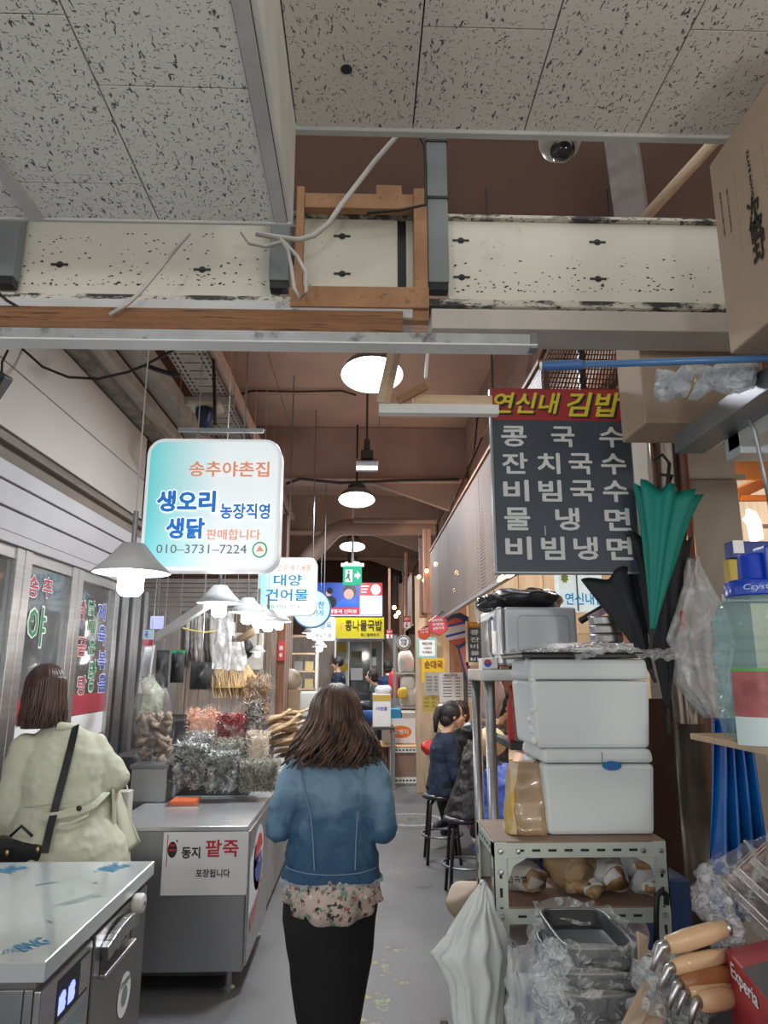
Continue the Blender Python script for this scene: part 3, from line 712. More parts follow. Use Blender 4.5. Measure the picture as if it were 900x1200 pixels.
# notice
pl = facing(190, 290, 975, 1049, yF - .001)
n_ = thing('paper_notice', 'white paper notice with black and red lettering taped on the low fridge', 'notice', pl.p(.5, 0))
m_ = MB(); pl.rect(m_, 0, 1, 0, 1, 0, .0015); obj('sheet', m_, M['paper'], n_)
lt = lambda s, a: (pl.text(s, *a))
m_ = MB(); pl.text(m_, '동지', .22, .44, .58, .77, .05, lift=.003); pl.text(m_, '포장됩니다', .40, .80, .28, .41, .035, lift=.003); obj('lettering', m_, M['black'], n_)
m_ = MB(); pl.text(m_, '팥죽', .50, .89, .60, .88, .03, lift=.003); obj('lettering_red', m_, mat('notice_red', (.55, .02, .03), .6), n_)
m_ = MB(); pl.disc(m_, .11, .72, .055, .13, .0015, .002, 20); obj('emblem', m_, M['ink'], n_)
m_ = MB(); pl.rect(m_, .07, .15, .70, .73, .0022, .003); pl.rect(m_, .08, .14, .78, .81, .0022, .003); pl.rect(m_, .045, .055, .45, .97, .0015, .002); pl.disc(m_, .16, .86, .012, .025, .0015, .002, 8); obj('emblem_lines', m_, M['red'], n_)

# ================================================================== CONE LAMPS
M['bulb'] = mat('lamp_bulb', (1, .98, .95), .4, emit=14, ecol=(1, .985, .96))
M['bulbwarm'] = mat('warm_bulb', (1, .9, .75), .4, emit=12, ecol=(1, .86, .66))
M['shade'] = mat('grey_enamel_shade', (.62, .64, .66), .4, var=.03)
M['shade_in'] = mat('white_enamel', (.85, .87, .88), .4)
def cone_lamp(px, py, Y, d, label, ztop, power=5, warm=False, cordtop=None, group=None, stem=True):
    c = W(px, py, Y=Y)      # centre of the rim
    h = d * .40
    t = thing('pendant_lamp', label, 'lamp', c, group)
    obj('shade', MB().lathe([(d / 2, 0), (d / 2 + .004, .003), (d * .33, h * .45), (d * .15, h), (.0, h + .003)], c, 30, cap=False), M['shade'], t, smooth=True)
    obj('shade_lining', MB().lathe([(d / 2 - .002, .001), (d * .31, h * .40), (d * .14, h - .01), (0, h - .01)], c, 30, cap=False), M['shade_in'], t, smooth=True)
    obj('bulb', MB().lathe([(0, -.31 * d), (.11 * d, -.30 * d), (.165 * d, -.24 * d), (.17 * d, .02 * d), (.12 * d, .12 * d), (0, .13 * d)], c, 16), M['bulbwarm' if warm else 'bulb'], t, smooth=True)
    obj('cord', MB().path([c + V(0, 0, h), c + V(0, 0, h + .14)], .011, 8), M['steel_dark'] if stem else M['cable_white'], t)
    obj('cable', MB().path([c + V(0, 0, h + .1), V(c.x, c.y, ztop)], .003 if Y < 4 else .002, 6), M['cable_white'], t)
    if power: point('lamp_light', c - V(0, 0, .38 * d), power, (1, .93, .84) if warm else (.98, .98, 1), .06)
    return t
cone_lamp(154, 672, 2.95, .31, 'nearest grey cone pendant lamp, hanging in front of the big lit sign', 4.79, 5)
# supporting cross wire for the lamps
cone_lamp(257, 707, 4.75, .295, 'second grey cone pendant lamp over the bagged anchovies', 4.79, 5)
cone_lamp(290, 718, 5.8, .30, 'third cone pendant lamp in the row over the dried fish stall', 4.79, 4)
cone_lamp(303, 724, 6.4, .30, 'fourth cone lamp in the row, just behind the third', 4.79, 3.5, True)
cone_lamp(314, 729, 7.0, .30, 'fifth cone lamp in the row over the dried fish stall', 4.79, 3.5, True)
cone_lamp(327, 729, 8.0, .28, 'sixth cone lamp, last of the close row under the small lit sign', 4.79, 3.5, True)
cone_lamp(302, 764, 7.6, .17, 'small low cone lamp hanging in front of the wooden stall wall', 4.79, 1.5)
cone_lamp(363, 742, 11.5, .26, 'far cone lamp under the round lit sign', 4.79, 4, True)
cone_lamp(375, 758, 12.2, .26, 'farthest low cone lamp near the man in black', 4.79, 4, True)

# ================================================================== LIT SIGNS
def litmat(name, left, right, x0, x1, emit=1.0):
    m = bpy.data.materials.new(name); m.use_nodes = True; nt = m.node_tree; N = nt.nodes; L = nt.links; b = N['Principled BSDF']
    tc = N.new('ShaderNodeTexCoord'); sx = N.new('ShaderNodeSeparateXYZ'); L.new(tc.outputs['Generated'], sx.inputs[0])
    r = N.new('ShaderNodeValToRGB'); r.color_ramp.elements[0].color = (*left, 1); r.color_ramp.elements[1].color = (*right, 1)
    r.color_ramp.elements[0].position = x0; r.color_ramp.elements[1].position = x1; L.new(sx.outputs[0], r.inputs[0])
    L.new(r.outputs[0], b.inputs['Base Color']); L.new(r.outputs[0], b.inputs['Emission Color']); b.inputs['Emission Strength'].default_value = emit; b.inputs['Roughness'].default_value = .3
    return m
M['litA'] = litmat('lit_sign_face_teal', (.12, .52, .55), (.66, .72, .74), .0, .55, .62)
M['litW'] = mat('sign_rim', (.75, .78, .8), .4, emit=.35)
def litcol(name, c, e=.22): return mat(name, c, .5, emit=e)
M['l_peach'] = litcol('sign_peach', (.85, .38, .24)); M['l_blue'] = litcol('sign_blue', (.02, .22, .72)); M['l_white'] = litcol('sign_white', (.85, .87, .9), .7)
M['l_green'] = litcol('sign_green', (.1, .4, .15)); M['l_grey'] = litcol('sign_grey', (.12, .15, .17), .3); M['l_teal'] = litcol('sign_teal', (.02, .32, .60))
def litbox(label, px0, px1, py0, py1, Y, depth, rad, face, rim='litW'):
    pl = facing(px0, px1, py0, py1, Y); w_, h_ = pl.U.x, pl.V.z
    t = thing('light_box_sign', label, 'sign', pl.p(.5, 0))
    P0 = Plane(pl.O, (1, 0, 0), (0, 0, 1))
    m_ = MB(); P0.poly(m_, rrect(w_, h_, rad * w_), -depth, 0); obj('case', m_, M[rim], t, bev=.006)
    e = w_ * .028
    m_ = MB(); P0.poly(m_, [(x + e, y + e) for x, y in rrect(w_ - 2 * e, h_ - 2 * e, rad * w_ - e)], .0, .004); obj('face', m_, M[face], t)
    return t, pl
def signtext(t, pl, s, u0, u1, v0, v1, m, bold=.03, shear=0, outline=None, ob=.07, name='lettering'):
    if outline:
        o = MB(); pl.text(o, s, u0 - .008, u1 + .008, v0 - .008, v1 + .008, ob, shear, .0055); obj('lettering_outline', o, M[outline], t)
    o = MB(); pl.text(o, s, u0, u1, v0, v1, bold, shear, .0075); obj(name, o, M[m], t)
t, pl = litbox('big rounded lit sign with blue poultry lettering on a teal and white face', 168, 328, 514, 669, 3.45, .12, .13, 'litA')
signtext(t, pl, '송추야촌집', .32, .915, .70, .82, 'l_peach', .04)
signtext(t, pl, '생오리', .10, .53, .43, .595, 'l_blue', .08, outline='l_white', ob=.15)
signtext(t, pl, '생닭', .18, .46, .23, .39, 'l_blue', .08, outline='l_white', ob=.15)
signtext(t, pl, '농장직영', .565, .93, .38, .50, 'l_blue', .06, outline='l_white', ob=.12)
signtext(t, pl, '판매합니다', .475, .865, .225, .305, 'l_peach', .02)
signtext(t, pl, '010–3731–7224', .12, .77, .125, .19, 'l_grey', .0)
m_ = MB(); pl.disc(m_, .865, .155, .055, .06, .004, .0055, 24); obj('emblem_ring', m_, M['l_green'], t)
m_ = MB(); pl.disc(m_, .865, .155, .043, .047, .0056, .0062, 24); obj('emblem_disc', m_, M['l_white'], t)
m_ = MB(); pl.poly(m_, [(.835, .14), (.90, .14), (.865, .19)], .0063, .0070); obj('emblem_hill', m_, M['l_peach'], t)
obj('hanger', MB().path([pl.p(.35, .98, -.05), pl.p(.35, 1.25, -.05), V(pl.p(.35, 1).x, 3.5, 4.79)], .003, 6).path([pl.p(.7, .98, -.05), V(pl.p(.7, 1).x, 3.5, 4.79)], .003, 6), M['steel_dark'], t)
obj('top_bracket', MB().bar(pl.p(.2, 1.09, -.05), pl.p(.85, 1.09, -.05), .02, .02), M['steel_dark'], t)

M['litB'] = litmat('lit_sign_face_white', (.25, .62, .70), (.80, .84, .84), .0, .4, .75)
t, pl = litbox('smaller square lit sign with blue dried fish lettering, behind the big one', 302, 371, 653, 721, 7.3, .14, .14, 'litB')
signtext(t, pl, '만수 제수용품', .33, .90, .76, .87, 'l_peach', .03)
signtext(t, pl, '대양', .27, .75, .50, .70, 'l_teal', .04)
signtext(t, pl, '건어물', .14, .86, .24, .45, 'l_teal', .04)
signtext(t, pl, '010-3731-7224', .15, .72, .11, .17, 'l_grey', 0)
m_ = MB(); pl.disc(m_, .13, .80, .06, .06, .004, .006, 5); obj('emblem', m_, M['l_green'], t)
obj('hanger', MB().path([pl.p(.5, .98, -.05), V(pl.p(.5, 1).x, 7.37, 4.79)], .006, 6), M['steel_dark'], t)
# round sign
pl = facing(342, 388, 690, 736, 8.4)
t = thing('light_box_sign', 'round pale blue lit sign peeking out behind the dried fish sign', 'sign', pl.p(.5, 0))
m_ = MB(); pl.disc(m_, .5, .5, .5, .5, -.12, 0, 40); obj('case', m_, mat('blue_rim', (.02, .16, .35), .4, emit=.2), t)
m_ = MB(); pl.disc(m_, .5, .5, .465, .465, 0, .004, 40); obj('face', m_, mat('pale_blue_face', (.52, .74, .82), .4, emit=.6), t)
signtext(t, pl, '반찬', .52, .82, .50, .68, 'l_blue', .03); signtext(t, pl, '가게', .55, .80, .30, .46, 'l_teal', .02)
obj('hanger', MB().path([pl.p(.5, .98, -.05), V(pl.p(.5, 1).x, 8.46, 4.79)], .006, 6), M['steel_dark'], t)
t, pl = litbox('small square white lit sign below the round sign', 365, 393, 723, 751, 9.2, .12, .1, 'l_white')
signtext(t, pl, '정육', .35, .85, .50, .80, 'l_blue', .03); signtext(t, pl, '제일식품', .15, .85, .15, .32, 'l_grey', .02)
obj('hanger', MB().path([pl.p(.5, .98, -.05), V(pl.p(.5, 1).x, 9.26, 4.12)], .006, 6), M['steel_dark'], t)

# ================================================================== BAY LAMPS
def bay(px, py, Y, d, label, power):
    c = W(px, py, Y=Y); t = thing('bay_lamp', label, 'lamp', c)
    obj('reflector', MB().lathe([(d * .5, 0), (d * .505, .01), (d * .42, d * .17), (d * .30, d * .26), (d * .26, d * .26)], c, 32, cap=False), M['steel_dark'], t, smooth=True)
    obj('reflector_lining', MB().lathe([(d * .495, .002), (d * .41, d * .16), (d * .28, d * .24), (0, d * .24)], c, 32, cap=False), mat('lit_reflector', (.9, .95, .97), .4, emit=1.6), t, smooth=True)
    obj('light_panel', MB().lathe([(0, d * .13), (d * .40, d * .13), (d * .40, d * .15), (0, d * .15)], c, 32), mat('led_panel', (1, 1, 1), .4, emit=9, ecol=(.95, .98, 1)), t)
    obj('heat_sink', MB().lathe([(d * .24, d * .26), (d * .25, d * .4), (d * .12, d * .42), (.02, d * .43)], c, 20), M['dark'], t)
    obj('cable', MB().path([c + V(0, 0, d * .4), V(c.x, c.y, ZT)], .012, 6), M['cable_black'], t)
    t.rotation_euler = (-.22, 0, 0)
    area('bay_lamp_light', c - V(0, .1, .06), d * .8, power, (.93, .97, 1))
    return t
bay(436, 440, 5.0, .47, 'nearest round bay lamp glowing above the aisle behind the timber offcuts', 75)
bay(418, 586, 8.7, .46, 'second round bay lamp, hanging below the square floodlight', 60)
bay(413, 641, 12.3, .45, 'third round bay lamp, just above the green exit sign', 60)
bay(413, 662, 15.0, .40, 'farthest thin round bay lamp right over the exit sign', 45)
c = W(430, 545, Y=7.8)
t = thing('floodlight', 'square white floodlight hanging from a dark rod over the aisle', 'lamp', c)
m_ = MB(); m_.box(c, (.26, .12, .13), (.5, 0, 0)); obj('housing', m_, M['steel'], t, bev=.008)
m_ = MB(); m_.box(c + V(0, -.05, -.035), (.23, .09, .01), (.95, 0, 0)); obj('light_panel', m_, mat('flood_panel', (1, 1, 1), .4, emit=8), t)
obj('heat_sink', MB().box(c + V(0, 0, .12), (.14, .1, .1)), M['dark'], t, bev=.01)
obj('rod', MB().path([c + V(0, 0, .1), c + V(0, 0, .3)], .035, 8).path([c + V(0, 0, .3), V(c.x, c.y, ZT)], .012, 6), M['dark'], t)
# exit sign
pl = facing(402, 424, 660, 685, 11.4)
t = thing('exit_sign', 'green hanging emergency exit sign with a running figure pictogram', 'exit sign', pl.p(.5, 0))
m_ = MB(); pl.rect(m_, -.12, 1.12, .88, 1.0, -.12, .02); obj('top_bar', m_, M['l_white'], t)
m_ = MB(); pl.rect(m_, 0, 1, 0, .86, -.10, 0); obj('panel', m_, mat('exit_green', (.0, .38, .20), .4, emit=.9), t)
m_ = MB(); pl.rect(m_, .12, .50, .12, .70, .001, .002); pl.poly(m_, [(.62, .35), (.76, .35), (.76, .22), (.94, .43), (.76, .64), (.76, .50), (.62, .50)], .001, .003); obj('pictogram', m_, M['l_white'], t)
m_ = MB(); pl.disc(m_, .30, .60, .05, .06, .003, .004, 10); pl.poly(m_, [(.22, .5), (.36, .52), (.34, .34), (.42, .18), (.34, .17), (.26, .32), (.16, .22), (.13, .28), (.22, .38)], .003, .004); obj('running_figure', m_, mat('exit_green_dark', (.0, .25, .12), .4, emit=.4), t)
obj('rod', MB().path([pl.p(.5, 1, -.05), V(pl.p(.5, 0).x, 11.45, ZT)], .02, 6), M['white'], t)

# ================================================================== DRIED FISH STALL
YS0 = yB + .02
zs = .8
# stall bench behind the fridge
tt = thing('stall_bench', 'long grey bench carrying the bags of dried fish', 'bench', V(-1.3, 6.2, 0))
M['bench'] = mat('bench_top', (.35, .36, .37), .5, .4, var=.1)
obj('top', MB().bx(-1.95, -.62, YS0, 8.6, .72, .765), M['bench'], tt, bev=.004)
obj('front_board', MB().bx(-.68, -.64, YS0 + .05, 8.55, .05, .72), M['bench'], tt)
for yy in (YS0 + .1, 8.4):
    for xx in (-1.9, -.72): obj('leg', MB().bx(xx - .02, xx + .02, yy - .02, yy + .02, 0, .72), M['steel_dark'], tt)
def fishmesh(n, c, size, seed, L=.05, r=.004, bend=.5, shellw=.25):
    """n little bent fish crowded inside a box, thicker near its faces"""
    rn = random.Random(seed); m_ = MB()
    for k in range(n):
        p = [rn.uniform(-.5, .5) for _ in range(3)]
        ax = rn.choice([0, 1, 1, 1, 2, 2]); 
        if ax == 1: p[1] = -.5 + rn.random() * shellw
        elif ax == 2: p[2] = .5 - rn.random() * shellw
        else: p[0] = (.5 - rn.random() * shellw) * rn.choice([-1, 1])
        q = Vector(c) + V(p[0] * size[0], p[1] * size[1], (p[2] + .5) * size[2])
        d = V(rn.uniform(-1, 1), rn.uniform(-.5, .5), rn.uniform(-1, 1)).normalized() * L * rn.uniform(.7, 1.2) / 2
        e = V(rn.uniform(-1, 1), rn.uniform(-.5, .5), rn.uniform(-1, 1)) * L * bend * .4
        m_.path([q - d, q + e * .7, q + d], [r * .35, r, r * .5], 4, flat=.6)
    return m_
M['anchovy'] = mat('dried_anchovy', (.07, .075, .08), .35, .2, two=(.66, .68, .66), vs=26)
M['anchovy2'] = mat('small_dried_anchovy', (.16, .165, .13), .5, .1, two=(.52, .51, .43), vs=30)
M['bagfilm'] = film('bag_film', (.80, .82, .84), .015, .12, 7, .2)
def bag(name, label, px0, px1, py0, py1, Y, depth, fill, mm, n, seed, L=.05, r=.004, cat='bag', base=None, group=None, neck=True, core=None, filltop=None):
    a = W(px0, py1, Y=Y); b = W(px1, py1, Y=Y); zt_ = W((px0 + px1) / 2, py0, Y=Y).z
    z0 = a.z if base is None else base
    c = V((a.x + b.x) / 2, Y + depth / 2, z0); w_ = b.x - a.x; h_ = zt_ - z0
    t = thing(name, label, cat, c, group)
    hf = h_ * fill
    core_m = core or mm
    obj('core', MB().bx(c.x - w_ * .38, c.x + w_ * .38, Y + .045, Y + depth - .03, z0 + .01, z0 + hf * .84).jitter(.01, 20, seed), core_m, t, bev=.02)
    obj('contents', fishmesh(n, (c.x, Y + depth / 2, z0 + .01), (w_ * .92, depth * .92, hf), seed, L, r), mm, t, kind='stuff')
    rn = random.Random(seed)
    rings = []
    for k in range(9):
        u = k / 8; sc = 1.0 if u < .75 else 1 - (.0 if not neck else .35) * (u - .75) * 4
        yoff = 0 if u < fill else (u - fill) * .02
        ring = []
        for j in range(20):
            an = 2 * PI * j / 20; sx = math.copysign(abs(math.cos(an)) ** .4, math.cos(an)); sy = math.copysign(abs(math.sin(an)) ** .4, math.sin(an))
            ring.append(V(c.x + sx * w_ * .52 * sc, c.y + sy * depth * .53 * (sc if u < fill else sc * .6), z0 + h_ * u) + noise.noise_vector(V(sx * 2 + seed, sy * 2, u * 4)) * .018 * (0.3 if u < .05 else 1))
        rings.append(ring)
    obj('plastic_film', MB().loft(rings, cap=False), M['bagfilm'], t, smooth=True)
    return t
bz = .80 
bag('anchovy_bag', 'tall clear bag of curled silver dried anchovies, leftmost in the front row', 198, 238, 855, 925, 4.75, .17, .72, M['anchovy'], 620, 1, .055, .0062, core=mat('anchovy_core', (.2, .21, .21), .6))
bag('anchovy_bag', 'clear bag of fine silver anchovies between the two other front bags', 239, 275, 872, 930, 4.72, .16, .80, M['anchovy'], 1100, 2, .034, .0042, core=M['anchovy'])
bag('anchovy_bag', 'wide clear bag of tiny pale anchovies, rightmost in the front row', 277, 327, 880, 931, 4.74, .20, .72, M['anchovy2'], 1500, 3, .024, .0032, core=mat('anchovy_core2', (.12, .125, .10), .8))
bag('anchovy_bag', 'clear bag of pale tiny fish behind the front row, nearest the dried fish pile', 286, 315, 846, 893, 5.0, .18, .72, mat('pale_shrimp', (.62, .50, .38), .6, two=(.75, .66, .54), vs=50), 350, 4, .025, .003)
bag('anchovy_bag', 'clear bag of mixed silver fish in the second row behind the fine anchovies', 248, 284, 850, 895, 4.98, .16, .6, M['anchovy2'], 350, 5, .03, .0035)
bag('anchovy_bag', 'clear bag of grey anchovies behind the tall curled anchovy bag', 212, 249, 845, 895, 4.98, .16, .7, M['anchovy'], 300, 6, .03, .004)
M['shrimp'] = mat('dried_shrimp', (.78, .40, .26), .6, two=(.85, .55, .40), vs=50)
M['chili'] = mat('dried_chilli', (.22, .02, .02), .35, two=(.40, .06, .05), vs=30)
# back tier: shelf block
sh = thing('stepped_shelf', 'low wooden step at the back of the dried fish stall', 'shelf', V(-1.2, 5.35, .765))
obj('step', MB().bx(-1.75, -.78, 5.2, 5.75, .765, 1.02), M['dark'], sh, bev=.004)
obj('step', MB().bx(-1.75, -.78, 5.75, 6.6, .765, 1.22), M['dark'], sh, bev=.004)
bag('shrimp_bag', 'clear bag of orange dried shrimps on the back step', 214, 254, 812, 862, 5.25, .2, .72, M['shrimp'], 500, 7, .03, .004, base=1.02)
bag('chilli_bag', 'clear bag of dark red dried chillies on the back step', 254, 286, 816, 858, 5.25, .18, .66, M['chili'], 300, 8, .05, .009, base=1.02)
bag('seaweed_bag', 'small clear bag of black and white dried strips right of the chillies', 286, 306, 820, 850, 5.3, .18, .9, mat('dark_strips', (.03, .025, .02), .4, two=(.45, .40, .36), vs=40), 160, 9, .07, .008, base=1.02)
bag('date_bag', 'clear bag of twisted brown dried strips beside the wooden stall wall', 286, 312, 790, 826, 5.85, .2, .9, mat('brown_strips', (.28, .17, .09), .6, two=(.46, .32, .18), vs=20), 200, 10, .1, .006, base=1.22)
# dried mushroom / root sack at the left
M['root'] = mat('dried_root', (.20, .15, .115), .7, two=(.36, .29, .23), vs=16, bump=.3, bs=20)
a = W(163, 897, Y=4.9); 
c = V(W(182, 890, Y=4.9).x, 5.05, .98)
t = thing('root_sack', 'tall clear sack of gnarled brown dried roots at the left end of the stall', 'sack', c)
rn = random.Random(21)
for k in range(60):
    px = rn.uniform(165, 200); py = rn.uniform(838, 893); p = W(px, py, Y=4.92 + rn.random() * .12)
    d = V(rn.uniform(-1, 1), rn.uniform(-.3, .3), rn.uniform(-1, 1)) * .05
    obj('root', MB().path([p - d, p + noise.noise_vector(p * 9) * .03, p + d], [.014, .024, .012], 7).jitter(.008, 30, k), M['root'], t, smooth=True)
rings = []
for k in range(12):
    u = k / 11; c0 = W(182 + (-6 * u), 897 - 112 * u, Y=5.05); rw = (.135 if u < .5 else .135 - (u - .5) * .14); ring = []
    for j in range(18):
        an = 2 * PI * j / 18; ring.append(c0 + V(math.cos(an) * rw, math.sin(an) * .16, 0) + noise.noise_vector(V(math.cos(an) * 1.5, math.sin(an) * 1.5, u * 5)) * .04)
    rings.append(ring)
obj('plastic_film', MB().loft(rings, cap=False), film('sack_film', (.70, .72, .71), .04, .15, 7, .3), t, smooth=True)
obj('leaf_bundle', MB().path([W(178, 838, Y=5.05), W(178, 812, Y=5.05), W(172, 792, Y=5.05)], [.07, .06, .03], 14).jitter(.05, 16, 3).jitter(.02, 40, 3), film('leafy_film', (.58, .64, .50), .30, .3, 12), t, smooth=True)
# metal box under sack
pl = facing(153, 195, 897, 936, 4.75)
b0 = pl.p(0, 0); b1 = pl.p(1, 1)
t = thing('metal_box', 'plain grey metal box under the root sack on the bench end', 'box', V((b0.x + b1.x) / 2, 4.85, .80))
obj('case', MB().bx(b0.x, b1.x, 4.75, 5.15, .802, b1.z), mat('grey_box', (.37, .39, .40), .5, .3, var=.05), t, bev=.006)
obj('lid', MB().bx(b0.x - .01, b1.x + .01, 4.74, 5.16, b1.z - .02, b1.z + .004), M['steel_dark'], t, bev=.004)
# orange tray and small tray under the anchovies
pl = facing(201, 231, 921, 931, 4.64)
t = thing('sample_tray', 'small orange tray sticking out in front of the tallest anchovy bag', 'tray', V(pl.p(.5, 0).x, 4.66, .80))
obj('tray', MB().bx(pl.p(0, 0).x, pl.p(1, 0).x, 4.60, 4.74, .802, .835), mat('orange_plastic', (.65, .14, .05), .5), t, bev=.006)
obj('tray_base', MB().bx(pl.p(-.15, 0).x, pl.p(1.15, 0).x, 4.58, 4.75, .80, .806), M['steel'], t)
# dried pollack pile
M['pollack'] = mat('dried_pollack', (.30, .185, .085), .55, two=(.52, .36, .18), vs=7, bump=.3, bs=25, stretch=(1, 4, 4))
M['pollack_d'] = mat('dark_dried_pollack', (.14, .085, .05), .55, two=(.27, .17, .09), vs=9, bump=.3, bs=25, stretch=(1, 4, 4))
rn = random.Random(5)
pile = [(312, 862, 352, 838, 'p'), (316, 853, 356, 846, 'p'), (309, 858, 345, 848, 'd'), (314, 868, 354, 852, 'd'), (318, 874, 362, 858, 'p'), (312, 877, 352, 866, 'p'), (316, 884, 358, 870, 'p'), (330, 838, 362, 832, 'p'), (308, 850, 334, 836, 'd'), (312, 846, 340, 833, 'p'), (322, 888, 362, 878, 'd'), (312, 872, 350, 870, 'p'), (330, 858, 366, 850, 'p'), (318, 842, 352, 840, 'd')]
for k, (xa, ya_, xb, yb_, c_) in enumerate(pile):
    Y = 5.3 + .05 * ((k * 7) % 9); p = W(xa, ya_, Y=Y); q = W(xb, yb_, Y=Y + .15)
    m_ = MB(); pts = [p.lerp(q, u / 8) + V(0, 0, .006 * math.sin(u)) for u in range(9)]
    rr = [.012, .028, .040, .044, .042, .034, .024, .014, .028]
    m_.path(pts, rr, 8, flat=.45).jitter(.005, 14, k)
    rk_ = sorted(pile, key=lambda q: q[1] + q[3]).index(pile[k]); nm_ = ['top', 'second', 'third', 'fourth', 'fifth', 'sixth', 'seventh', 'eighth', 'ninth', 'tenth', 'eleventh', 'twelfth', 'thirteenth', 'bottom'][rk_]
    o = tag(obj('dried_pollack', m_, M['pollack' if c_ == 'p' else 'pollack_d'], smooth=True), '%s long dried pollack, %s of the pile%s beside the walking woman' % ('pale tan' if c_ == 'p' else 'dark brown', nm_, '' if nm_ in ('top', 'bottom') else ' from the top'), 'dried fish', 'dried pollacks in the pile')
# bundle of sticks (dried strips)
M['stick'] = mat('dried_sticks', (.50, .36, .20), .6, two=(.66, .50, .32), vs=10)
t = thing('stick_bundle', 'upright bundle of thin tan dried strips behind the chilli bag', 'bundle', W(266, 812, Y=5.9))
m_ = MB()
for k in range(90):
    px = rn.uniform(250, 284); Y = 5.85 + rn.random() * .2; p = W(px, 818, Y=Y); q = W(px + rn.uniform(-7, 6), rn.uniform(782, 792), Y=Y + rn.uniform(-.05, .05))
    m_.path([p, p.lerp(q, .5) + V(rn.uniform(-.01, .01), 0, 0), q], [.005, .006, .003], 4)
obj('sticks', m_, M['stick'], t, kind='stuff')
obj('tie', MB().bx(W(251, 808, Y=5.84).x, W(283, 808, Y=5.84).x, 5.84, 6.08, W(266, 806, Y=5.84).z, W(266, 804, Y=5.84).z), M['gold'], t)
t = thing('fish_basket', 'orange brown bag of flat dried fish leaning on the wooden wall', 'bag', W(300, 815, Y=6.2))
m_ = MB()
for k in range(14):
    p = W(286 + k * 1.6, 792 + abs(k - 4) * 2.4, Y=6.2 + .02 * k); m_.path([p + V(-.02, 0, .09), p, p + V(.05, 0, -.22)], [.012, .03, .016], 6, flat=.5)
obj('flat_fish', m_, mat('orange_dried_fish', (.52, .30, .13), .5, two=(.70, .46, .24), vs=12), t, smooth=True, kind='stuff')
obj('plastic_film', MB().ball(W(301, 808, Y=6.25), (.16, .10, .2), 14, 10).jitter(.04, 7), M['bagfilm'], t, smooth=True)
# hanging bundle of grey dried fish
M['greyfish'] = mat('grey_dried_fish', (.22, .205, .19), .5, .1, two=(.42, .40, .38), vs=18, stretch=(6, 6, 1), bump=.3, bs=20)
t = thing('hanging_fish_bundle', 'large bundle of long grey dried fish tied with yellow string, hanging over the stall', 'dried fish bundle', W(238, 780, Y=6.3))
m_ = MB()
for k in range(70):
    px = 216 + 44 * rn.random(); Y = 6.2 + rn.random() * .25; tp = 716 + rn.random() * 8; bt = 768 + rn.random() * 16
    p = W(px, tp, Y=Y); q = W(px + (px - 238) * .12, bt, Y=Y)
    m_.path([p, p.lerp(q, .3), p.lerp(q, .75), q], [.016, .03, .028, .006], 5, flat=.5)
obj('fish', m_, M['greyfish'], t, smooth=True, kind='stuff')
obj('string', MB().path([W(x, y, Y=6.15) for x, y in ((214, 736), (225, 739), (240, 741), (258, 739))], .009, 6), mat('yellow_string', (.7, .6, .2), .6), t)
obj('hook_wire', MB().path([W(238, 725, Y=6.3), V(W(238, 725, Y=6.3).x, 6.3, 4.79)], .005, 6), M['steel'], t)
# black bags in a row
for k, (x0, x1, y0_, y1_, Y) in enumerate([(181, 199, 762, 806, 5.9), (199, 217, 762, 800, 5.95), (222, 249, 776, 808, 5.7)]):
    a = W(x0, y1_, Y=Y); b = W(x1, y0_, Y=Y); c = (a + b) / 2
    t = thing('black_pouch', ['shiny black packet, leftmost of the hanging packets at the stall', 'black packet with a green corner, beside the leftmost packet', 'black netted packet hanging under the grey fish bundle'][k], 'packet', V(c.x, Y, a.z))
    m_ = MB().sheet(lambda u, v: V(a.x + (b.x - a.x) * u, Y - .05 * math.sin(PI * u) * math.sin(PI * v) + .01 * noise.noise(V(u * 5, v * 5, k)), a.z + (b.z - a.z) * v), 8, 8)
    m_.sheet(lambda u, v: V(a.x + (b.x - a.x) * u, Y + .05 * math.sin(PI * u) * math.sin(PI * v), a.z + (b.z - a.z) * v), 8, 8)
    obj('pouch', m_, mat('glossy_black_film', (.02, .022, .025), .25, two=(.07, .075, .08), vs=9), t, smooth=True)
    obj('seal', MB().bx(a.x, b.x, Y - .006, Y + .006, b.z - .03, b.z), M['dark'] if k != 1 else mat('green_label', (.02, .35, .12), .5), t)
    obj('hook_wire', MB().path([V(c.x, Y, b.z - .01), V(c.x, Y, 4.79)], .003, 6), M['steel'], t)
# clear hanging sheet of plastic
t = thing('plastic_sheet', 'clear plastic bags hanging in a strip below the second cone lamp', 'plastic bags', W(256, 782, Y=5.5))
m_ = MB().sheet(lambda u, v: W(252 + u * 22 - 4 * v, 716 + v * 68, Y=5.5) + V(0, .04 * noise.noise(V(u * 6, v * 3, 0)), 0), 12, 20)
obj('film_sheet', m_, M['film_white'], t, smooth=True)
obj('wire', MB().path([W(262, 718, Y=5.5), V(W(262, 718, Y=5.5).x, 5.5, 4.79)], .003, 6), M['steel'], t)
t = thing('plastic_sheet', 'white plastic bag hanging in front of the small black fan', 'plastic bags', W(275, 785, Y=6.1))
m_ = MB().sheet(lambda u, v: W(266 + u * 20 + (u - .5) * 10 * v, 752 + v * 34, Y=6.1) + V(0, .05 * noise.noise(V(u * 6, v * 3, 4)), 0), 12, 12)
obj('film_sheet', m_, M['film_white'], t, smooth=True)
obj('wire', MB().path([W(276, 753, Y=6.1), V(W(276, 753, Y=6.1).x, 6.1, 4.79)], .003, 6), M['steel'], t)
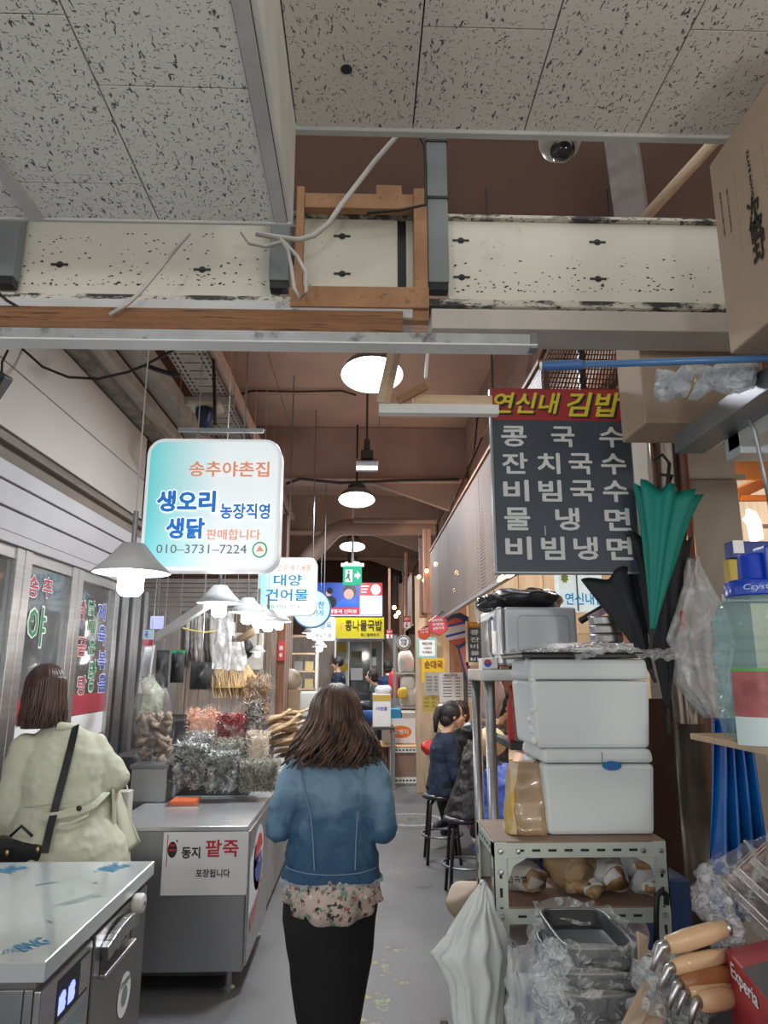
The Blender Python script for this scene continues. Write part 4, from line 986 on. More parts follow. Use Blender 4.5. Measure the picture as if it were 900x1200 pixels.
# white awning arms
for k, (pa, pb, Ya, Yb) in enumerate([((184, 747), (246, 706), 5.4, 4.8), ((275, 753), (301, 738), 6.8, 6.4)]):
    tag(obj('slanted_bar', MB().bar(W(*pa, Y=Ya), W(*pb, Y=Yb), .04, .06), M['white' if k == 0 else 'pine'], bev=.004), ['white slanted awning arm running down left of the fish bundle', 'short tan slanted arm in front of the wooden stall wall'][k], 'arm')
# roll shutter behind the stall, framed
wl2 = struct('wall_left_far')
XB = -2.75
M['slat'] = mat('shutter_slat', (.46, .44, .42), .5, .3, var=.08, vs=4)
for k in range(7):
    a = W(172, 678 + k * 5.5, Y=8.6); obj('slat', MB().bx(XB, -1.0, 8.6, 8.63, a.z - .052, a.z), M['slat'], wl2, bev=.006)
obj('stall_back', MB().bx(XB - .05, XB, 6.3, 18, 0, ZT), mat('back_wall_paint', (.26, .24, .23), .8, var=.2, vs=2), wl2)
obj('stall_back', MB().bx(-3.4, -2.0, 6.3, 6.36, 2.55, ZT), M['darkbrown'], wl2)
# vertical boards of the wooden shop front
M['plank'] = wood('weathered_plank', (.30, .24, .20), (.44, .37, .32), (12, 12, 1), .7)
M['plank_b'] = wood('red_brown_plank', (.22, .10, .06), (.33, .17, .11), (12, 12, 1), .7)
x = -2.2; k = 0
while x < -.98:
    wd = .10 + .03 * ((k * 5) % 3)
    obj('plank', MB().bx(x, x + wd - .006, 8.7 + .01 * (k % 2), 8.76, 0, 2.55), M['plank_b'] if (x > -1.16) else M['plank'], wl2, bev=.004); x += wd; k += 1
for kk in range(9):
    y_ = 8.8 + kk * .13
    obj('plank', MB().bx(-1.02, -.97, y_, y_ + .122, 0, 2.55), M['plank_b' if kk % 2 else 'plank'], wl2, bev=.003)
obj('plank_frieze', MB().bx(-2.7, -.95, 8.68, 8.9, 2.55, 3.5), M['darkbrown'], wl2)
c = W(304, 800, Y=8.62)
for dx_ in (0, .13): obj('door_pull', MB().path([c + V(dx_, 0, .22), c + V(dx_, -.06, .2), c + V(dx_, -.06, -.2), c + V(dx_, 0, -.22)], .012, 6), M['steel_dark'], wl2)
# small black fan on the stall wall
c = W(285, 761, Y=8.4)
t = thing('wall_fan', 'small black and white fan fixed on the wooden stall wall', 'fan', c)
obj('motor', MB().lathe([(.0, -.06), (.10, -.05), (.12, 0), (.10, .05), (0, .06)], c, 18, (PI / 2, 0, 0)), M['black'], t, smooth=True)
obj('panel', MB().box(c + V(.04, .08, -.02), (.36, .05, .42)), M['white'], t, bev=.01)
obj('arm', MB().bar(c + V(0, .05, 0), c + V(0, .3, .05), .04, .04), M['dark'], t)
# extinguisher cabinet
pl = facing(325, 334, 751, 775, 8.66)
t = thing('alarm_box', 'slim red fire alarm box mounted on the wooden shop front', 'alarm box', pl.p(.5, 0))
m_ = MB(); pl.rect(m_, 0, 1, 0, 1, -.04, .03); obj('case', m_, M['red'], t, bev=.01)
m_ = MB(); pl.rect(m_, .3, .75, .55, .75, .03, .036); obj('plate', m_, M['paper'], t)
m_ = MB(); pl.disc(m_, .5, .3, .2, .1, .03, .04, 10); obj('button', m_, M['white'], t)
# hanging framed mirror + price card at the corner post
a0, a1 = W(161, 812, Y=5.75), W(180, 756, Y=5.75)
t = thing('hanging_mirror', 'narrow framed mirror hanging at the corner post left of the stall', 'mirror', V(a0.x + .05, 5.75, a0.z))
def tiltq(x0, x1, z0, z1, l0, l1, sk=.07):
    P_ = Plane((a0.x, 5.75, a0.z), (1, 0, 0), (0, 0, 1)); m_ = MB(); w_ = a1.x - a0.x; h_ = a1.z - a0.z
    pts = [(x * w_ * .8 + sk * z * h_ * 1, z * h_) for x, z in ((x0, z0), (x1, z0), (x1, z1), (x0, z1))]
    P_.poly(m_, pts, l0, l1); return m_
obj('frame', tiltq(0, 1, 0, 1, -.02, 0), M['white'], t); obj('mirror_glass', tiltq(.1, .9, .32, .95, 0, .003), mat('mirror', (.35, .37, .40), .1, .9), t); obj('price_card', tiltq(.12, .88, .05, .30, 0, .004), M['paper'], t)
obj('hook_wire', MB().path([V(a0.x + .08, 5.76, a1.z), V(a0.x + .09, 5.77, 2.6)], .004, 6), M['steel'], t)
pl = facing(167, 180, 738, 757, 5.7)
t = thing('picture_card', 'small red and blue picture card above the hanging mirror', 'card', pl.p(.5, 0))
m_ = MB(); pl.rect(m_, 0, 1, 0, 1, -.005, .0); obj('card', m_, mat('pale_blue_card', (.5, .65, .75), .5), t)
m_ = MB(); pl.rect(m_, .02, .98, .02, .4, 0, .002); obj('print', m_, M['redband'], t)
m_ = MB(); pl.text(m_, '곡', .2, .5, .5, .9, .03, lift=.003); obj('lettering', m_, M['let_blue'], t)
pl = facing(176, 191, 722, 737, 5.9)
t = thing('picture_card', 'small lilac screen glowing behind the hanging mirror', 'card', pl.p(.5, 0))
m_ = MB(); pl.rect(m_, 0, 1, 0, 1, -.02, .0); obj('card', m_, mat('lilac_screen', (.42, .45, .75), .4, emit=.5), t)
obj('bracket', MB().path([pl.p(.5, .9, -.01), V(pl.p(.5, 0).x, 5.92, 2.6)], .006, 6), M['steel_dark'], t)
# white paper strip hanging
tag(obj('price_strip', MB().bx(W(268, 740, Y=7.2).x, W(275, 740, Y=7.2).x, 7.2, 7.21, W(270, 745, Y=7.2).z, W(270, 729, Y=7.2).z), M['paper']), 'narrow white paper strip under the third cone lamp', 'paper')
# ---- far deli stall on the left (x 335-385)
t = thing('deli_counter', 'white tiled side dish counter beyond the wooden shop front', 'counter', V(-.95, 10.6, 0))
obj('body', MB().bx(-1.5, -.62, 10.0, 12.2, 0, .98), mat('counter_white', (.48, .50, .53), .5, var=.05), t, bev=.01)
obj('top', MB().bx(-1.55, -.58, 9.95, 12.25, .98, 1.04), M['white'], t, bev=.01)
obj('ice_box', MB().bx(-1.05, -.62, 9.96, 10.4, 1.04, 1.30), M['foam'], t, bev=.02)
pl = facing(338, 356, 806, 832, 9.99)
m_ = MB(); pl.disc(m_, .7, .5, .3, .35, .0, .008, 20); obj('emblem', m_, mat('oval_blue', (.06, .1, .35), .5), t)
c = W(340, 797, Y=9.7)
t = thing('round_jar', 'round cream coloured lidded tub at the near end of the side dish counter', 'tub', c)
obj('tub', MB().ball(c, (.15, .15, .15), 18, 12), mat('cream_tub', (.62, .52, .44), .5), t, smooth=True)
obj('stand', MB().bx(c.x - .13, c.x + .13, 9.6, 9.84, 0, c.z - .12), M['pine'], t, bev=.01)
rn = random.Random(11)
pal = [(.5, .06, .04), (.08, .25, .12), (.6, .35, .2), (.65, .6, .5), (.35, .08, .05), (.2, .2, .22)]
for k in range(9):
    p = W(348 + 4.4 * k, 797 + (k % 2) * 3, Y=10.4 + .16 * (k % 4)); z0 = 1.302 if (p.x > -1.05 and p.y < 10.4) else 1.04
    p.z = 1.04; p.y = 10.5 + .17 * (k % 4)
    t = thing('dish_tub', 'tub of %s side dish on the far white counter, %s in its row' % (['red', 'dark green', 'orange tan', 'cream', 'maroon', 'grey'][k % 6], ['leftmost', 'second', 'third', 'fourth', 'fifth', 'sixth', 'seventh', 'eighth', 'last'][k]), 'tub', p, 'side dish tubs on the far counter')
    obj('tub', MB().lathe([(.05, 0), (.075, .07), (.075, .09)], p, 12), M['white'], t, smooth=True)
    obj('food', MB().ball(p + V(0, 0, .09), (.068, .068, .05), 10, 6).jitter(.012, 20, k), mat('side_dish', pal[k % 6], .5, var=.3, vs=30), t, smooth=True)
# far left shelving (x 355-385, y 740-795)
t = thing('wall_shelf', 'pale shelf unit on the far left wall behind the side dish counter', 'shelf', V(-1.3, 12.6, 1.2))
for k in range(4): obj('shelf_board', MB().bx(-1.6, -.8, 12.6, 12.95, 1.25 + k * .3, 1.28 + k * .3), M['pine'], t, bev=.003)
for xx in (-1.6, -.8): obj('upright', MB().bx(xx - .02, xx + .02, 12.6, 12.95, 0, 2.3), M['white'], t)
for k in range(8):
    p = V(-1.5 + (k % 4) * .19, 12.75, 1.28 + .3 * (k // 4) + 0)
    tag(obj('carton', MB().box(p + V(0, 0, .08), (.15, .18, .155)), mat('carton_c', [(.6, .58, .5), (.5, .2, .12), (.35, .37, .4), (.65, .55, .3)][k % 4], .7), bev=.004), 'small %s carton on the %s board of the far left shelf unit' % (['pale cream', 'red brown', 'grey', 'mustard'][k % 4], ['lowest', 'second'][k // 4]), 'carton', 'cartons on the far left shelf')
# ================================================================== RIGHT SIDE SETTING
wr = struct('wall_right')
M['beige'] = mat('beige_plaster', (.36, .315, .265), .8, var=.05, vs=2, bump=.05, bs=20, spots=((.22, .19, .16), 4, .68, .1))
M['oak'] = wood('light_wood_panel', (.45, .33, .21), (.55, .42, .29), (8, 8, 1), .6)
XWR = 2.5
for k in range(22):
    y = 1.2 + k * .6; obj('wall_panel', MB().bx(XWR, XWR + .05, y + .004, y + .596, 0, 3.3), M['oak'] if k % 3 else M['plank_b'], wr)
obj('upper_wall', MB().bx(XWR, XWR + .1, 1.2, 17, 3.3, ZT), M['darkbrown'], wr)
obj('food_hall_ceiling', MB().bx(1.55, XWR, 3.3, 17, 3.30, 3.36), M['darkbrown'], wr)
x0 = W(797, 640, Y=2.95).x; x1 = W(873, 640, Y=2.95).x
obj('column', MB().bx(x0, x1, 2.95, 3.4, 0, 4.8), M['beige'], wr, bev=.01)
# end wall with shop front
we = struct('wall_end')
obj('upper', MB().bx(-3.4, 3, 17.0, 17.1, 2.4, ZT), M['darkbrown'], we)
obj('side', MB().bx(-3.4, W(392, 760, Y=17).x, 17, 17.1, 0, 2.4).bx(W(449, 760, Y=17).x, 3, 17, 17.1, 0, 2.4), M['plank'], we)
dr = struct('door_4')
YD = 16.5
def fx(px): return W(px, 780, Y=YD).x
zt_ = W(420, 752, Y=YD).z
for px, wd in ((394, 1.2), (407, 3.2), (434.5, 1.6), (448, 1.2)):
    w2 = wd / 830 * YD / 2; obj('door_frame', MB().bx(fx(px) - w2, fx(px) + w2, YD - .03, YD + .04, 0, zt_), M['white'], dr)
obj('header', MB().bx(fx(393), fx(449), YD - .03, YD + .04, zt_, zt_ + .1), M['white'], dr)
obj('pane', MB().bx(fx(394), fx(407), YD, YD + .01, .2, zt_), mat('poster_glass', (.34, .30, .25), .25, two=(.5, .45, .36), vs=2), dr)
obj('pane', MB().bx(fx(409), fx(434), YD, YD + .01, .0, zt_), M['glassdark'], dr)
obj('pane', MB().bx(fx(435), fx(448), YD, YD + .01, .0, zt_), mat('dim_glass', (.2, .19, .18), .2), dr)
for (a_, b_, c_, d_, m__) in ((395, 405, 754, 764, 'yel'), (390, 408, 778, 786, 'yel'), (411, 425, 783, 797, 'white'), (412, 424, 763, 781, 'pic'), (436, 441, 760, 770, 'grn'), (436, 441, 770, 780, 'white')):
    pl = facing(a_, b_, c_, d_, YD - .04); m_ = MB(); pl.rect(m_, 0, 1, 0, 1, -.01, 0)
    obj('sticker', m_, {'yel': mat('yellow_sticker', (.62, .48, .04), .5), 'white': M['paper'], 'pic': mat('pic_sticker', (.3, .28, .25), .5, two=(.12, .14, .1), vs=5), 'grn': M['exit_g'] if 'exit_g' in M else mat('dark_green_sticker', (.03, .12, .08), .5)}[m__], dr)
# yellow sign
M['yelsign'] = mat('yellow_sign_face', (.62, .52, .02), .4, emit=.12)
pl = facing(393, 450, 723, 748, 15.6)
t = thing('shop_sign', 'wide yellow sign board with black soup lettering over the far doorway', 'sign', pl.p(.5, 0))
m_ = MB(); pl.rect(m_, 0, 1, 0, 1, -.15, 0); obj('board', m_, M['yelsign'], t)
m_ = MB(); pl.rect(m_, -.01, 1.01, -.03, .02, -.16, .02); obj('frame', m_, M['steel'], t)
signtext(t, pl, '콩나물국밥', .20, .96, .36, .86, 'ink', .03); signtext(t, pl, '콩나물해장국', .52, .90, .10, .24, 'ink', .01); signtext(t, pl, '시장', .09, .15, .40, .75, 'l_peach', .02)
obj('bracket', MB().bx(pl.p(.1, 0).x, pl.p(.9, 0).x, 15.76, 17.0, pl.p(0, .9).z - .03, pl.p(0, .9).z), M['steel_dark'], t)
# television
pl = facing(370, 448, 683, 722, 14.6)
t = thing('television', 'large hanging screen showing a person in a blue jacket and red captions', 'television', pl.p(.5, 0))
m_ = MB(); pl.rect(m_, -.01, 1.01, -.03, 1.03, -.10, -.004); obj('casing', m_, M['dark'], t)
def scr(name, c, e=.8): return mat(name, c, .3, emit=e)
S_ = {'blue': scr('screen_blue', (.02, .07, .42)), 'red': scr('screen_red', (.62, .03, .05)), 'lil': scr('screen_lilac', (.55, .58, .80)), 'wht': scr('screen_white', (.85, .85, .9)), 'skin': scr('screen_skin', (.62, .34, .28)), 'blk': scr('screen_black', (.01, .01, .015), .2), 'jkt': scr('screen_jacket', (.02, .12, .60))}
def srect(nm, k, a, b, c, d, l=.001): m_ = MB(); pl.rect(m_, a, b, c, d, -.003, l); return obj(nm, m_, S_[k], t)
srect('screen', 'blue', 0, 1, 0, 1, 0)
srect('picture_panel', 'red', 0, .66, .04, .25); srect('picture_panel', 'red', .66, 1, .62, 1); srect('picture_panel', 'lil', .66, 1, .05, .62); srect('picture_panel', 'lil', 0, 1, 0, .04)
def sdisc(nm, k, u, v, ru, rv, l): m_ = MB(); pl.disc(m_, u, v, ru, rv, .0, l, 20); obj(nm, m_, S_[k], t)
m_ = MB(); pl.poly(m_, [(.30, .27), (.66, .27), (.66, .40), (.60, .52), (.42, .52), (.34, .42)], .0, .002); obj('picture_jacket', m_, S_['jkt'], t)
sdisc('picture_hair', 'blk', .51, .76, .10, .20, .003); sdisc('picture_face', 'skin', .495, .66, .075, .155, .004); sdisc('picture_person', 'blk', .22, .42, .09, .18, .002); sdisc('picture_face', 'skin', .19, .68, .04, .09, .003); sdisc('picture_person', 'blk', .21, .76, .045, .10, .004); sdisc('picture_disc', 'wht', .90, .80, .075, .16, .003)
m_ = MB()
for k in range(3): pl.rect(m_, .68, .80 - .02 * k, .88 - .09 * k, .92 - .09 * k, 0, .002)
for k in range(7): pl.rect(m_, .69, .97 - .03 * (k % 3), .10 + .065 * k, .125 + .065 * k, 0, .0025)
obj('picture_lines', m_, S_['wht'], t, kind='stuff')
m_ = MB(); pl.text(m_, '현장 생중계 인터뷰', .05, .62, .08, .20, .02, lift=.003); obj('lettering', m_, S_['wht'], t)
obj('ceiling_arm', MB().bx(pl.p(.5, 0).x - .04, pl.p(.5, 0).x + .04, 14.66, 14.74, pl.p(0, 1).z, ZT), M['dark'], t)

# ---- perforated screens above the food stalls
def meshmat(name, c, sc, holes=.42):
    m = bpy.data.materials.new(name); m.use_nodes = True; nt = m.node_tree; N = nt.nodes; L = nt.links
    out = N['Material Output']; p = N['Principled BSDF']; p.inputs['Base Color'].default_value = (*c, 1); p.inputs['Metallic'].default_value = .2; p.inputs['Roughness'].default_value = .6
    tc = N.new('ShaderNodeTexCoord'); v = N.new('ShaderNodeTexVoronoi'); v.inputs['Scale'].default_value = sc; v.inputs['Randomness'].default_value = 0
    L.new(tc.outputs['Object'], v.inputs['Vector']); r = N.new('ShaderNodeMath'); r.operation = 'LESS_THAN'; r.inputs[1].default_value = holes; L.new(v.outputs['Distance'], r.inputs[0])
    tr = N.new('ShaderNodeBsdfTransparent'); mx = N.new('ShaderNodeMixShader'); L.new(r.outputs[0], mx.inputs[0]); L.new(p.outputs[0], mx.inputs[1]); L.new(tr.outputs[0], mx.inputs[2]); L.new(mx.outputs[0], out.inputs[0])
    return m
M['perf'] = meshmat('perforated_metal', (.20, .15, .135), 45, .30)
XM = .78
def mesh_screen(label, ya, yb, z0, z1, nx=4):
    t = thing('perforated_screen', label, 'screen', V(XM, (ya + yb) / 2, z0))
    n = max(1, round((yb - ya) / .9))
    for k in range(n):
        a = ya + (yb - ya) * k / n; b = ya + (yb - ya) * (k + 1) / n
        obj('mesh_panel', MB().bx(XM, XM + .004, a + .004, b - .004, z0, z1), M['perf'], t)
    obj('bottom_edge', MB().bx(XM - .012, XM + .02, ya, yb, z0 - .02, z0), M['steel'], t); obj('top_edge', MB().bx(XM - .012, XM + .02, ya, yb, z1, z1 + .02), M['plank_b'], t)
    for k in range(n + 1):
        a = ya + (yb - ya) * k / n; obj('upright', MB().bx(XM + .004, XM + .03, a - .012, a + .012, z0, z1), M['darkbrown'], t)
    for a in (ya + .3, yb - .3): obj('hanger', MB().bar(V(XM + .01, a, z1), V(1.4, a, 4.3), .02, .02), M['darkbrown'], t)
    return t
zs0 = W(600, 680, X=XM).z; zs1 = W(577, 523, X=XM).z
mesh_screen('near perforated metal screen above the food stalls, behind the menu board', 2.9, W(505, 700, X=XM).y, zs0 + .04, zs1)
mesh_screen('far perforated metal screen, left of the glowing round bulbs', W(483, 720, X=XM).y, 13.6, 2.3, 3.1)
wp = struct('wall_stall_posts')
ypst = W(494, 700, X=XM).y
for dy in (-.35, .35): obj('post', MB().bx(XM, XM + .10, ypst + dy - .05, ypst + dy + .05, 2.3, 3.4), M['plank_b'], wp, bev=.004)
obj('post', MB().bx(XM + .02, XM + .1, ypst - .3, ypst + .3, 2.35, 3.3), M['darkbrown'], wp)
obj('post', MB().bx(XM, XM + .10, 13.9, 14.0, 0, 3.4), M['plank_b'], wp)
obj('post', MB().bx(XM, XM + .10, 15.2, 15.3, 0, 3.4), M['plank_b'], wp)
obj('post', MB().bx(XM + .05, XM + .1, 13.9, 17, 2.0, 3.4), M['darkbrown'], wp)
# warm bulbs
M['edison'] = mat('edison_bulb', (1, .7, .3), .4, emit=18, ecol=(1, .52, .16))
bl = [(511, 661, 7.6), (500, 669, 9.0), (491, 676, 9.2), (501, 677, 9.1), (497, 680, 9.15), (462, 712, 13.7), (464, 722, 13.8), (467, 718, 13.75), (522, 680, 7.4), (533, 671, 7.0), (527, 691, 7.3), (587, 675, 4.9)]
for i, (px, py, Y) in enumerate(bl):
    c = W(px, py, Y=Y)
    if i >= 8: c.x = max(c.x, XM + .15)
    r = .022 if Y < 9.3 else .035
    t = thing('string_bulb', 'small warm glowing bulb hanging over the food stalls', 'bulb', c, 'warm bulbs over the food stalls')
    obj('bulb', MB().ball(c, (r, r, r * 1.2), 10, 8), M['edison'], t, smooth=True); obj('cap', MB().tube(c + V(0, 0, r), c + V(0, 0, r * 2.4), r * .5, n=8), M['black'], t)
    obj('wire', MB().path([c + V(0, 0, r * 2), V(c.x, c.y, 3.4)], .004, 5), M['black'], t)
point('bulb_light', (1.5, 9.0, 2.6), 22, (1, .78, .55), .2)
point('bulb_light', (1.7, 6.0, 2.7), 26, (1, .88, .75), .2)
area('food_stall_light', (1.35, 12.0, 3.1), .7, 35, (1, .92, .82))
area('food_stall_light', (1.7, 4.2, 3.0), .5, 12, (1, .94, .86))
# aluminium strip lights on the stall edge
for (px, py, Y) in ((598, 676, 3.9), (612, 671, 3.65)):
    c = W(px, py, Y=Y); c.x = XM - .01
    tag(obj('edge_light', MB().box(c + V(0, 0, -.01), (.02, .16, .015)), mat('strip_warm', (1, .8, .5), .4, emit=5, ecol=(1, .75, .45))), ['short warm strip light on the screen edge, farther one', 'short warm strip light on the screen edge, nearer one'][px > 600], 'light')
# black wire grille high on the right
t = thing('wire_grille', 'dark wire grille high on the right between the cream panel and the menu board', 'grille', W(690, 460, Y=3.1))
m_ = MB()
for k in range(26):
    u = k / 25; m_.tube(W(655 + 75 * u, 385, Y=3.0), W(622 + 103 * u, 462, Y=3.1), .0035, n=4)
for k in range(14):
    v = k / 13; m_.tube(W(655 - 33 * v, 388 + 70 * v, Y=3.05), W(735, 384 + 76 * v + 3, Y=3.05), .003, n=4)
obj('wires', m_, mat('dark_wire', (.10, .055, .04), .6), t, kind='stuff')
obj('grille_bar', MB().bar(W(679, 380, Y=3.12), W(683, 465, Y=3.12), .035, .03), M['black'], t); obj('grille_bar', MB().bar(W(729, 380, Y=3.12), W(731, 465, Y=3.12), .05, .03), M['black'], t)
obj('grille_bar', MB().bar(W(634, 396, Y=3.12), W(735, 398, Y=3.12), .03, .03), M['darkbrown'], t)

# ================================================================== MENU BOARD
pl = facing(579, 742, 456, 670, 2.6)
M['slate'] = mat('slate_board', (.045, .062, .085), .45, var=.12, vs=4); M['menured'] = mat('menu_red', (.36, .025, .03), .45, spots=((.25, .10, .06), 9, .66, .08))
M['menuw'] = mat('menu_white', (.66, .69, .70), .5); M['menuy'] = mat('menu_yellow', (.72, .60, .03), .5)
t = thing('menu_board', 'hanging dark menu board with white noodle names under a red and yellow heading', 'menu board', pl.p(.5, 0))
m_ = MB(); pl.rect(m_, -.012, 1.012, -.012, 1.0, -.03, -.001); obj('back_panel', m_, M['steel_dark'], t, bev=.003)
m_ = MB(); pl.rect(m_, 0, 1, 0, .82, -.001, .0005); obj('slate_face', m_, M['slate'], t)
m_ = MB(); pl.rect(m_, 0, 1, .82, 1, -.001, .0012); obj('heading_band', m_, M['menured'], t)
def mpx(s, x0, x1, y0, y1, m, bold=.03, shear=0, lift=.003, nm='lettering'):
    o = MB(); pl.text(o, s, (x0 - 579) / 163, (x1 - 579) / 163, (670 - y1) / 214, (670 - y0) / 214, bold, shear, lift); obj(nm, o, m, t)
mpx('연신내', 585, 664, 464, 489, M['black'], .05, .25, .002, 'lettering_shadow'); mpx('연신내', 582, 662, 461, 487, M['menuy'], .04, .25)
mpx('김밥', 672, 738, 462, 492, M['black'], .05, .25, .002, 'lettering_shadow'); mpx('김밥', 669, 735, 460, 490, M['menuy'], .04, .25)
rows = [('콩 국수', 502, 527), ('잔치국수', 534, 559), ('비빔국수', 566, 591), ('물 냉면', 598, 624), ('비빔냉면', 631, 657)]
cols4 = [(589, 619), (630, 657), (667, 695), (705, 735)]; cols3 = [(589, 619), (648, 676), (705, 735)]
for s, y0_, y1_ in rows:
    cs = cols3 if ' ' in s else cols4
    for ch, (xa, xb) in zip(s.replace(' ', ''), cs): mpx(ch, xa, xb, y0_, y1_, M['menuw'], .045)
m_ = MB(); pl.rect(m_, .345, .35, .19, .24, 0, .002); obj('scratch', m_, M['menuw'], t)
for u_ in (.02, .98): obj('hanger', MB().path([pl.p(u_, .99, -.015), pl.p(u_, 1.10, -.015), V(pl.p(u_, 1).x, 2.61, 3.6)], .004, 6), M['black'], t)

# ================================================================== CARTONS ON THE HIGH SHELF
X0 = .93; zB = 2.40
def carton(label, y0, y1, zt__, xw, dz=0):
    t = thing('cardboard_carton', label, 'carton', V(X0 + xw / 2, (y0 + y1) / 2, zB + dz))
    obj('box', MB().bx(X0, X0 + xw, y0, y1, zB + dz, zt__), M['cardboard'], t, bev=.004)
    obj('tape', MB().bx(X0 + xw * .47, X0 + xw * .55, y0 - .001, y1 + .001, zB + dz - .0015, zB + dz), mat('brown_tape', (.40, .29, .18), .35), t)
    return t
t = carton('near cardboard carton at the top right edge with black brush lettering', 1.20, W(845, 320, X=X0).y, 2.95, .5)
PCn = Plane((X0 - .001, 0, 0), (0, -1, 0), (0, 0, 1))
def ctext(s, pa, pb, pc, pd, bold=.02, t=t, nm='lettering', rot=True):
    """text running down the side face; corners by face position"""
    a = W(pa, pc, X=X0 - .002); b = W(pb, pd, X=X0 - .002)
    o = MB(); y0_, y1_ = a.y, b.y; z1_, z0_ = a.z, b.z
    put_text(o, s, (X0 - .001, y1_ if rot else y0_, z1_), (0, 0, -(z1_ - z0_)), (0, (y0_ - y1_), 0), bold, 0, -.001) if rot else put_text(o, s, (X0 - .001, y0_, z0_), (0, y1_ - y0_, 0), (0, 0, z1_ - z0_), bold, 0, .001)
    obj(nm, o, M['ink'], t)
ctext('次', 874, 893, 238, 262, .04, rot=False); ctext('野', 878, 899, 264, 298, .04, rot=False)
ctext('鮮度 GUARANTEED FRESH', 843, 850, 226, 276, .05); ctext('NET WT 10KG PRODUCT', 851, 858, 222, 272, .05); ctext('KEEP DRY AND COOL PLACE', 859, 870, 200, 302, .06)
ctext('STYLE FOOD', 874, 884, 178, 232, .06); ctext('OF FINE FOOD', 892, 901, 165, 250, .06)
t2 = carton('farther cardboard carton on the high shelf, behind the blue pole', 2.2, W(737, 450, X=X0).y + .1, 2.78, .42, 0.012)
ctext('KS', 735, 746, 388, 400, .05, t=t2, rot=False, nm='label')
# shelf holding the cartons
t = thing('high_shelf', 'grey steel shelf frame holding the cartons at the top right', 'shelf', V(1.2, 1.9, 2.3))
ye = W(792, 520, X=X0 + .06).y
zz = 2.34
obj('shelf_deck', MB().bx(X0 + .20, 1.9, 1.0, ye + .05, zB - .022, zB - .002), mat('shelf_deck_grey', (.42, .43, .42), .5, .2), t, bev=.002)
obj('edge_angle', MB().bx(X0 + .10, X0 + .20, .6, ye + .1, zB - .085, zB - .022), M['steel_dark'], t, bev=.003)
obj('edge_angle', MB().bx(X0 + .20, X0 + .27, .6, ye - .05, zB - .13, zB - .06), mat('pale_angle', (.58, .59, .58), .4, .3), t, bev=.004)
obj('cross_angle', MB().bx(X0 + .2, 1.9, ye - .12, ye - .03, zB - .15, zB - .08), mat('pale_angle2', (.55, .60, .62), .4, .3), t, bev=.004)
obj('wall_bracket', MB().bx(1.85, XWR, 1.25, 1.35, zB - .12, zB - .03).bx(1.85, XWR, ye - .2, ye - .1, zB - .12, zB - .03), M['steel_dark'], t)
# thin hooked rod at the right edge
tag(obj('thin_rod', MB().path([W(878, 492, Y=1.55), W(884, 505, Y=1.55), W(893, 545, Y=1.55), W(904, 600, Y=1.55)], .005, 8), M['steel_dark'], smooth=True), 'thin dark rod hanging from the high shelf at the right edge', 'rod')
# blue pole with grip
p0 = W(634, 429, Y=1.72); p1 = W(930, 419, Y=1.58); d = (p1 - p0)
t = thing('mop_pole', 'blue mop pole lying crosswise above the menu board', 'pole', (p0 + p1) / 2)
M['bluepole'] = mat('blue_pole', (.07, .19, .42), .3, coat=.4)
obj('tube', MB().tube(p0 + d * .16, p1, .0095, n=14), M['bluepole'], t, smooth=True)
obj('grip', MB().path([p0, p0 + d * .01, p0 + d * .14, p0 + d * .16, p0 + d * .18], [.010, .0125, .0135, .0145, .010], 16), mat('blue_grip', (.05, .14, .36), .45), t, smooth=True)
obj('end_cap', MB().tube(p0 - d * .006, p0 + d * .004, .0115, n=14), M['white'], t)
# clear plastic bundle
t = thing('plastic_bundle', 'rolled clear plastic sheets tied with string, lying under the blue pole', 'plastic bundle', W(820, 450, Y=1.8))
A = W(772, 452, Y=1.85); B = W(885, 438, Y=1.7)
m_ = MB()
for k in range(9):
    o_ = V(0, rnd.uniform(-.02, .02), rnd.uniform(-.022, .022)); pts = [A.lerp(B, u / 12) + o_ + noise.noise_vector(V(u * .9, k * 3, 0)) * .012 for u in range(13)]
    m_.path(pts, [.022 + .008 * math.sin(u * 1.3 + k) for u in range(13)], 9)
m_.jitter(.006, 45, 2)
obj('rolled_film', m_, film('bundle_film', (.75, .80, .86), .38, .12, 25), t, smooth=True)
c = A.lerp(B, .32); obj('string', MB().path([c + V(.01 * math.sin(an), .045 * math.cos(an), .045 * math.sin(an)) for an in [k * PI / 8 for k in range(17)]], .003, 6), M['gold'], t)

# ================================================================== PIPES, UMBRELLAS, BAGS
c = W(780, 540, Y=2.72)
t = thing('steel_pipe', 'tall polished steel pipe standing in front of the beige column', 'pipe', V(c.x, 2.72, 0))
obj('pipe', MB().tube(V(c.x, 2.72, 0), V(c.x, 2.72, 2.95), .056, n=28), mat('polished_pipe', (.23, .19, .165), .2, .9, var=.25, vs=3), t, smooth=True)
obj('coupling', MB().tube(V(c.x, 2.72, 2.16), V(c.x, 2.72, 2.19), .060, n=28), M['steel'], t, smooth=True)
obj('lower_sleeve', MB().tube(V(c.x, 2.72, 0), V(c.x, 2.72, 1.42), .060, n=28), mat('dull_sleeve', (.085, .07, .055), .35, .6, var=.3, vs=6, spots=((.35, .33, .28), 9, .7, .05)), t, smooth=True)
c2 = W(797, 540, Y=2.86)
tag(obj('brown_pipe', MB().tube(V(c2.x, 2.86, 0), V(c2.x, 2.86, 2.9), .030, n=16), mat('red_brown_pipe', (.16, .05, .035), .45), smooth=True), 'thin red brown pipe beside the tall polished one', 'pipe')
c3 = W(768, 540, Y=2.86)
tag(obj('cable_white_pair', MB().path([V(c3.x - .02, 2.88, 3), V(c3.x - .02, 2.88, 2.2), V(c3.x - .03, 2.85, 2.1), V(c3.x, 2.85, 1.9)], .008, 8), M['cable_white'], smooth=True), 'looped pale cable left of the polished pipe', 'cable')
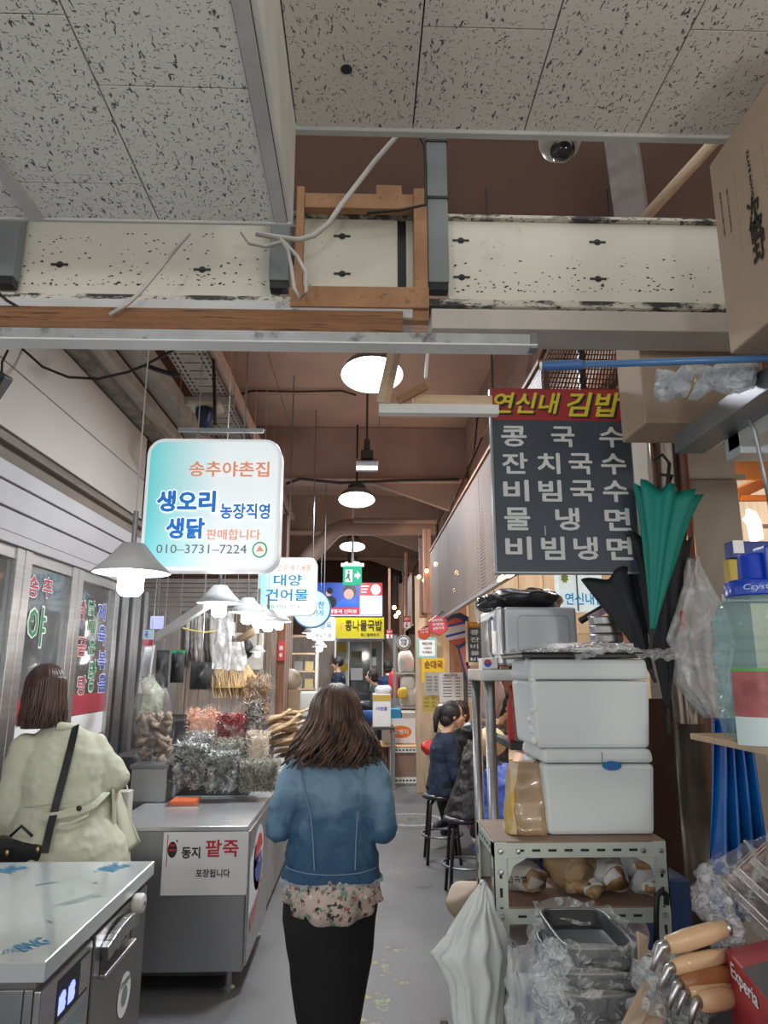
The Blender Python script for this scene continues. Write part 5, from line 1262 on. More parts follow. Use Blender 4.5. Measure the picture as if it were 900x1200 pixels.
tag(obj('wall_conduit', MB().bar(W(805, 559, Y=2.92), W(872, 559, Y=2.92), .03, .022), M['beige'], bev=.004), 'short beige conduit crossing the beige column', 'conduit')
def umbrella(name, label, top, tip, R, m, folds=8, seed=0, topz=.05, handle=True, strap=None, open_=.0):
    """folded umbrella hanging tip down"""
    t = thing(name, label, 'umbrella', tip)
    ax = (top - tip); L_ = ax.length; n = ax.normalized(); x = n.cross(V(0, 1, 0)).normalized(); y = n.cross(x)
    rings = []; N_ = 48
    for k in range(15):
        u = k / 14; ring = []
        for j in range(N_):
            an = 2 * PI * j / N_; lobe = math.cos(folds * an / 2 * 1.0 + seed) ** 2
            base = .012 + (R) * (u ** 1.15)
            rr = base * (.62 + .42 * lobe * (.4 + .6 * u)) * (1 + .25 * noise.noise(V(math.cos(an) * 1.2 + seed, math.sin(an) * 1.2, u * 2)))
            lift = (topz * lobe + open_ * max(0, math.cos(an))) * max(0, (u - .6) / .4)
            ring.append(tip + ax * (.10 + .9 * u) + n * lift + (x * math.cos(an) + y * math.sin(an) * .55) * rr)
        rings.append(ring)
    # inner tuck
    rings.append([tip + ax * .93 + (p - (tip + ax)) * .35 for p in rings[-1]])
    obj('canopy', MB().loft(rings), m, t, smooth=True)
    obj('ferrule', MB().tube(tip, tip + ax * .13, .006, .009, 10), M['black'], t)
    if handle: obj('shaft', MB().path([tip + ax * .9, tip + ax * 1.2, tip + ax * 1.25 + x * .03, tip + ax * 1.2 + x * .06], .007, 8), M['black'], t)
    return t
M['green'] = mat('teal_umbrella_cloth', (.0, .235, .19), .6, var=.08, vs=6)
M['bkcloth'] = mat('black_umbrella_cloth', (.012, .014, .020), .65)
umbrella('umbrella', 'teal folded umbrella hanging tip down in front of the steel pipe', W(781, 578, Y=2.5), W(762, 762, Y=2.5), .118, M['green'], 8, .4, .02, open_=.0)
t = umbrella('umbrella', 'black folded umbrella hanging behind the teal one, its tip lowest', W(772, 640, Y=2.6), W(784, 860, Y=2.6), .12, M['bkcloth'], 7, 1.2, .05)
c = W(801, 728, Y=2.53); obj('strap', MB().box(c, (.022, .006, .075), (0, .15, 0)), M['red'], t)
t = umbrella('umbrella', 'black umbrella with its canopy spread to the left, beside the steel bowls', W(722, 678, Y=2.66), W(768, 800, Y=2.62), .12, M['bkcloth'], 5, 2.2, .03)
tag(obj('umbrella_hook', MB().path([V(W(771, 560, Y=2.58).x, 2.58, W(771, 556, Y=2.58).z), V(W(790, 560, Y=2.66).x, 2.67, W(771, 556, Y=2.58).z + .02)], .006, 6), M['black']), 'small black hook on the steel pipe above the umbrellas', 'hook')
def hangbag(label, pts_l, pts_r, Y, m, seed, thick=.05, name='plastic_bag', wrinkle=.018):
    """hanging bag: left and right outlines by pixel, given real depth"""
    n = len(pts_l); L0 = [W(*p, Y=Y) for p in pts_l]; R0 = [W(*p, Y=Y) for p in pts_r]
    t = thing(name, label, 'bag', (L0[-1] + R0[-1]) / 2); rings = []
    for k in range(n * 3 - 2):
        i = min(k // 3, n - 2); f = k / 3 - i; l = L0[i].lerp(L0[i + 1], f); r = R0[i].lerp(R0[i + 1], f); c = (l + r) / 2; hw = (r - l).length / 2; u = k / (n * 3 - 3)
        th = thick * (.25 + .75 * math.sin(min(1, u * 1.25) * PI / 2))
        ring = []
        for j in range(64):
            an = 2 * PI * j / 64; q = 1 + .25 * noise.noise(V(math.cos(an) * 2.5 + seed, math.sin(an) * 2.5, u * 1.6)) + .13 * math.cos(11 * an + seed + 2 * u) + .06 * math.cos(23 * an)
            ring.append(c + V(math.cos(an) * hw * min(q, 1.15), math.sin(an) * th * q, 0) + noise.noise_vector(V(math.cos(an) * 2, math.sin(an) * 2 + seed, u * 6)) * wrinkle)
        rings.append(ring)
    obj('film_body', MB().loft(rings), m, t, smooth=True)
    return t
hangbag('large clear plastic bag hanging on the column right of the umbrellas', [(808, 655), (800, 700), (788, 760), (798, 800), (828, 838)], [(820, 655), (838, 700), (856, 740), (856, 800), (845, 842)], 2.55, film('hang_film', (.80, .84, .86), .34, .15, 10), 3, .08)

# ================================================================== SLOTTED ANGLE RACK
zr = 1.17; zr2 = W(680, 1064, Y=2.0).z
xl_ = W(579, 1030, Y=2.0).x; xr_ = W(784, 1030, Y=2.0).x; yf = 2.0; yb = W(562, 962, Z=zr).y
M['angle'] = mat('slotted_angle', (.56, .62, .56), .45, .2, var=.04, vs=5, spots=((.3, .2, .12), 22, .72, .05))
M['brownboard'] = mat('brown_ply', (.27, .175, .13), .6, var=.1, vs=6)
t = thing('slotted_rack', 'pale green slotted steel rack with brown shelf boards carrying the foam boxes', 'rack', V((xl_ + xr_) / 2, (yf + yb) / 2, 0))
for (x, y, sx, sy) in ((xl_, yf, 1, 1), (xr_, yf, -1, 1), (xl_, yb, 1, -1), (xr_, yb, -1, -1)):
    m_ = MB(); m_.bx(x, x + sx * .036, y, y + sy * .003, 0, zr + .002).bx(x, x + sx * .003, y, y + sy * .036, 0, zr + .002)
    p_ = obj('post', m_, M['angle'], t)
    m_ = MB(); k = 0
    while .06 + k * .045 < zr - .06: m_.box((x + sx * .018, y - .0004 * sy, .06 + k * .045), (.007, .0012, .022)).box((x - .0004 * sx, y + sy * .018, .06 + k * .045), (.0012, .007, .022)); k += 1
    obj('slot_row', m_, M['black'], p_, kind='stuff')
for z in (zr, zr2, .6, .15):
    m_ = MB(); m_.bx(xl_ + .003, xr_ - .003, yf - .003, yf, z - .036, z).bx(xl_, xl_ + .003, yf, yb, z - .036, z).bx(xr_ - .003, xr_, yf, yb, z - .036, z).bx(xl_ + .003, xr_ - .003, yb, yb + .003, z - .036, z)
    p_ = obj('rail', m_, M['angle'], t)
    m_ = MB(); k = 0
    while xl_ + .07 + k * .043 < xr_ - .05: m_.box((xl_ + .07 + k * .043, yf - .0034, z - .018), (.022, .001, .006)); k += 1
    for kk in range(5): m_.box((xl_ - .0004, yf + .05 + kk * .04, z - .018), (.001, .022, .006))
    obj('slot_row', m_, M['black'], p_, kind='stuff')
    obj('shelf_board', MB().bx(xl_ + .002, xr_ - .002, yf + .001, yb, z - .012, z + .004), M['brownboard'], t)
for sx, x in ((1, xl_), (-1, xr_)):
    m_ = MB(); Plane((x, yf - .0045, zr), (sx, 0, 0), (0, 0, 1)).poly(m_, [(.036, -.036), (.085, -.036), (.05, -.055), (.036, -.09)], 0, .002 * sx); obj('gusset', m_, M['angle'], t)
for (x, z) in ((xl_ + .018, zr - .02), (xr_ - .018, zr - .02), (xl_ + .018, zr - .07), (xr_ - .018, zr - .07), (xl_ + .018, zr2 - .018), (xr_ - .018, zr2 - .018), (xl_ + .065, zr - .02), (xr_ - .065, zr - .02)):
    obj('bolt', MB().lathe([(.0, 0), (.007, 0), (.006, .006), (0, .007)], V(x, yf - .004, z), 8, (PI / 2, 0, 0)), M['steel'], t)
obj('shade_backing', MB().bx(W(752, 900, Y=2.93).x, x1 if False else W(838, 900, Y=2.93).x, 2.90, 2.94, 0, 1.50), M['darkbrown'], wr)  # added dark backing, stands in for the darkness behind the foam boxes
# foam boxes
def foambox(label, px0, px1, pyb, pys, pyt, Y, dep, base, lean=0, tape=None):
    a = W(px0, pyb, Y=Y); b = W(px1, pyb, Y=Y); z1 = W((px0 + px1) / 2, pyt, Y=Y).z; zs_ = W((px0 + px1) / 2, pys, Y=Y).z
    t = thing('foam_box', label, 'box', V((a.x + b.x) / 2, Y + dep / 2, base))
    def ring(z, e): return [V(a.x - e, Y - e, z), V(b.x + e, Y - e, z), V(b.x + e, Y + dep + e, z), V(a.x - e, Y + dep + e, z)]
    obj('body', MB().loft([ring(base, -.010), ring(zs_ - .002, 0)]), M['foam'], t, bev=.012)
    obj('lid', MB().loft([ring(zs_ + .001, .001), ring(z1, -.004)]), M['foam'], t, bev=.012)
    return t, z1
t, z1 = foambox('lower white foam box on the slotted rack, a blue tab under its lid', 640, 774, 981, 895, 878, 2.05, .27, zr + .0045)
c = W(716, 897, Y=2.05); m_ = MB(); Plane((c.x - .02, 2.045, c.z - .012), (1, 0, 0), (0, 0, 1)).disc(m_, .02, .012, .027, .012, 0, .004, 16); obj('tab', m_, mat('blue_tab', (.02, .16, .42), .4), t)
obj('crack_line', MB().bx(c.x - .026, c.x - .0245, 2.0435, 2.046, c.z, z1 - .006), M['steel_dark'], t)
t, z2 = foambox('upper white foam box stacked on the lower one, chipped at its left edge', 625, 768, 876, 797, 772, 2.05, .27, z1 + .001)
m_ = MB()
for k in range(9):
    zc_ = z1 + .02 + k * .028; m_.ball(V(W(625, 800, Y=2.05).x + .002, 2.07 + .02 * (k % 3), zc_), (.009, .02, .012), 7, 5)
m_.jitter(.006, 60, 2); obj('chipped_edge', m_, mat('foam_chip', (.78, .80, .80), .9, bump=.5, bs=80), t, smooth=True)
# tray wrapped in plastic on top
xa, xb = W(614, 770, Y=2.05).x, W(770, 770, Y=2.05).x
t = thing('wrapped_tray', 'flat black tray under crinkled plastic on top of the foam boxes', 'tray', V((xa + xb) / 2, 2.2, z2))
obj('tray', MB().bx(xa - .01, xb - .06, 2.03, 2.34, z2 + .002, z2 + .014).bx(xa - .014, xb - .05, 2.02, 2.35, z2 + .014, z2 + .018), M['black'], t, bev=.003)
m_ = MB().sheet(lambda u, v: V(xa - .005 + (xb - xa + .06) * u, 2.0 + .36 * v, z2 + .024 + .012 * noise.noise(V(u * 9, v * 5, 1)) + .012 * noise.noise(V(u * 24, v * 12, 3)) + (.022 * max(0, math.sin((u - .35) * 7)) if u > .35 else 0) - (.028 * (1 - v * 8) if v < .12 and u > .3 else 0)), 60, 18)
obj('plastic_film', m_, film('tray_film', (.85, .88, .9), .35, .1, 30), t, smooth=True)
# steel bowls
c = W(711, 752, Y=2.75); 
zb_ = W(711, 754, Y=2.75).z
sb = thing('back_shelf', 'steel shelf behind the foam boxes carrying the steel lunch bowls', 'shelf', V(c.x, 2.75, 0))
obj('shelf_deck', MB().bx(W(655, 755, Y=2.6).x, W(752, 755, Y=2.6).x - .02, 2.62, 2.9, zb_ - .03, zb_ - .001), M['steel'], sb, bev=.003)
for xx in (W(660, 755, Y=2.65).x, W(742, 755, Y=2.65).x - .02): obj('leg', MB().bx(xx - .012, xx + .012, 2.74, 2.77, 0, zb_ - .03), M['steel'], sb)
for k in range(3):
    z = zb_ + k * .034 + .0005
    tag(obj('steel_bowl', MB().lathe([(.055, 0), (.062, .004), (.062, .028), (.066, .031), (.066, .033), (0, .032)], V(c.x, 2.75, z), 26), M['steel'], smooth=True, bev=.001), ['bottom steel bowl of the stack behind the foam boxes', 'middle steel bowl of the stack behind the foam boxes', 'top steel bowl of the stack behind the foam boxes'][k], 'bowl', 'steel bowl stack')
# folded umbrella handle/purple wrapper near bowls
tag(obj('purple_wrapper', MB().bar(W(692, 724, Y=2.95), W(716, 712, Y=2.95), .06, .02).jitter(.006, 40), mat('purple_pack', (.42, .28, .45), .4, two=(.75, .6, .62), vs=30)), 'crumpled purple and pink wrapper lying above the steel bowls', 'wrapper')
tag(obj('black_strut', MB().path([W(680, 728, Y=3.0), W(700, 716, Y=3.0), W(722, 702, Y=2.95), W(727, 698, Y=2.9)], .014, 8), M['black'], smooth=True), 'black rod slanting between the microwave and the spread umbrella', 'rod')

# ================================================================== MICROWAVE STAND
Ys = 3.0; zst = W(575, 784, Y=Ys).z
xs0 = W(565, 790, Y=Ys).x; xs1 = W(690, 790, Y=Ys).x; ysb = 3.42
t = thing('steel_stand', 'tall stainless stand with round legs holding the microwave', 'stand', V((xs0 + xs1) / 2, 3.2, 0))
obj('top', MB().bx(xs0, xs1, Ys, ysb, zst - .05, zst), M['steel'], t, bev=.004)
for x, y in ((xs0 + .035, Ys + .03), (xs1 - .03, Ys + .03), (xs0 + .035, ysb - .03), (xs1 - .03, ysb - .03)):
    obj('leg', MB().tube(V(x, y, 0), V(x, y, zst - .05), .022, n=16), M['steel'], t, smooth=True)
zmid = W(610, 872, Y=Ys).z
obj('shelf', MB().bx(xs0 + .12, xs1, Ys + .06, ysb - .02, zmid - .03, zmid), M['dark'], t, bev=.003)
# extra post seen right of the first
pl = facing(594, 678, 711, 779, 3.02)
mx0, mx1 = pl.p(-.02, 0).x, pl.p(1, 0).x; mz0, mz1 = zst + .012, pl.p(0, 1).z
t = thing('microwave', 'silver grey microwave oven turned sideways on the steel stand', 'microwave', V((mx0 + mx1) / 2, 3.2, zst))
M['mwgrey'] = mat('microwave_paint', (.50, .53, .57), .35, .3, var=.02)
obj('casing', MB().bx(mx0, mx1, 3.03, 3.44, mz0, mz1), M['mwgrey'], t, bev=.012)
m_ = MB(); P0 = Plane((mx0, 3.03, mz0), (1, 0, 0), (0, 0, 1)); w_ = mx1 - mx0; h_ = mz1 - mz0
ro = [(w_ * .17 + x, h_ * .10 + y) for x, y in rrect(w_ * .72, h_ * .76, .025)]; ri = [(w_ * .185 + x, h_ * .125 + y) for x, y in rrect(w_ * .69, h_ * .71, .022)]
P0.poly(m_, ro, 0, .003); obj('pressed_panel', m_, mat('microwave_rim', (.36, .385, .42), .35, .3), t, bev=.002)
m_ = MB(); P0.poly(m_, ri, .003, .0045); obj('pressed_panel', m_, M['mwgrey'], t, bev=.001)
dr_ = obj('door', MB().bx(mx0 - .035, mx0 - .002, 3.03, 3.44, mz0, mz1), mat('microwave_door', (.62, .63, .65), .25, .5), t, bev=.012)
obj('door_window', MB().bx(mx0 - .038, mx0 - .034, 3.16, 3.42, mz0 + .04, mz1 - .04), M['black'], dr_, bev=.002)
obj('handle', MB().path([V(mx0 - .036, 3.11, mz0 + .04), V(mx0 - .06, 3.11, mz0 + .06), V(mx0 - .06, 3.11, mz1 - .06), V(mx0 - .036, 3.11, mz1 - .04)], .008, 8), M['steel'], dr_, smooth=True)
obj('label_sticker', MB().bx(mx0 - .0375, mx0 - .0345, 3.045, 3.09, mz1 - .10, mz1 - .03), mat('pale_blue_sticker', (.4, .5, .75), .4), dr_)
for x in (mx0 + .03, mx1 - .03):
    for y in (3.06, 3.4): obj('foot', MB().tube(V(x, y, zst + .0005), V(x, y, mz0 + .002), .012, n=10), M['black'], t)
t = thing('small_carton', 'small white carton with a red and blue circle on the stand before the microwave', 'carton', W(573, 784, Y=3.04))
c = W(574, 778, Y=3.04); obj('box', MB().bx(c.x - .035, c.x + .03, 3.02, 3.12, zst + .001, zst + .045), M['white'], t, bev=.003)
m_ = MB(); Plane((c.x - .012, 3.0195, zst + .024), (1, 0, 0), (0, 0, 1)).disc(m_, 0, 0, .016, .016, 0, .001, 16, 0, PI); obj('emblem_red', m_, M['red'], t)
m_ = MB(); Plane((c.x - .012, 3.0195, zst + .024), (1, 0, 0), (0, 0, 1)).disc(m_, 0, 0, .016, .016, 0, .001, 16, PI, 2 * PI - .001); obj('emblem_blue', m_, M['let_blue'], t)
# black bags on the microwave
a = W(568, 716, Y=3.15); b = W(660, 716, Y=3.15)
t = thing('black_bag', 'crumpled shiny black plastic bag lying on top of the microwave', 'bag', V((a.x + b.x) / 2, 3.22, mz1))
m_ = MB().ball(V(b.x - .16, 3.22, mz1 + .045), (.18, .14, .055), 24, 14).ball(V(a.x + .04, 3.18, mz1 + .025), (.06, .09, .05), 18, 12).ball(V(a.x + .08, 3.2, mz1 + .04), (.1, .09, .035), 18, 12).jitter(.02, 14, 5).jitter(.012, 35, 6)
m_.v = [(x, y, max(z, mz1 + .001) if mx0 - .04 < x < mx1 else z) for x, y, z in m_.v]
obj('film_body', m_, mat('black_film', (.02, .02, .024), .22, coat=.3), t, smooth=True)
# glass jar
c = W(612, 868, Y=3.12); c.z = zmid
t = thing('glass_jar', 'glass jar with a red lid and pale contents on the shelf of the steel stand', 'jar', c)
h_ = W(612, 806, Y=3.12).z - zmid
obj('jar', MB().lathe([(.055, .001), (.06, .01), (.06, h_ * .72), (.045, h_ * .85), (.0, h_ * .86)], c, 20), glassy('jar_glass', (.5, .58, .5), .35), t, smooth=True)
obj('contents', MB().lathe([(.052, .004), (.052, h_ * .5), (0, h_ * .5)], c, 18), mat('jar_contents', (.35, .38, .28), .5), t, smooth=True)
obj('lid', MB().lathe([(.047, h_ * .84), (.048, h_), (0, h_)], c, 18), M['red'], t, smooth=True)
tag(obj('red_bottle', MB().lathe([(.02, .001), (.024, .02), (.024, .14), (.010, .19), (.010, .23), (0, .23)], W(601, 868, Y=3.10) * 1 + V(.005, 0, zmid - W(601, 868, Y=3.10).z), 14), M['red'], smooth=True), 'slim red sauce bottle beside the glass jar on the steel stand', 'bottle')
# small white lit sign behind
pl = facing(655, 706, 668, 716, 3.75)
t = thing('light_box_sign', 'small white lit sign with blue lettering behind the microwave and umbrellas', 'sign', pl.p(.5, 0))
m_ = MB(); pl.rect(m_, 0, 1, 0, 1, -.08, 0); obj('case', m_, mat('white_dotted_face', (.72, .80, .80), .4, emit=.55, two=(.58, .72, .74), vs=60), t)
signtext(t, pl, '연신내김', .12, 1.0, .14, .44, 'l_teal', .03)
m_ = MB(); pl.rect(m_, .40, .43, 0, 1, 0, .008); obj('divider', m_, M['steel_dark'], t)
m_ = MB(); pl.poly(m_, [(.14 + .10 * (1 if k % 2 else .65) * math.cos(k * PI / 8), .80 + .14 * (1 if k % 2 else .65) * math.sin(k * PI / 8)) for k in range(16)], 0, .006); obj('flower_emblem', m_, M['menuy'], t)
m_ = MB(); pl.disc(m_, .14, .80, .045, .06, .006, .008, 14); obj('flower_emblem', m_, M['l_green'], t)
obj('hanger', MB().path([pl.p(.5, .98, -.04), V(pl.p(.5, 1).x, 3.79, 4.79)], .004, 6), M['steel_dark'], t)
# paper bag with yellow side
a = W(597, 976, Y=2.08); b = W(644, 976, Y=2.08); zt4 = W(620, 898, Y=2.1).z
t = thing('paper_bag', 'crumpled brown paper bag with a yellow side, left of the foam boxes', 'bag', V((a.x + b.x) / 2, 2.13, zr + .004))
rings = []
for k in range(14):
    u = k / 13; z = zr + .005 + (zt4 - zr) * u; ring = []; cx = (a.x + b.x) / 2 + .01 * u; hw = (b.x - a.x) / 2 * (1 - .25 * max(0, u - .6) / .4)
    for j in range(22):
        an = 2 * PI * j / 22; sx = math.copysign(abs(math.cos(an)) ** .5, math.cos(an)); sy = math.copysign(abs(math.sin(an)) ** .5, math.sin(an))
        ring.append(V(cx + sx * hw, 2.125 + sy * .065 * (1 - .6 * u), z) + noise.noise_vector(V(sx * 2.3, sy * 2.3, u * 4)) * (.004 if k == 0 else .016))
    rings.append(ring)
M['kraft'] = mat('kraft_film', (.40, .275, .16), .28, var=.1, vs=6, coat=.5, bump=.3, bs=14)
obj('bag_body', MB().loft(rings), M['kraft'], t, smooth=True)
rings = [[p + V(-.004, -.004, 0) for p in [r[j] for j in range(9, 16)]] for r in rings]
m_ = MB().loft(rings, cap=False, closed=False); obj('printed_side', m_, mat('yellow_print', (.62, .40, .03), .3, two=(.60, .52, .42), vs=12, coat=.5, spots=((.35, .05, .04), 9, .66, .04)), t, smooth=True)

# ---- grain bags on the second shelf
def pouch(label, c, L_, r, rz, mm, seed, fl=.6, end=None, cat='bag', name='paper_pouch', grp=None, lab=None):
    t = thing(name, label, cat, V(c.x, c.y, zr2 + .004), grp)
    R = Euler((0, 0, rz)).to_matrix(); rings = []
    for k in range(13):
        u = k / 12; s_ = min(1, .45 + 1.6 * u) if u < .35 else 1.0
        if u > .6: s_ = 1 - .35 * (u - .6) / .4
        ring = []
        for j in range(20):
            an = 2 * PI * j / 20; q = 1 + .16 * noise.noise(V(math.cos(an) * 1.6 + seed, math.sin(an) * 1.6, u * 4))
            p = V((u - .5) * L_, math.cos(an) * r * s_ * q, max(-r * fl * .92, math.sin(an) * r * fl * s_ * q))
            ring.append(V(c.x, c.y, c.z) + R @ p + noise.noise_vector(V(p.x * 22, p.y * 22 + seed, p.z * 22)) * .014)
        rings.append(ring)
    o = obj('pouch', MB().loft(rings), mm, t, smooth=True)
    if end: obj('folded_end', MB().loft([[p * 1.0 + R @ V(.002, 0, 0) for p in rings[-1]], [V(c.x, c.y, c.z) + (p - V(c.x, c.y, c.z)) * .55 + R @ V(.010, 0, 0) for p in rings[-1]]]).jitter(.008, 40, seed), end, t, smooth=True)
    return t
M['tanpaper'] = mat('tan_paper_sack', (.44, .30, .17), .6, var=.12, vs=9, bump=.35, bs=18)
M['greypaper'] = mat('pale_printed_sack', (.50, .48, .46), .45, var=.08, vs=14, bump=.25, bs=18, spots=((.15, .14, .16), 30, .69, .03))
M['whitefilmbag'] = mat('white_film_sack', (.66, .68, .70), .35, var=.05, coat=.3, bump=.3, bs=16)
M['beans'] = mat('bag_end_beans', (.33, .19, .09), .6, two=(.52, .34, .18), vs=30)
zc2 = zr2 + .045
def at2(px, py, Y, dz=0): c = W(px, py, Y=Y); c.z = zc2 + dz; return c
B_ = [('pale printed paper sack lying at the left end of the rack shelf', (608, 1040), 2.12, .16, .052, -1.2, 'greypaper', 'tanpaper', 0),
      ('pale sack lying across the back of the rack shelf', (655, 1020), 2.22, .2, .05, -1.3, 'greypaper', 'tanpaper', .05),
      ('tan paper pouch in the middle of the rack shelf, its end folded', (668, 1030), 2.10, .14, .055, -1.4, 'tanpaper', 'tanpaper', .02),
      ('small tan pouch under the middle ones on the rack shelf', (675, 1048), 2.06, .08, .03, -1.4, 'tanpaper', 'beans', -.015),
      ('white pouch with brown contents, centre right on the rack shelf', (712, 1035), 2.08, .12, .045, -1.45, 'whitefilmbag', 'beans', .005),
      ('small white pouch lying low in the middle of the rack shelf', (690, 1052), 2.05, .08, .03, -1.5, 'whitefilmbag', 'beans', -.018),
      ('white pouch with brown contents, top right on the rack shelf', (752, 1026), 2.10, .12, .042, -1.6, 'whitefilmbag', 'beans', .03),
      ('white pouch with brown contents at the right end, under another pouch', (760, 1045), 2.06, .10, .036, -1.6, 'whitefilmbag', 'beans', -.01),
      ('pale sack at the back right of the rack shelf', (735, 1015), 2.24, .16, .045, -1.3, 'greypaper', 'tanpaper', .04)]
for k, (lb, pc, Y, L_, r, rz, m1, m2, dz) in enumerate(B_):
    t = pouch(lb, at2(pc[0], pc[1], Y + .04, dz), L_, r * 1.22, rz, M[m1], k * 3.1, .75, M[m2])
    if k == 0:
        a = W(596, 1037, Y=2.045); m_ = MB(); put_text(m_, '잡곡쌀', V(a.x, 2.055, a.z), V(.055, .0, .0), V(0, .02, .012), .02, 0, .002); obj('lettering', m_, M['ink'], t)
tag(obj('grey_can', MB().tube(V(W(606, 1010, Y=2.24).x, 2.24, zr2 + .005), V(W(606, 1010, Y=2.24).x, 2.24, zr2 + .11), .03, n=18), M['steel_dark'], smooth=True), 'brownish metal can at the back left of the rack shelf', 'can')
# things under the second shelf: white sacks
for k, (px, py, r, Y, col_) in enumerate([(640, 1092, .05, 2.15, 'greyw'), (680, 1096, .065, 2.12, 'white'), (738, 1092, .055, 2.15, 'lilac')]):
    z3 = W(px, py + 20, Y=Y).z; c = W(px, py, Y=Y)
    m_ = MB().ball(c, (r, r * .9, r * .8), 20, 14).jitter(.012, 15, k)
    if k == 2: m_.path([c + V(-.02, 0, .02), c + V(0, 0, .06), c + V(.01, 0, .075)], [.04, .012, .02], 10)
    t = thing('tied_bag', ['grey clear plastic bag below the rack shelf, left of the round white ones', 'round white stuffed plastic bag under the rack shelf', 'lilac knotted plastic bag under the right half of the rack shelf'][k], 'bag', V(c.x, c.y, c.z - r))
    obj('film_body', m_, {'greyw': M['film_white'], 'white': mat('white_stuffed_bag', (.62, .62, .65), .45, bump=.5, bs=12), 'lilac': mat('lilac_bag', (.50, .47, .54), .4, bump=.5, bs=14)}[col_], t, smooth=True)
z4 = W(680, 1118, Y=2.15).z - .03
stg = thing('low_crate', 'dark blue crate inside the lower part of the slotted rack', 'crate', V((xl_ + xr_) / 2, 2.2, .61))
obj('crate', MB().bx(xl_ + .05, xr_ - .05, yf + .03, yb - .01, .604, z4), mat('navy_crate', (.015, .03, .10), .5), stg, bev=.006)
# blue tub behind rack right
t = thing('blue_tub', 'dark blue plastic tub behind the right post of the rack', 'tub', W(790, 1120, Y=2.35))
obj('tub', MB().bx(W(735, 1080, Y=2.36).x, W(812, 1080, Y=2.36).x, 2.36, 2.62, .5, W(790, 1030, Y=2.36).z).jitter(.004, 8), mat('navy_tub', (.015, .05, .17), .4), t, bev=.01)
obj('tub_stand', MB().bx(W(745, 1080, Y=2.36).x, W(800, 1080, Y=2.36).x, 2.38, 2.6, 0, .5), M['dark'], t)
tag(obj('black_hook_handle', MB().path([W(x, y, Y=1.93) for x, y in ((769, 1105), (769, 1070), (770, 1050), (775, 1044), (781, 1048), (781, 1060))], .0075, 8), M['black'], smooth=True), 'black bent handle standing in front of the right end of the rack shelf', 'handle')
# white bag hanging on the rack's left post
hangbag('big white plastic bag hanging on the left front post of the rack', [(563, 1035), (548, 1062), (530, 1100), (514, 1132), (530, 1150), (536, 1200), (534, 1250)], [(570, 1033), (578, 1060), (588, 1085), (594, 1100), (590, 1150), (584, 1200), (582, 1250)], 1.93, mat('white_carrier_film', (.66, .70, .69), .35, var=.04, coat=.2, bump=.5, bs=9), 8, .05, wrinkle=.014)
t = hangbag('part of a white carrier bag sticking out behind the rack post', [(590, 1095), (588, 1120), (592, 1150)], [(594, 1098), (612, 1128), (600, 1154)], 1.97, M['whitefilmbag'], 4, .02)
# printed rice sack
hangbag('pale sack with blue lettering in a clear bag, left of the wrapped pots', [(600, 1110), (598, 1150), (598, 1210)], [(655, 1105), (660, 1150), (664, 1210)], 1.62, film('sack_clear', (.70, .72, .74), .42, .15, 8), 5, .05)
pl = facing(603, 656, 1155, 1215, 1.64)
t = thing('printed_sack', 'flat pale sack printed with blue lettering, lowest at the foot of the rack', 'sack', pl.p(.5, 0))
m_ = MB().sheet(lambda u, v: pl.p(u, v, .002) + V(0, -.006 * math.sin(PI * u) + .004 * noise.noise(V(u * 4, v * 4, 0)), 0), 8, 8); obj('sheet', m_, mat('sack_print_base', (.50, .53, .56), .5), t, smooth=True, solid=.004)
o = MB(); pl.text(o, '열린', .20, .58, .58, .90, .04, lift=.015, slant=.0); pl.text(o, '단월', .40, .98, .20, .50, .04, lift=.015); obj('lettering', o, M['let_blue'], t)
o = MB(); pl.text(o, '유기농', .55, .95, 1.0, 1.12, .02, lift=.012); obj('small_lettering', o, M['ink'], t)
obj('rice_fill', MB().bx(pl.p(.05, 0).x, pl.p(.95, 0).x, 1.66, 1.74, pl.O.z - .3, pl.p(0, .9).z).jitter(.008, 10), M['whitefilmbag'], t, bev=.01)
# trolley wheel at the bottom
c = W(521, 1190, Y=3.4); 
t = thing('hand_cart', 'small two wheeled cart standing at the foot of the rack on the aisle floor', 'cart', V(c.x, 3.4, 0))
c.z = .075
obj('wheel', MB().lathe([(.0, -.015), (.05, -.018), (.075, -.014), (.075, .014), (.05, .018), (0, .015)], c, 20, (0, PI / 2, 0)), M['rubber'], t, smooth=True)
obj('hub', MB().lathe([(.0, -.026), (.028, -.022), (.028, .022), (0, .026)], c, 12, (0, PI / 2, 0)), M['steel_dark'], t, smooth=True)
obj('cart_frame', MB().path([c, c + V(.2, 0, 0), c + V(.2, .02, .3)], .012, 8).path([c + V(.06, 0, .0), c + V(.06, .02, .3), c + V(.2, .02, .3)], .012, 8), M['steel_dark'], t)
obj('toe_plate', MB().bx(c.x + .03, c.x + .24, 3.34, 3.52, .03, .04), M['steel_dark'], t)
cc = W(536, 1075, Y=3.4)
t = thing('cart_load', 'beige cloth sack tied on the little cart', 'sack', V(cc.x + .05, 3.43, .042))
obj('sack', MB().ball(V(c.x + .13, 3.43, .30), (.09, .09, .26), 16, 12).jitter(.02, 9), mat('brown_sack', (.14, .08, .06), .8), t, smooth=True)
obj('sack_top', MB().ball(V(c.x + .12, 3.43, .60), (.10, .09, .09), 16, 12).jitter(.02, 12), mat('beige_sack', (.45, .36, .28), .8), t, smooth=True)

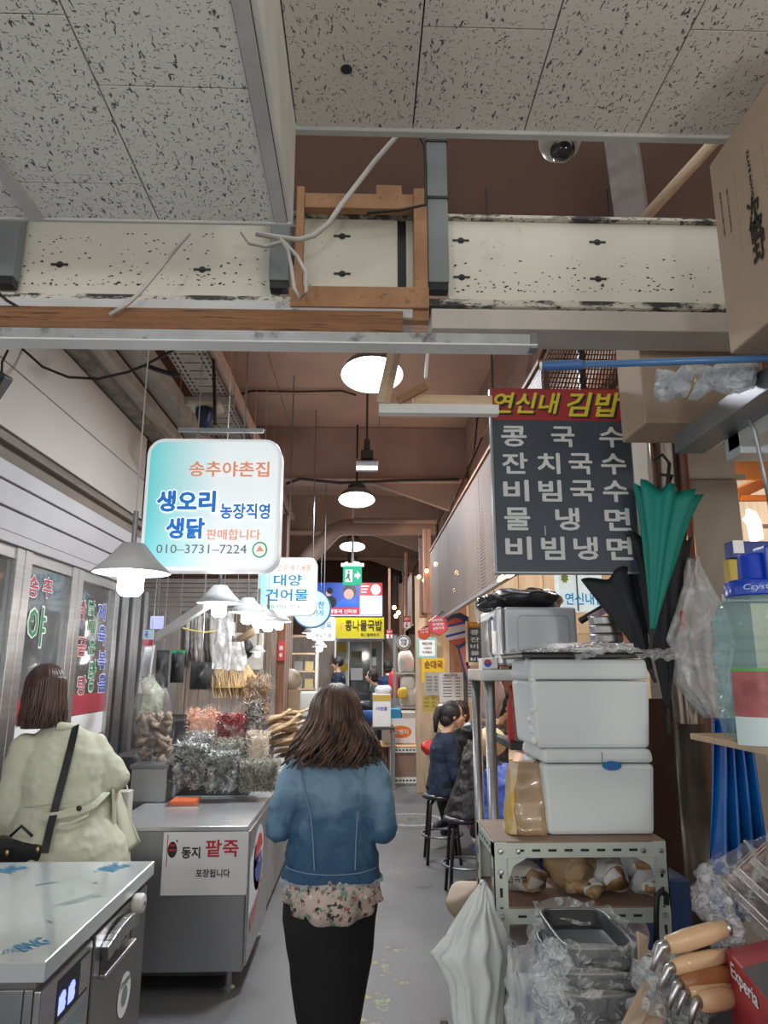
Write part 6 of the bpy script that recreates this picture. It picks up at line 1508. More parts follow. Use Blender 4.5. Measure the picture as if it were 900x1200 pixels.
# ================================================================== NEAR RIGHT: WRAPPED POTS AND PANS
Yp = 1.42; ztab = W(720, 1230, Y=Yp).z
t = thing('display_table', 'low display table under the wrapped pots at the bottom right', 'table', V(1.0, 1.35, 0))
obj('top', MB().bx(.36, 1.7, 1.0, 1.72, ztab - .03, ztab), M['dark'], t, bev=.004)
for x in (.42, 1.6):
    for y in (1.06, 1.66): obj('leg', MB().bx(x - .02, x + .02, y - .02, y + .02, 0, ztab - .03), M['steel_dark'], t)
M['potgrey'] = mat('dark_cast_pot', (.035, .038, .042), .45, .3, var=.15, vs=20)
def pot(label, px0, px1, pyt, pyb, Y, dep):
    a = W(px0, pyb, Y=Y); b = W(px1, pyb, Y=Y); z1 = W((px0 + px1) / 2, pyt, Y=Y).z; z0 = a.z; c = V((a.x + b.x) / 2, Y + dep / 2, z0); hx = (b.x - a.x) / 2
    t = thing('grill_pot', label, 'pot', c)
    def ring(z, s): return [V(c.x + math.copysign(abs(math.cos(an)) ** .35, math.cos(an)) * hx * s, c.y + math.copysign(abs(math.sin(an)) ** .35, math.sin(an)) * dep / 2 * s, z) for an in [2 * PI * k / 36 for k in range(36)]]
    obj('pot_body', MB().loft([ring(z0, .86), ring(z0 + (z1 - z0) * .5, .93), ring(z1, 1.0), ring(z1, .94), ring(z0 + .02, .84)]), M['potgrey'], t, smooth=True, bev=.002)
    obj('rim', MB().path(ring(z1, .99) + [ring(z1, .99)[0]], .004, 6), mat('pot_rim', (.16, .165, .17), .3, .6), t, smooth=True)
    return t, c, hx, z0, z1
pots = [('bottom dark pot of the wrapped stack at the bottom right', 664, 770, 1168, 1215, 1.36, .22), ('middle dark pot of the wrapped stack, under the top one', 660, 762, 1142, 1172, 1.39, .22), ('top dark rectangular pot of the plastic wrapped stack', 664, 752, 1112, 1146, 1.42, .22)]
for args in pots:
    t, c, hx, z0, z1 = pot(*args)
    rn = random.Random(int(args[1]) + int(args[3]))
    rings = []
    for k in range(8):
        u = k / 7; ring = []
        for j in range(40):
            an = 2 * PI * j / 40; sx = math.copysign(abs(math.cos(an)) ** .4, math.cos(an)); sy = math.copysign(abs(math.sin(an)) ** .4, math.sin(an))
            ring.append(V(c.x + sx * (hx + .012), c.y + sy * .125, z0 + (z1 - z0 + .012) * u) + noise.noise_vector(V(sx * 5 + hx, sy * 5, u * 4 + z0 * 9)) * .016)
        rings.append(ring)
    obj('plastic_film', MB().loft(rings, cap=False), film('pot_film', (.82, .85, .88), .16, .08, 40), t, smooth=True)
    m_ = MB().ball(V(c.x - hx - .01, c.y - .08, (z0 + z1) / 2), (.03, .035, .03), 16, 12).jitter(.025, 30, 3).jitter(.01, 90, 2)
    obj('film_knot', m_, film('knot_film', (.8, .84, .88), .4, .08, 60), t, smooth=True)
def slab(name, label, quad, Y, th, m, cat):
    ps = [W(x, y, Y=Yy) for (x, y), Yy in zip(quad, Y)]; n = (ps[1] - ps[0]).cross(ps[2] - ps[0]).normalized(); m_ = MB()
    m_.add(ps + [p + n * th for p in ps], [(3, 2, 1, 0), (4, 5, 6, 7), (0, 1, 5, 4), (1, 2, 6, 5), (2, 3, 7, 6), (3, 0, 4, 7)]); return tag(obj(name, m_, m), label, cat)
slab('cardboard_piece', 'small folded cardboard piece standing against the top pot', [(748, 1140), (757, 1141), (757, 1098), (746, 1092)], (1.40, 1.40, 1.42, 1.42), .01, M['cardboard'], 'cardboard')
slab('cardboard_piece', 'square cardboard piece between the top pot and the pan handles', [(757, 1141), (776, 1140), (778, 1118), (757, 1116)], (1.38, 1.38, 1.40, 1.40), .01, M['cardboard'], 'cardboard')
slab('cardboard_piece', 'tall slanting folded cardboard leaning on the wrapped pots', [(724, 1212), (748, 1212), (772, 1166), (755, 1152)], (1.25, 1.25, 1.33, 1.33), .008, M['cardboard'], 'cardboard')
slab('cardboard_piece', 'darker cardboard flap beside the slanting folded cardboard', [(748, 1212), (775, 1212), (782, 1182), (772, 1166)], (1.25, 1.25, 1.31, 1.33), .008, mat('cardboard_dark', (.36, .25, .17), .85), 'cardboard')
# crinkled film heap between
hp_ = thing('film_heap', 'heap of crumpled clear plastic film among the pan handles', 'plastic film', W(780, 1160, Y=1.35))
m_ = MB().ball(W(782, 1150, Y=1.36), (.055, .05, .05), 30, 20).ball(W(790, 1195, Y=1.32), (.06, .05, .04), 30, 20).ball(W(810, 1160, Y=1.4), (.05, .05, .05), 24, 16).jitter(.035, 22, 1).jitter(.02, 60, 4)
obj('film', m_, film('heap_film', (.72, .75, .78), .35, .1, 50), hp_, smooth=True)
# pans with wooden handles
M['handlewood'] = mat('beech_handle', (.56, .36, .20), .4, two=(.64, .44, .27), vs=5, coat=.2)
M['handlered'] = mat('reddish_handle', (.33, .13, .05), .4, coat=.2)
hd = [('top beech handle pointing left from the wrapped pans', (783, 1108), (850, 1088), 'handlewood', .014), ('second wooden pan handle, below the top one', (790, 1133), (850, 1120), 'handlewood', .012), ('dark reddish pan handle, third from the top', (800, 1154), (860, 1140), 'handlered', .013), ('thin wooden pan handle partly hidden, fourth from the top', (808, 1163), (862, 1158), 'handlewood', .009), ('lowest short beech pan handle at the bottom right', (820, 1174), (862, 1168), 'handlewood', .014)]
M['pan'] = mat('pan_steel', (.55, .52, .50), .3, .8, var=.1)
for k, (lb, pa, pb, mm, r) in enumerate(hd):
    Y = 1.30 - .01 * k; p = W(*pa, Y=Y); q = W(*pb, Y=Y + .02); d = q - p
    t = thing('frying_pan', lb.replace('handle', 'handled pan', 1) if False else lb, 'pan', q)
    obj('handle', MB().path([p - d * .02, p, p + d * .3, p + d * .7, q], [r * .5, r * .85, r * 1.05, r, r * .8], 14, flat=1.2), M[mm], t, smooth=True)
    obj('ferrule', MB().path([p - d * .02, p - d * .12, p - d * .2 + V(0, 0, -.012), p - d * .3 + V(0, 0, -.03)], [r * .7, r * .55, r * .38, r * .3], 12), M['steel'], t, smooth=True)
    obj('collar', MB().tube(q - d * .02, q + d * .05, r * .85, r * .9, 12), M['steel'], t, smooth=True)
    if k in (0, 2, 4):
        cp_ = q + V(.17 + .01 * k, .02 + .01 * k, -.01 + (.0 if k else .02)); R = (.35, .9, 0)
        obj('pan_body', MB().lathe([(.0, -.012), (.10, -.012), (.135, .02), (.138, .022), (.132, .022), (.098, -.008), (0, -.008)], cp_, 30, R), M['pan'], t, smooth=True)
# stack of wrapped griddle trays at the right
a = W(832, 1035, Y=1.45)
st_ = thing('tray_stack', 'slanted stack of steel baking trays in crinkled plastic at the right edge', 'trays', W(880, 1120, Y=1.35))
T0 = W(834, 1030, Y=1.46); dT = V(.50, -.42, -.56).normalized(); eT = V(.62, .75, .05); eT = (eT - dT * eT.dot(dT)).normalized(); nT = dT.cross(eT).normalized()
if nT.z < 0: nT = -nT
RT = Matrix((dT, eT, nT)).transposed()
for k in range(7):
    c = T0 + dT * .20 + eT * .13 + nT * (.004 + .021 * k) + V(.018 * k, 0, .004 * k)
    m_ = MB().box((0, 0, 0), (.38, .26, .004)).box((0, -.128, .007), (.38, .004, .014)).box((-.188, 0, .007), (.004, .26, .014)).box((0, .128, .007), (.38, .004, .014)).box((.188, 0, .007), (.004, .26, .014))
    m_.v = [tuple(RT @ Vector(v) + c) for v in m_.v]
    obj('tray', m_, M['pan'], st_, bev=.002)
def wrapf(u, v):
    a = -.03 + .44 * u; q = v * 1.25
    if q < .35: p = T0 + dT * a + eT * (.20 * (.35 - q) / .35 - .012) - nT * .016
    else: p = T0 + dT * a - eT * (.012 + .010 * math.sin((q - .35) * 4)) + nT * ((q - .35) * .13 - .016) + V(.018 * 7 * (q - .35) * .7, 0, 0)
    return p + noise.noise_vector(V(u * 9, v * 9, 0)) * .010 + noise.noise_vector(V(u * 34, v * 30, 0)) * .005
obj('plastic_film', MB().sheet(wrapf, 60, 40), film('trays_film', (.78, .80, .83), .16, .08, 40, .5), st_, smooth=True)
m_ = MB().ball(W(838, 1060, Y=1.42), (.035, .03, .05), 20, 14).ball(W(852, 1100, Y=1.36), (.035, .03, .045), 20, 14).jitter(.03, 26, 3).jitter(.012, 80, 5)
obj('film_knot', m_, film('trays_knot', (.74, .76, .8), .3, .08, 60), st_, smooth=True)
# red carton
ps = [W(848, 1118, Y=1.22), W(905, 1185, Y=1.02)]
t = thing('red_carton', 'red product carton with white lettering at the bottom right corner', 'carton', W(870, 1190, Y=1.15))
A0 = W(850, 1112, Y=1.30); A1 = W(918, 1192, Y=1.02); dwn = V(0, 0, -.2); nrm = (A1 - A0).cross(dwn).normalized()
m_ = MB().add([A0, A1, A1 + dwn, A0 + dwn] + [p - nrm * -.0 + V(.22, .10, 0) for p in (A0, A1, A1 + dwn, A0 + dwn)], [(0, 1, 2, 3), (7, 6, 5, 4), (0, 4, 5, 1), (1, 5, 6, 2), (2, 6, 7, 3), (3, 7, 4, 0)])
obj('box', m_, mat('red_carton', (.34, .02, .03), .4), t, bev=.003)
o = MB(); U_ = (A1 - A0); put_text(o, 'Experia', A0 + U_ * .12 + dwn * .18, U_ * .5, -dwn * .14, .02, 0, .0015)
put_text(o, 'Experia', A0 + U_ * .12 + dwn * .18, U_ * .5, -dwn * .14, .02, 0, -.0015)
obj('lettering', o, M['paper'], t)
obj('dark_band', MB().add([A0 + U_ * .35 - dwn * .002, A1 - dwn * .002, A1 + V(.22, .1, .001), A0 + U_ * .35 + V(.22, .1, .001)], [(0, 1, 2, 3)]), M['dark'], t, solid=.002)
# blue plastic drape
M['bluefilm'] = mat('blue_film', (.004, .06, .30), .22, two=(.008, .16, .50), vs=4, coat=.4)
t = thing('blue_plastic_sheet', 'shiny blue plastic sheet hanging in folds at the right edge below the bottle', 'plastic sheet', W(868, 1050, Y=1.75))
m_ = MB().sheet(lambda u, v: (W(838 + (905 - 838) * u * (.55 + .6 * v) , 842 + 235 * v, Y=1.78) + V(0, .022 * math.sin(u * 26 + v * 1.5) + .012 * noise.noise(V(u * 5, v * 2, 0)), 0)), 60, 24)
obj('film', m_, M['bluefilm'], t, smooth=True, solid=.002)
obj('cord', MB().path([W(845, 842, Y=1.78), W(852, 800, Y=1.8), W(858, 760, Y=1.85)], .004, 6), M['cable_white'], t)

# ================================================================== BOTTLE SHELF AT THE RIGHT EDGE
Yb = 1.38; zsb = W(870, 876, Y=Yb - .08).z
cx = W(843, 800, Y=Yb).x + .092
t = thing('side_shelf', 'narrow brown wooden shelf under the big water bottle at the right edge', 'shelf', V(cx + .1, Yb, zsb - .012))
obj('shelf_board', MB().bx(cx - .06, cx + .6, Yb - .10, Yb + .22, zsb - .014, zsb - .001), M['oak'], t, bev=.002)
obj('bracket', MB().bx(cx + .5, cx + .55, Yb - .08, Yb + .2, 0, zsb - .014), M['steel_dark'], t)
t = thing('water_bottle', 'big ribbed clear plastic bottle with a blue cap and red label at the right edge', 'bottle', V(cx, Yb, zsb))
hb = W(870, 702, Y=Yb).z - zsb
prof = [(.06, .0), (.083, .008), (.088, .03)]
for k in range(7):
    z = .04 + (hb - .09) * k / 7; dz_ = (hb - .09) / 7
    prof += [(.090, z), (.090, z + dz_ * .6), (.083, z + dz_ * .75), (.083, z + dz_ * .9)]
prof += [(.088, hb - .045), (.072, hb - .012), (.055, hb), (.052, hb + .01)]
obj('bottle_body', MB().lathe(prof, V(cx, Yb, zsb + .001), 36), glassy('bottle_plastic', (.45, .68, .70), .24, .08), t, smooth=True)
zl0 = W(870, 838, Y=Yb).z; zl1 = W(870, 783, Y=Yb).z
arc = lambda r, z0_, z1_, a0, a1: MB().loft([[V(cx + r * math.cos(a), Yb + r * math.sin(a), z) for z in (z0_, z1_)] for a in [a0 + (a1 - a0) * k / 16 for k in range(17)]], cap=False, closed=False)
obj('label', arc(.0915, zl0, zl1, PI * 1.12, PI * 1.75), mat('label_red', (.20, .035, .04), .35, two=(.38, .10, .10), vs=20), t, smooth=True)
obj('label_stripe', arc(.092, zl1 - .006, zl1, PI * 1.12, PI * 1.75), mat('label_green', (.08, .35, .06), .4), t, smooth=True)
obj('label_stripe', arc(.0918, zl0 - .05, zl0, PI * 1.12, PI * 1.75), mat('label_pale', (.55, .66, .68), .4), t, smooth=True)
obj('label_panel', arc(.0925, zl0 + .002, zl0 + .026, PI * 1.40, PI * 1.7), M['paper'], t, smooth=True)
zc_ = zsb + hb + .004
M['capblue'] = mat('cap_blue', (.0, .04, .45), .28, coat=.4)
obj('cap', MB().lathe([(.056, 0), (.058, .002), (.058, .028), (.050, .032), (.03, .034), (.028, .08), (.024, .085), (0, .085)], V(cx, Yb, zc_), 30), M['capblue'], t, smooth=True, bev=.001)
obj('cap_handle', MB().box(V(cx + .01, Yb - .02, zc_ + .06), (.016, .05, .075)), M['capblue'], t, bev=.006)
o = MB(); put_text(o, 'Crystal', V(cx - .048, Yb - .042, zc_ + .006), V(.05, -.028, 0), V(0, 0, .014), .01, .2, .004); obj('lettering', o, mat('pale_blue_print', (.35, .55, .8), .4), t)
# cartons behind the bottle
t = thing('coffee_carton', 'blue and yellow striped carton just behind the blue bottle cap', 'carton', W(880, 690, Y=1.62))
a = W(858, 694, Y=1.62); zz_ = W(870, 655, Y=1.62).z
bk = thing('back_ledge', 'grey ledge behind the water bottle carrying the small cartons', 'shelf', V(a.x + .2, 1.7, a.z - .02))
obj('ledge', MB().bx(a.x - .005, a.x + .6, 1.605, 1.66, a.z - .022, a.z - .001), M['steel_dark'], bk); obj('ledge_post', MB().bx(a.x + .5, a.x + .54, 1.61, 1.65, 0, a.z - .022), M['steel_dark'], bk)
obj('box', MB().bx(a.x, a.x + .2, 1.62, 1.65, a.z, zz_), mat('yellow_box', (.48, .36, .05), .5), t, bev=.003)
m_ = MB(); P_ = Plane((a.x, 1.6195, a.z), (1, 0, 0), (0, 0, 1))
for k in range(5): P_.poly(m_, [(.012 + k * .03, 0), (.022 + k * .03, 0), (.05 + k * .03, zz_ - a.z), (.04 + k * .03, zz_ - a.z)], 0, .001)
obj('stripes', m_, M['ink'], t, kind='stuff')
t = thing('blue_carton', 'dark blue carton with a white initial, on top of the striped carton', 'carton', V(a.x + .1, 1.7, zz_))
obj('box', MB().bx(a.x + .004, a.x + .22, 1.61, 1.645, zz_ + .001, W(870, 634, Y=1.61).z), mat('blue_box', (.015, .04, .22), .4), t, bev=.003)
o = MB(); put_text(o, 'D', V(W(888, 652, Y=1.609).x, 1.609, W(880, 652, Y=1.61).z), V(.014, 0, 0), V(0, 0, .02), .03, 0, .001); obj('lettering', o, M['paper'], t)
o = MB(); P2 = Plane((a.x + .008, 1.6095, zz_ + .012), (1, 0, 0), (0, 0, 1)); P2.rect(o, 0, .025, 0, .03); obj('sticker', o, M['paper'], t)
# white lit shape and orange beams far right
pl = facing(874, 893, 596, 636, 3.6)
t = thing('lit_panel', 'small bright white panel glowing in the next stall right of the column', 'panel', pl.p(.5, 0))
m_ = MB(); pl.poly(m_, [(.35, 0), (1, .12), (1, .6), (.75, .9), (.3, 1), (.25, .82), (0, .72), (.25, .55)], -.03, 0); obj('panel', m_, mat('lit_white_panel', (.9, .9, .85), .4, emit=1.3), t)
o = MB(); pl.text(o, '모밀', .35, .75, .18, .42, .02, lift=.004); obj('lettering', o, M['l_peach'], t)
obj('bracket', MB().bar(pl.p(.9, .5, -.02), V(XWR, 3.62, pl.p(0, .5).z), .02, .02), M['steel_dark'], t)
t = thing('stall_awning', 'orange lit wooden awning frame in the next stall at the right edge', 'frame', W(885, 580, Y=3.9))
M['orange'] = mat('orange_wood', (.55, .22, .06), .6)
obj('beam', MB().bar(W(860, 580, Y=3.8), W(905, 560, Y=4.3), .05, .06), M['orange'], t); obj('beam', MB().bar(W(866, 584, Y=3.8), W(930, 584, Y=3.8), .04, .03), M['orange'], t); obj('awning_cloth', MB().sheet(lambda u, v: W(850 + 60 * u, 528 + 34 * v, Y=4.2 - .3 * v), 4, 4), M['orange'], t, solid=.01)
point('orange_stall_light', W(905, 600, Y=3.3), 7, (1, .5, .2), .06)
# ================================================================== PEOPLE
def cloth(name, col, rough=.8, var=.1, vs=6, bump=.25, bs=9, **k): return mat(name, col, rough, var=var, vs=vs, bump=bump, bs=bs, **k)
M['hair'] = mat('dark_brown_hair', (.035, .020, .016), .38, two=(.085, .045, .034), vs=9, stretch=(3, 3, .5))
M['hairb'] = mat('black_hair', (.012, .010, .011), .55, two=(.035, .028, .028), vs=9, stretch=(3, 3, .5))
class Fr:
    """local frame: right, forward, up at an origin"""
    def __init__(s, o, yaw, pitch=0, roll=0):
        s.o = Vector(o); s.R = Euler((pitch, roll, yaw), 'XYZ').to_matrix() if not pitch and not roll else (Euler((0, 0, yaw)).to_matrix() @ Euler((pitch, 0, 0)).to_matrix() @ Euler((0, roll, 0)).to_matrix())
    def __call__(s, r, f, u): return s.o + s.R @ Vector((r, f, u))
def head(mb, fr, s=1.0):
    """head volume around fr origin = centre of the head; forward = +f"""
    e = lambda c, r: mb.ball(fr(*[q * s for q in c]), tuple(q * s for q in r), 18, 12, fr.R.to_euler())
    e((0, -.012, .030), (.074, .094, .085)); e((0, .018, -.030), (.060, .070, .080)); e((0, .045, -.082), (.034, .034, .028))
    e((0, .062, -.020), (.045, .030, .055)); mb.cap(fr(0, .088 * s, .012 * s), fr(0, .108 * s, -.022 * s), .009 * s, .014 * s)
    e((0, .084, -.055), (.024, .014, .010))
    for sx in (-1, 1): e((sx * .076, -.005, -.008), (.010, .020, .032)); e((sx * .032, .070, -.022), (.02, .02, .02))
def face(t, fr, s=1.0):
    for sx in (-1, 1):
        obj('eye', MB().ball(fr(sx * .030 * s, .086 * s, .012 * s), (.011 * s, .008 * s, .006 * s), 12, 8, fr.R.to_euler()), M['hairb'], t, smooth=True)
        obj('eyebrow', MB().path([fr(sx * .015 * s, .092 * s, .032 * s), fr(sx * .03 * s, .092 * s, .037 * s), fr(sx * .046 * s, .083 * s, .031 * s)], .003 * s, 6), M['hairb'], t, smooth=True)
    obj('mouth', MB().path([fr(-.020 * s, .094 * s, -.056 * s), fr(0, .100 * s, -.055 * s), fr(.020 * s, .094 * s, -.056 * s)], .0045 * s, 8), mat('lips', (.42, .14, .12), .4), t, smooth=True)
def hand(mb, wrist, d, side, palmn, curl=.5, s=1.0):
    """wrist point, direction of the hand, thumb side vector, palm normal"""
    d = Vector(d).normalized(); side = Vector(side).normalized(); pn = Vector(palmn).normalized()
    p1 = wrist + d * .075 * s
    for k in range(3): mb.cap(wrist + side * (.014 - .014 * k) * s, p1 + side * (.022 - .022 * k) * s, .017 * s, .014 * s, 8)
    for k, L_ in enumerate((.070, .078, .072, .056)):
        b = p1 + side * (.030 - .020 * k) * s; q = b + (d * math.cos(curl * .5) + pn * math.sin(curl * .5)) * L_ * .5 * s; r = q + (d * math.cos(curl * 1.4) + pn * math.sin(curl * 1.4)) * L_ * .32 * s; e = r + (d * math.cos(curl * 2.2) + pn * math.sin(curl * 2.2)) * L_ * .26 * s
        mb.cap(b, q, .0085 * s, .008 * s, 8); mb.cap(q, r, .008 * s, .0075 * s, 8); mb.cap(r, e, .0075 * s, .0065 * s, 8)
    tb = wrist + d * .022 * s + side * .022 * s; t1 = tb + (d * .6 + side * .8) .normalized() * .038 * s; mb.cap(tb, t1, .012 * s, .010 * s, 8); mb.cap(t1, t1 + (d * .95 + side * .25).normalized() * .03 * s, .010 * s, .008 * s, 8)
def ellring(c, rx, ry, R=None, n=28, p=1.0):
    out = []
    for k in range(n):
        a = 2 * PI * k / n; v = Vector((math.copysign(abs(math.cos(a)) ** p, math.cos(a)) * rx, math.copysign(abs(math.sin(a)) ** p, math.sin(a)) * ry, 0))
        out.append(Vector(c) + ((R @ v) if R is not None else v))
    return out
def locks(mb, fr, n, rad, zlen, wave, seed, spread=0.0, r0=.011, back=True, crown=(0, -.01, .085), face_open=.9, curl=0, front=-1):
    """hair made of many locks starting at the crown, hugging the skull and falling down"""
    rn = random.Random(seed)
    for k in range(n):
        a = rn.uniform(-PI, PI)     # 0 = forward
        fx_, fy_ = math.sin(a), math.cos(a)
        if fy_ > face_open: continue
        lay = rn.uniform(.9, 1.04); L_ = zlen * rn.uniform(.85, 1.05); pts = []; rr = []
        steps = 16
        for i in range(steps + 1):
            u = i / steps; arc_ = min(1.0, u * L_ / .16) if L_ > .16 else u
            if u * L_ < .17:
                th = (u * L_ / .17) * PI / 2; x = math.sin(th) * rad[0] * lay; z = crown[2] + (-(1 - math.cos(th)) * rad[2])
                y = x / rad[0] * rad[1]
                p = Vector((fx_ * x, fy_ * y + crown[1], z))
            else:
                dz = u * L_ - .17; sp = 1 + spread * dz
                p = Vector((fx_ * rad[0] * lay * sp, fy_ * rad[1] * lay * sp + crown[1], crown[2] - rad[2] - dz))
                w_ = wave * min(1, dz / .12); ph = seed + k * 1.7
                p += Vector((math.sin(dz * 34 + ph) * w_, math.cos(dz * 30 + ph) * w_, 0))
                if fy_ > .3: p.y = min(p.y, crown[1] + .06)
            pts.append(fr(*p)); rr.append(r0 * (.5 if i == 0 else 1 if u < .8 else 1 - (u - .8) * 3.2))
        mb.path(pts, rr, 6, flat=.75)
    return mb

# ---------------------------------------------------------------- main woman, back view
Y0 = 2.75
cx0 = W(388, 950, Y=Y0).x
top = W(392, 800, Y=Y0).z; zsh = W(390, 893, Y=Y0).z; zhem = W(388, 1026, Y=Y0).z; ztail = W(388, 1062, Y=Y0).z
P = thing('person', 'woman walking away in a frayed denim jacket, floral blouse and long black skirt', 'person', V(cx0, Y0, 0))
HF = Fr((cx0 + .012, Y0, top - .125), 0)
def xp(px, py=950, Y=Y0): return W(px, py, Y=Y).x
shl = V(xp(350, 905), Y0, zsh - .03); shr = V(xp(435, 905), Y0, zsh - .03)
ell = V(xp(331, 960), Y0 - .01, W(331, 962, Y=Y0).z); elr = V(xp(447, 962), Y0 - .01, W(447, 966, Y=Y0).z)
wrl = V(xp(345, 980), Y0 + .20, ell.z + .01); wrr = V(xp(430, 985), Y0 + .20, elr.z + .02)
mb = MB(); head(mb, HF)
mb.cap(V(cx0, Y0 - .01, zsh - .02), HF(0, -.01, -.06), .052, .050)
mb.loft([ellring((cx0, Y0 + .01, z), rx, ry) for z, rx, ry in ((.86, .12, .075), (1.0, .11, .07), (1.15, .12, .07), (zsh - .06, .11, .05), (zsh - .01, .05, .045))])
for a, b, c in ((shl + V(.02, 0, -.01), ell, wrl), (shr - V(.02, 0, .01), elr, wrr)): mb.cap(a, b, .036, .034); mb.cap(b, c, .032, .024)
hand(mb, wrl, (.25, 1, 0), (.2, 0, 1), (1, 0, 0), .7); hand(mb, wrr, (-.25, 1, 0), (-.2, 0, 1), (-1, 0, 0), .7)
for sx in (-1, 1):
    hip = V(cx0 + sx * .07, Y0, .84); kn = V(cx0 + sx * .05, Y0, .47); an_ = V(cx0 + sx * .045 - .01, Y0 + (.04 if sx > 0 else -.05), .09)
    mb.cap(hip, kn, .06, .045); mb.cap(kn, an_, .042, .030)
obj('body', mb, M['skin'], P, remesh=.008, smo=2)
face(P, HF)
# skirt
def skx(px, py): return W(px, py, Y=Y0)
sk = []
for py, a, b in ((1050, 334, 442), (1075, 331, 440), (1110, 336, 437), (1150, 341, 430), (1190, 347, 424), (1225, 351, 420)):
    l = skx(a, py); r = skx(b, py); sk.append(((l.x + r.x) / 2, l.z, (r.x - l.x) / 2))
sk.append((sk[-1][0], .38, sk[-1][2] * .93)); sk.append((sk[-1][0], .24, sk[-1][2] * .95))
m_ = MB().loft([ellring((x, Y0 + .005 * k, z), rx, rx * .72 if k else rx * .66, n=40) for k, (x, z, rx) in enumerate(sk)], cap=False)
obj('skirt', m_, cloth('black_skirt_cloth', (.008, .008, .009), .85, bump=.2), P, smooth=True, solid=.006, sub=1, disp=(.12, .02))
for sx in (-1, 1):
    f0_ = V(cx0 + sx * .05 - .01, Y0 + (.04 if sx > 0 else -.05), .04)
    obj('shoe', MB().cap(f0_ + V(0, -.05, 0), f0_ + V(0, .15, -.005), .042, .038).box(f0_ + V(0, .05, -.03), (.08, .26, .022)), M['dark'], P, remesh=.008, smo=2)
# blouse tail
M['floral'] = mat('floral_cloth', (.60, .48, .42), .8, spots=[((.35, .30, .26), 14, .52, .12), ((.14, .30, .24), 27, .555, .03), ((.34, .12, .13), 31, .59, .03), ((.035, .03, .035), 38, .565, .02), ((.72, .67, .58), 22, .62, .04)])
bl_ = []
for py, a, b in ((1015, 334, 443), (1035, 330, 447), (1052, 333, 445), (1064, 345, 436)):
    l = skx(a, py); r = skx(b, py); bl_.append(((l.x + r.x) / 2, l.z, (r.x - l.x) / 2))
def blring(k, x, z, rx, n=64):
    o = []
    for j in range(n):
        a = 2 * PI * j / n; ruf = 1 + .025 * math.sin(a * 11 + k) * k
        zz = z - (.022 * max(0, -math.sin(a)) ** 2 if k == 3 else 0) + (.03 * abs(math.cos(a)) ** 3 if k == 3 else 0)
        o.append(V(x + math.cos(a) * rx * ruf, Y0 + math.sin(a) * rx * .74 * ruf, zz))
    return o
obj('blouse', MB().loft([blring(k, bl_[k][0], bl_[k][1], bl_[k][2] * (.86, .93, 1, 1)[k] if k < 3 else bl_[2][2] * .99) for k in range(4)], cap=False), M['floral'], P, smooth=True, solid=.004)
# jacket
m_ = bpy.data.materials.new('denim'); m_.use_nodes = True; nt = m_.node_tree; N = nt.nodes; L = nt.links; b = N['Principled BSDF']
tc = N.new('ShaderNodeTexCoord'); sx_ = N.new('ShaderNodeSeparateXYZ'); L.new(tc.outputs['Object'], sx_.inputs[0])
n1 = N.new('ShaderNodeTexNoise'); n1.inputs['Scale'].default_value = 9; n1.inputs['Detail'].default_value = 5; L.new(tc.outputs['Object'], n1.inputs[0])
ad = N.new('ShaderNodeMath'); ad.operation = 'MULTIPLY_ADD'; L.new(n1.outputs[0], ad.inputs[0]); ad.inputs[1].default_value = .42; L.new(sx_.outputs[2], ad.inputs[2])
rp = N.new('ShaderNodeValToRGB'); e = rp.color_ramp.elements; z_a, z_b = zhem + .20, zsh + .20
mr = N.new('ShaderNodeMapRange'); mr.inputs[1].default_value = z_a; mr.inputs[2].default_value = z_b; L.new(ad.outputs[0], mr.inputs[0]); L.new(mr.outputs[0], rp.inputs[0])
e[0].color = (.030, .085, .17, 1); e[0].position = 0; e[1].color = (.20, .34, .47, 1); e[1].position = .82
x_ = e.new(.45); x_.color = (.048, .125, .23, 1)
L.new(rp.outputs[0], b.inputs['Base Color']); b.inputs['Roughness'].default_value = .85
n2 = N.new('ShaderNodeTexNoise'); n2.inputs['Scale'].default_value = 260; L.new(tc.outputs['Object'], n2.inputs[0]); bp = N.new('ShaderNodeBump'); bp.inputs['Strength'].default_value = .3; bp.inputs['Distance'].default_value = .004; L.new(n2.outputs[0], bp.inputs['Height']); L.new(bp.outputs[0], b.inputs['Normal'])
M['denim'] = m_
prof = []
for py, a, b_ in ((1028, 329, 448), (1010, 334, 444), (985, 340, 440), (955, 344, 436), (925, 341, 438), (905, 339, 441), (893, 348, 434), (884, 366, 416)):
    l = skx(a, py); r = skx(b_, py); prof.append(((l.x + r.x) / 2, l.z, (r.x - l.x) / 2))
ryf = [.66, .64, .64, .66, .64, .56, .48, .6]
mb = MB().loft([ellring((x, Y0, z), rx, rx * f_, p=.85, n=36) for (x, z, rx), f_ in zip(prof, ryf)])
ell2 = ell + V(-.004, -.01, .0); elr2 = elr + V(.004, -.01, .0)
cfl = ell2.lerp(wrl, .62); cfr = elr2.lerp(wrr, .62)
for a, b_, c, lo in ((shl + V(.0, 0, -.01), ell2, cfl, -1), (shr + V(.0, 0, -.01), elr2, cfr, 1)):
    mid = a.lerp(b_, .5) + V(lo * .006, -.012, 0)
    mb.cap(a, mid, .062, .058, 18); mb.cap(mid, b_, .058, .054, 18); mb.cap(b_, c + V(0, 0, .0), .056, .058, 18)
    mb.tube(c, c + (c - b_).normalized() * .035 - V(0, 0, .012), .062, .066, 18)
    mb.ball(b_ + V(0, -.01, -.015), (.052, .052, .045))
mb.v = [(x, y, z) for x, y, z in mb.v]
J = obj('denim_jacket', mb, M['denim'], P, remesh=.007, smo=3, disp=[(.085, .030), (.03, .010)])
M['seam'] = mat('pale_seam', (.19, .29, .38), .8)
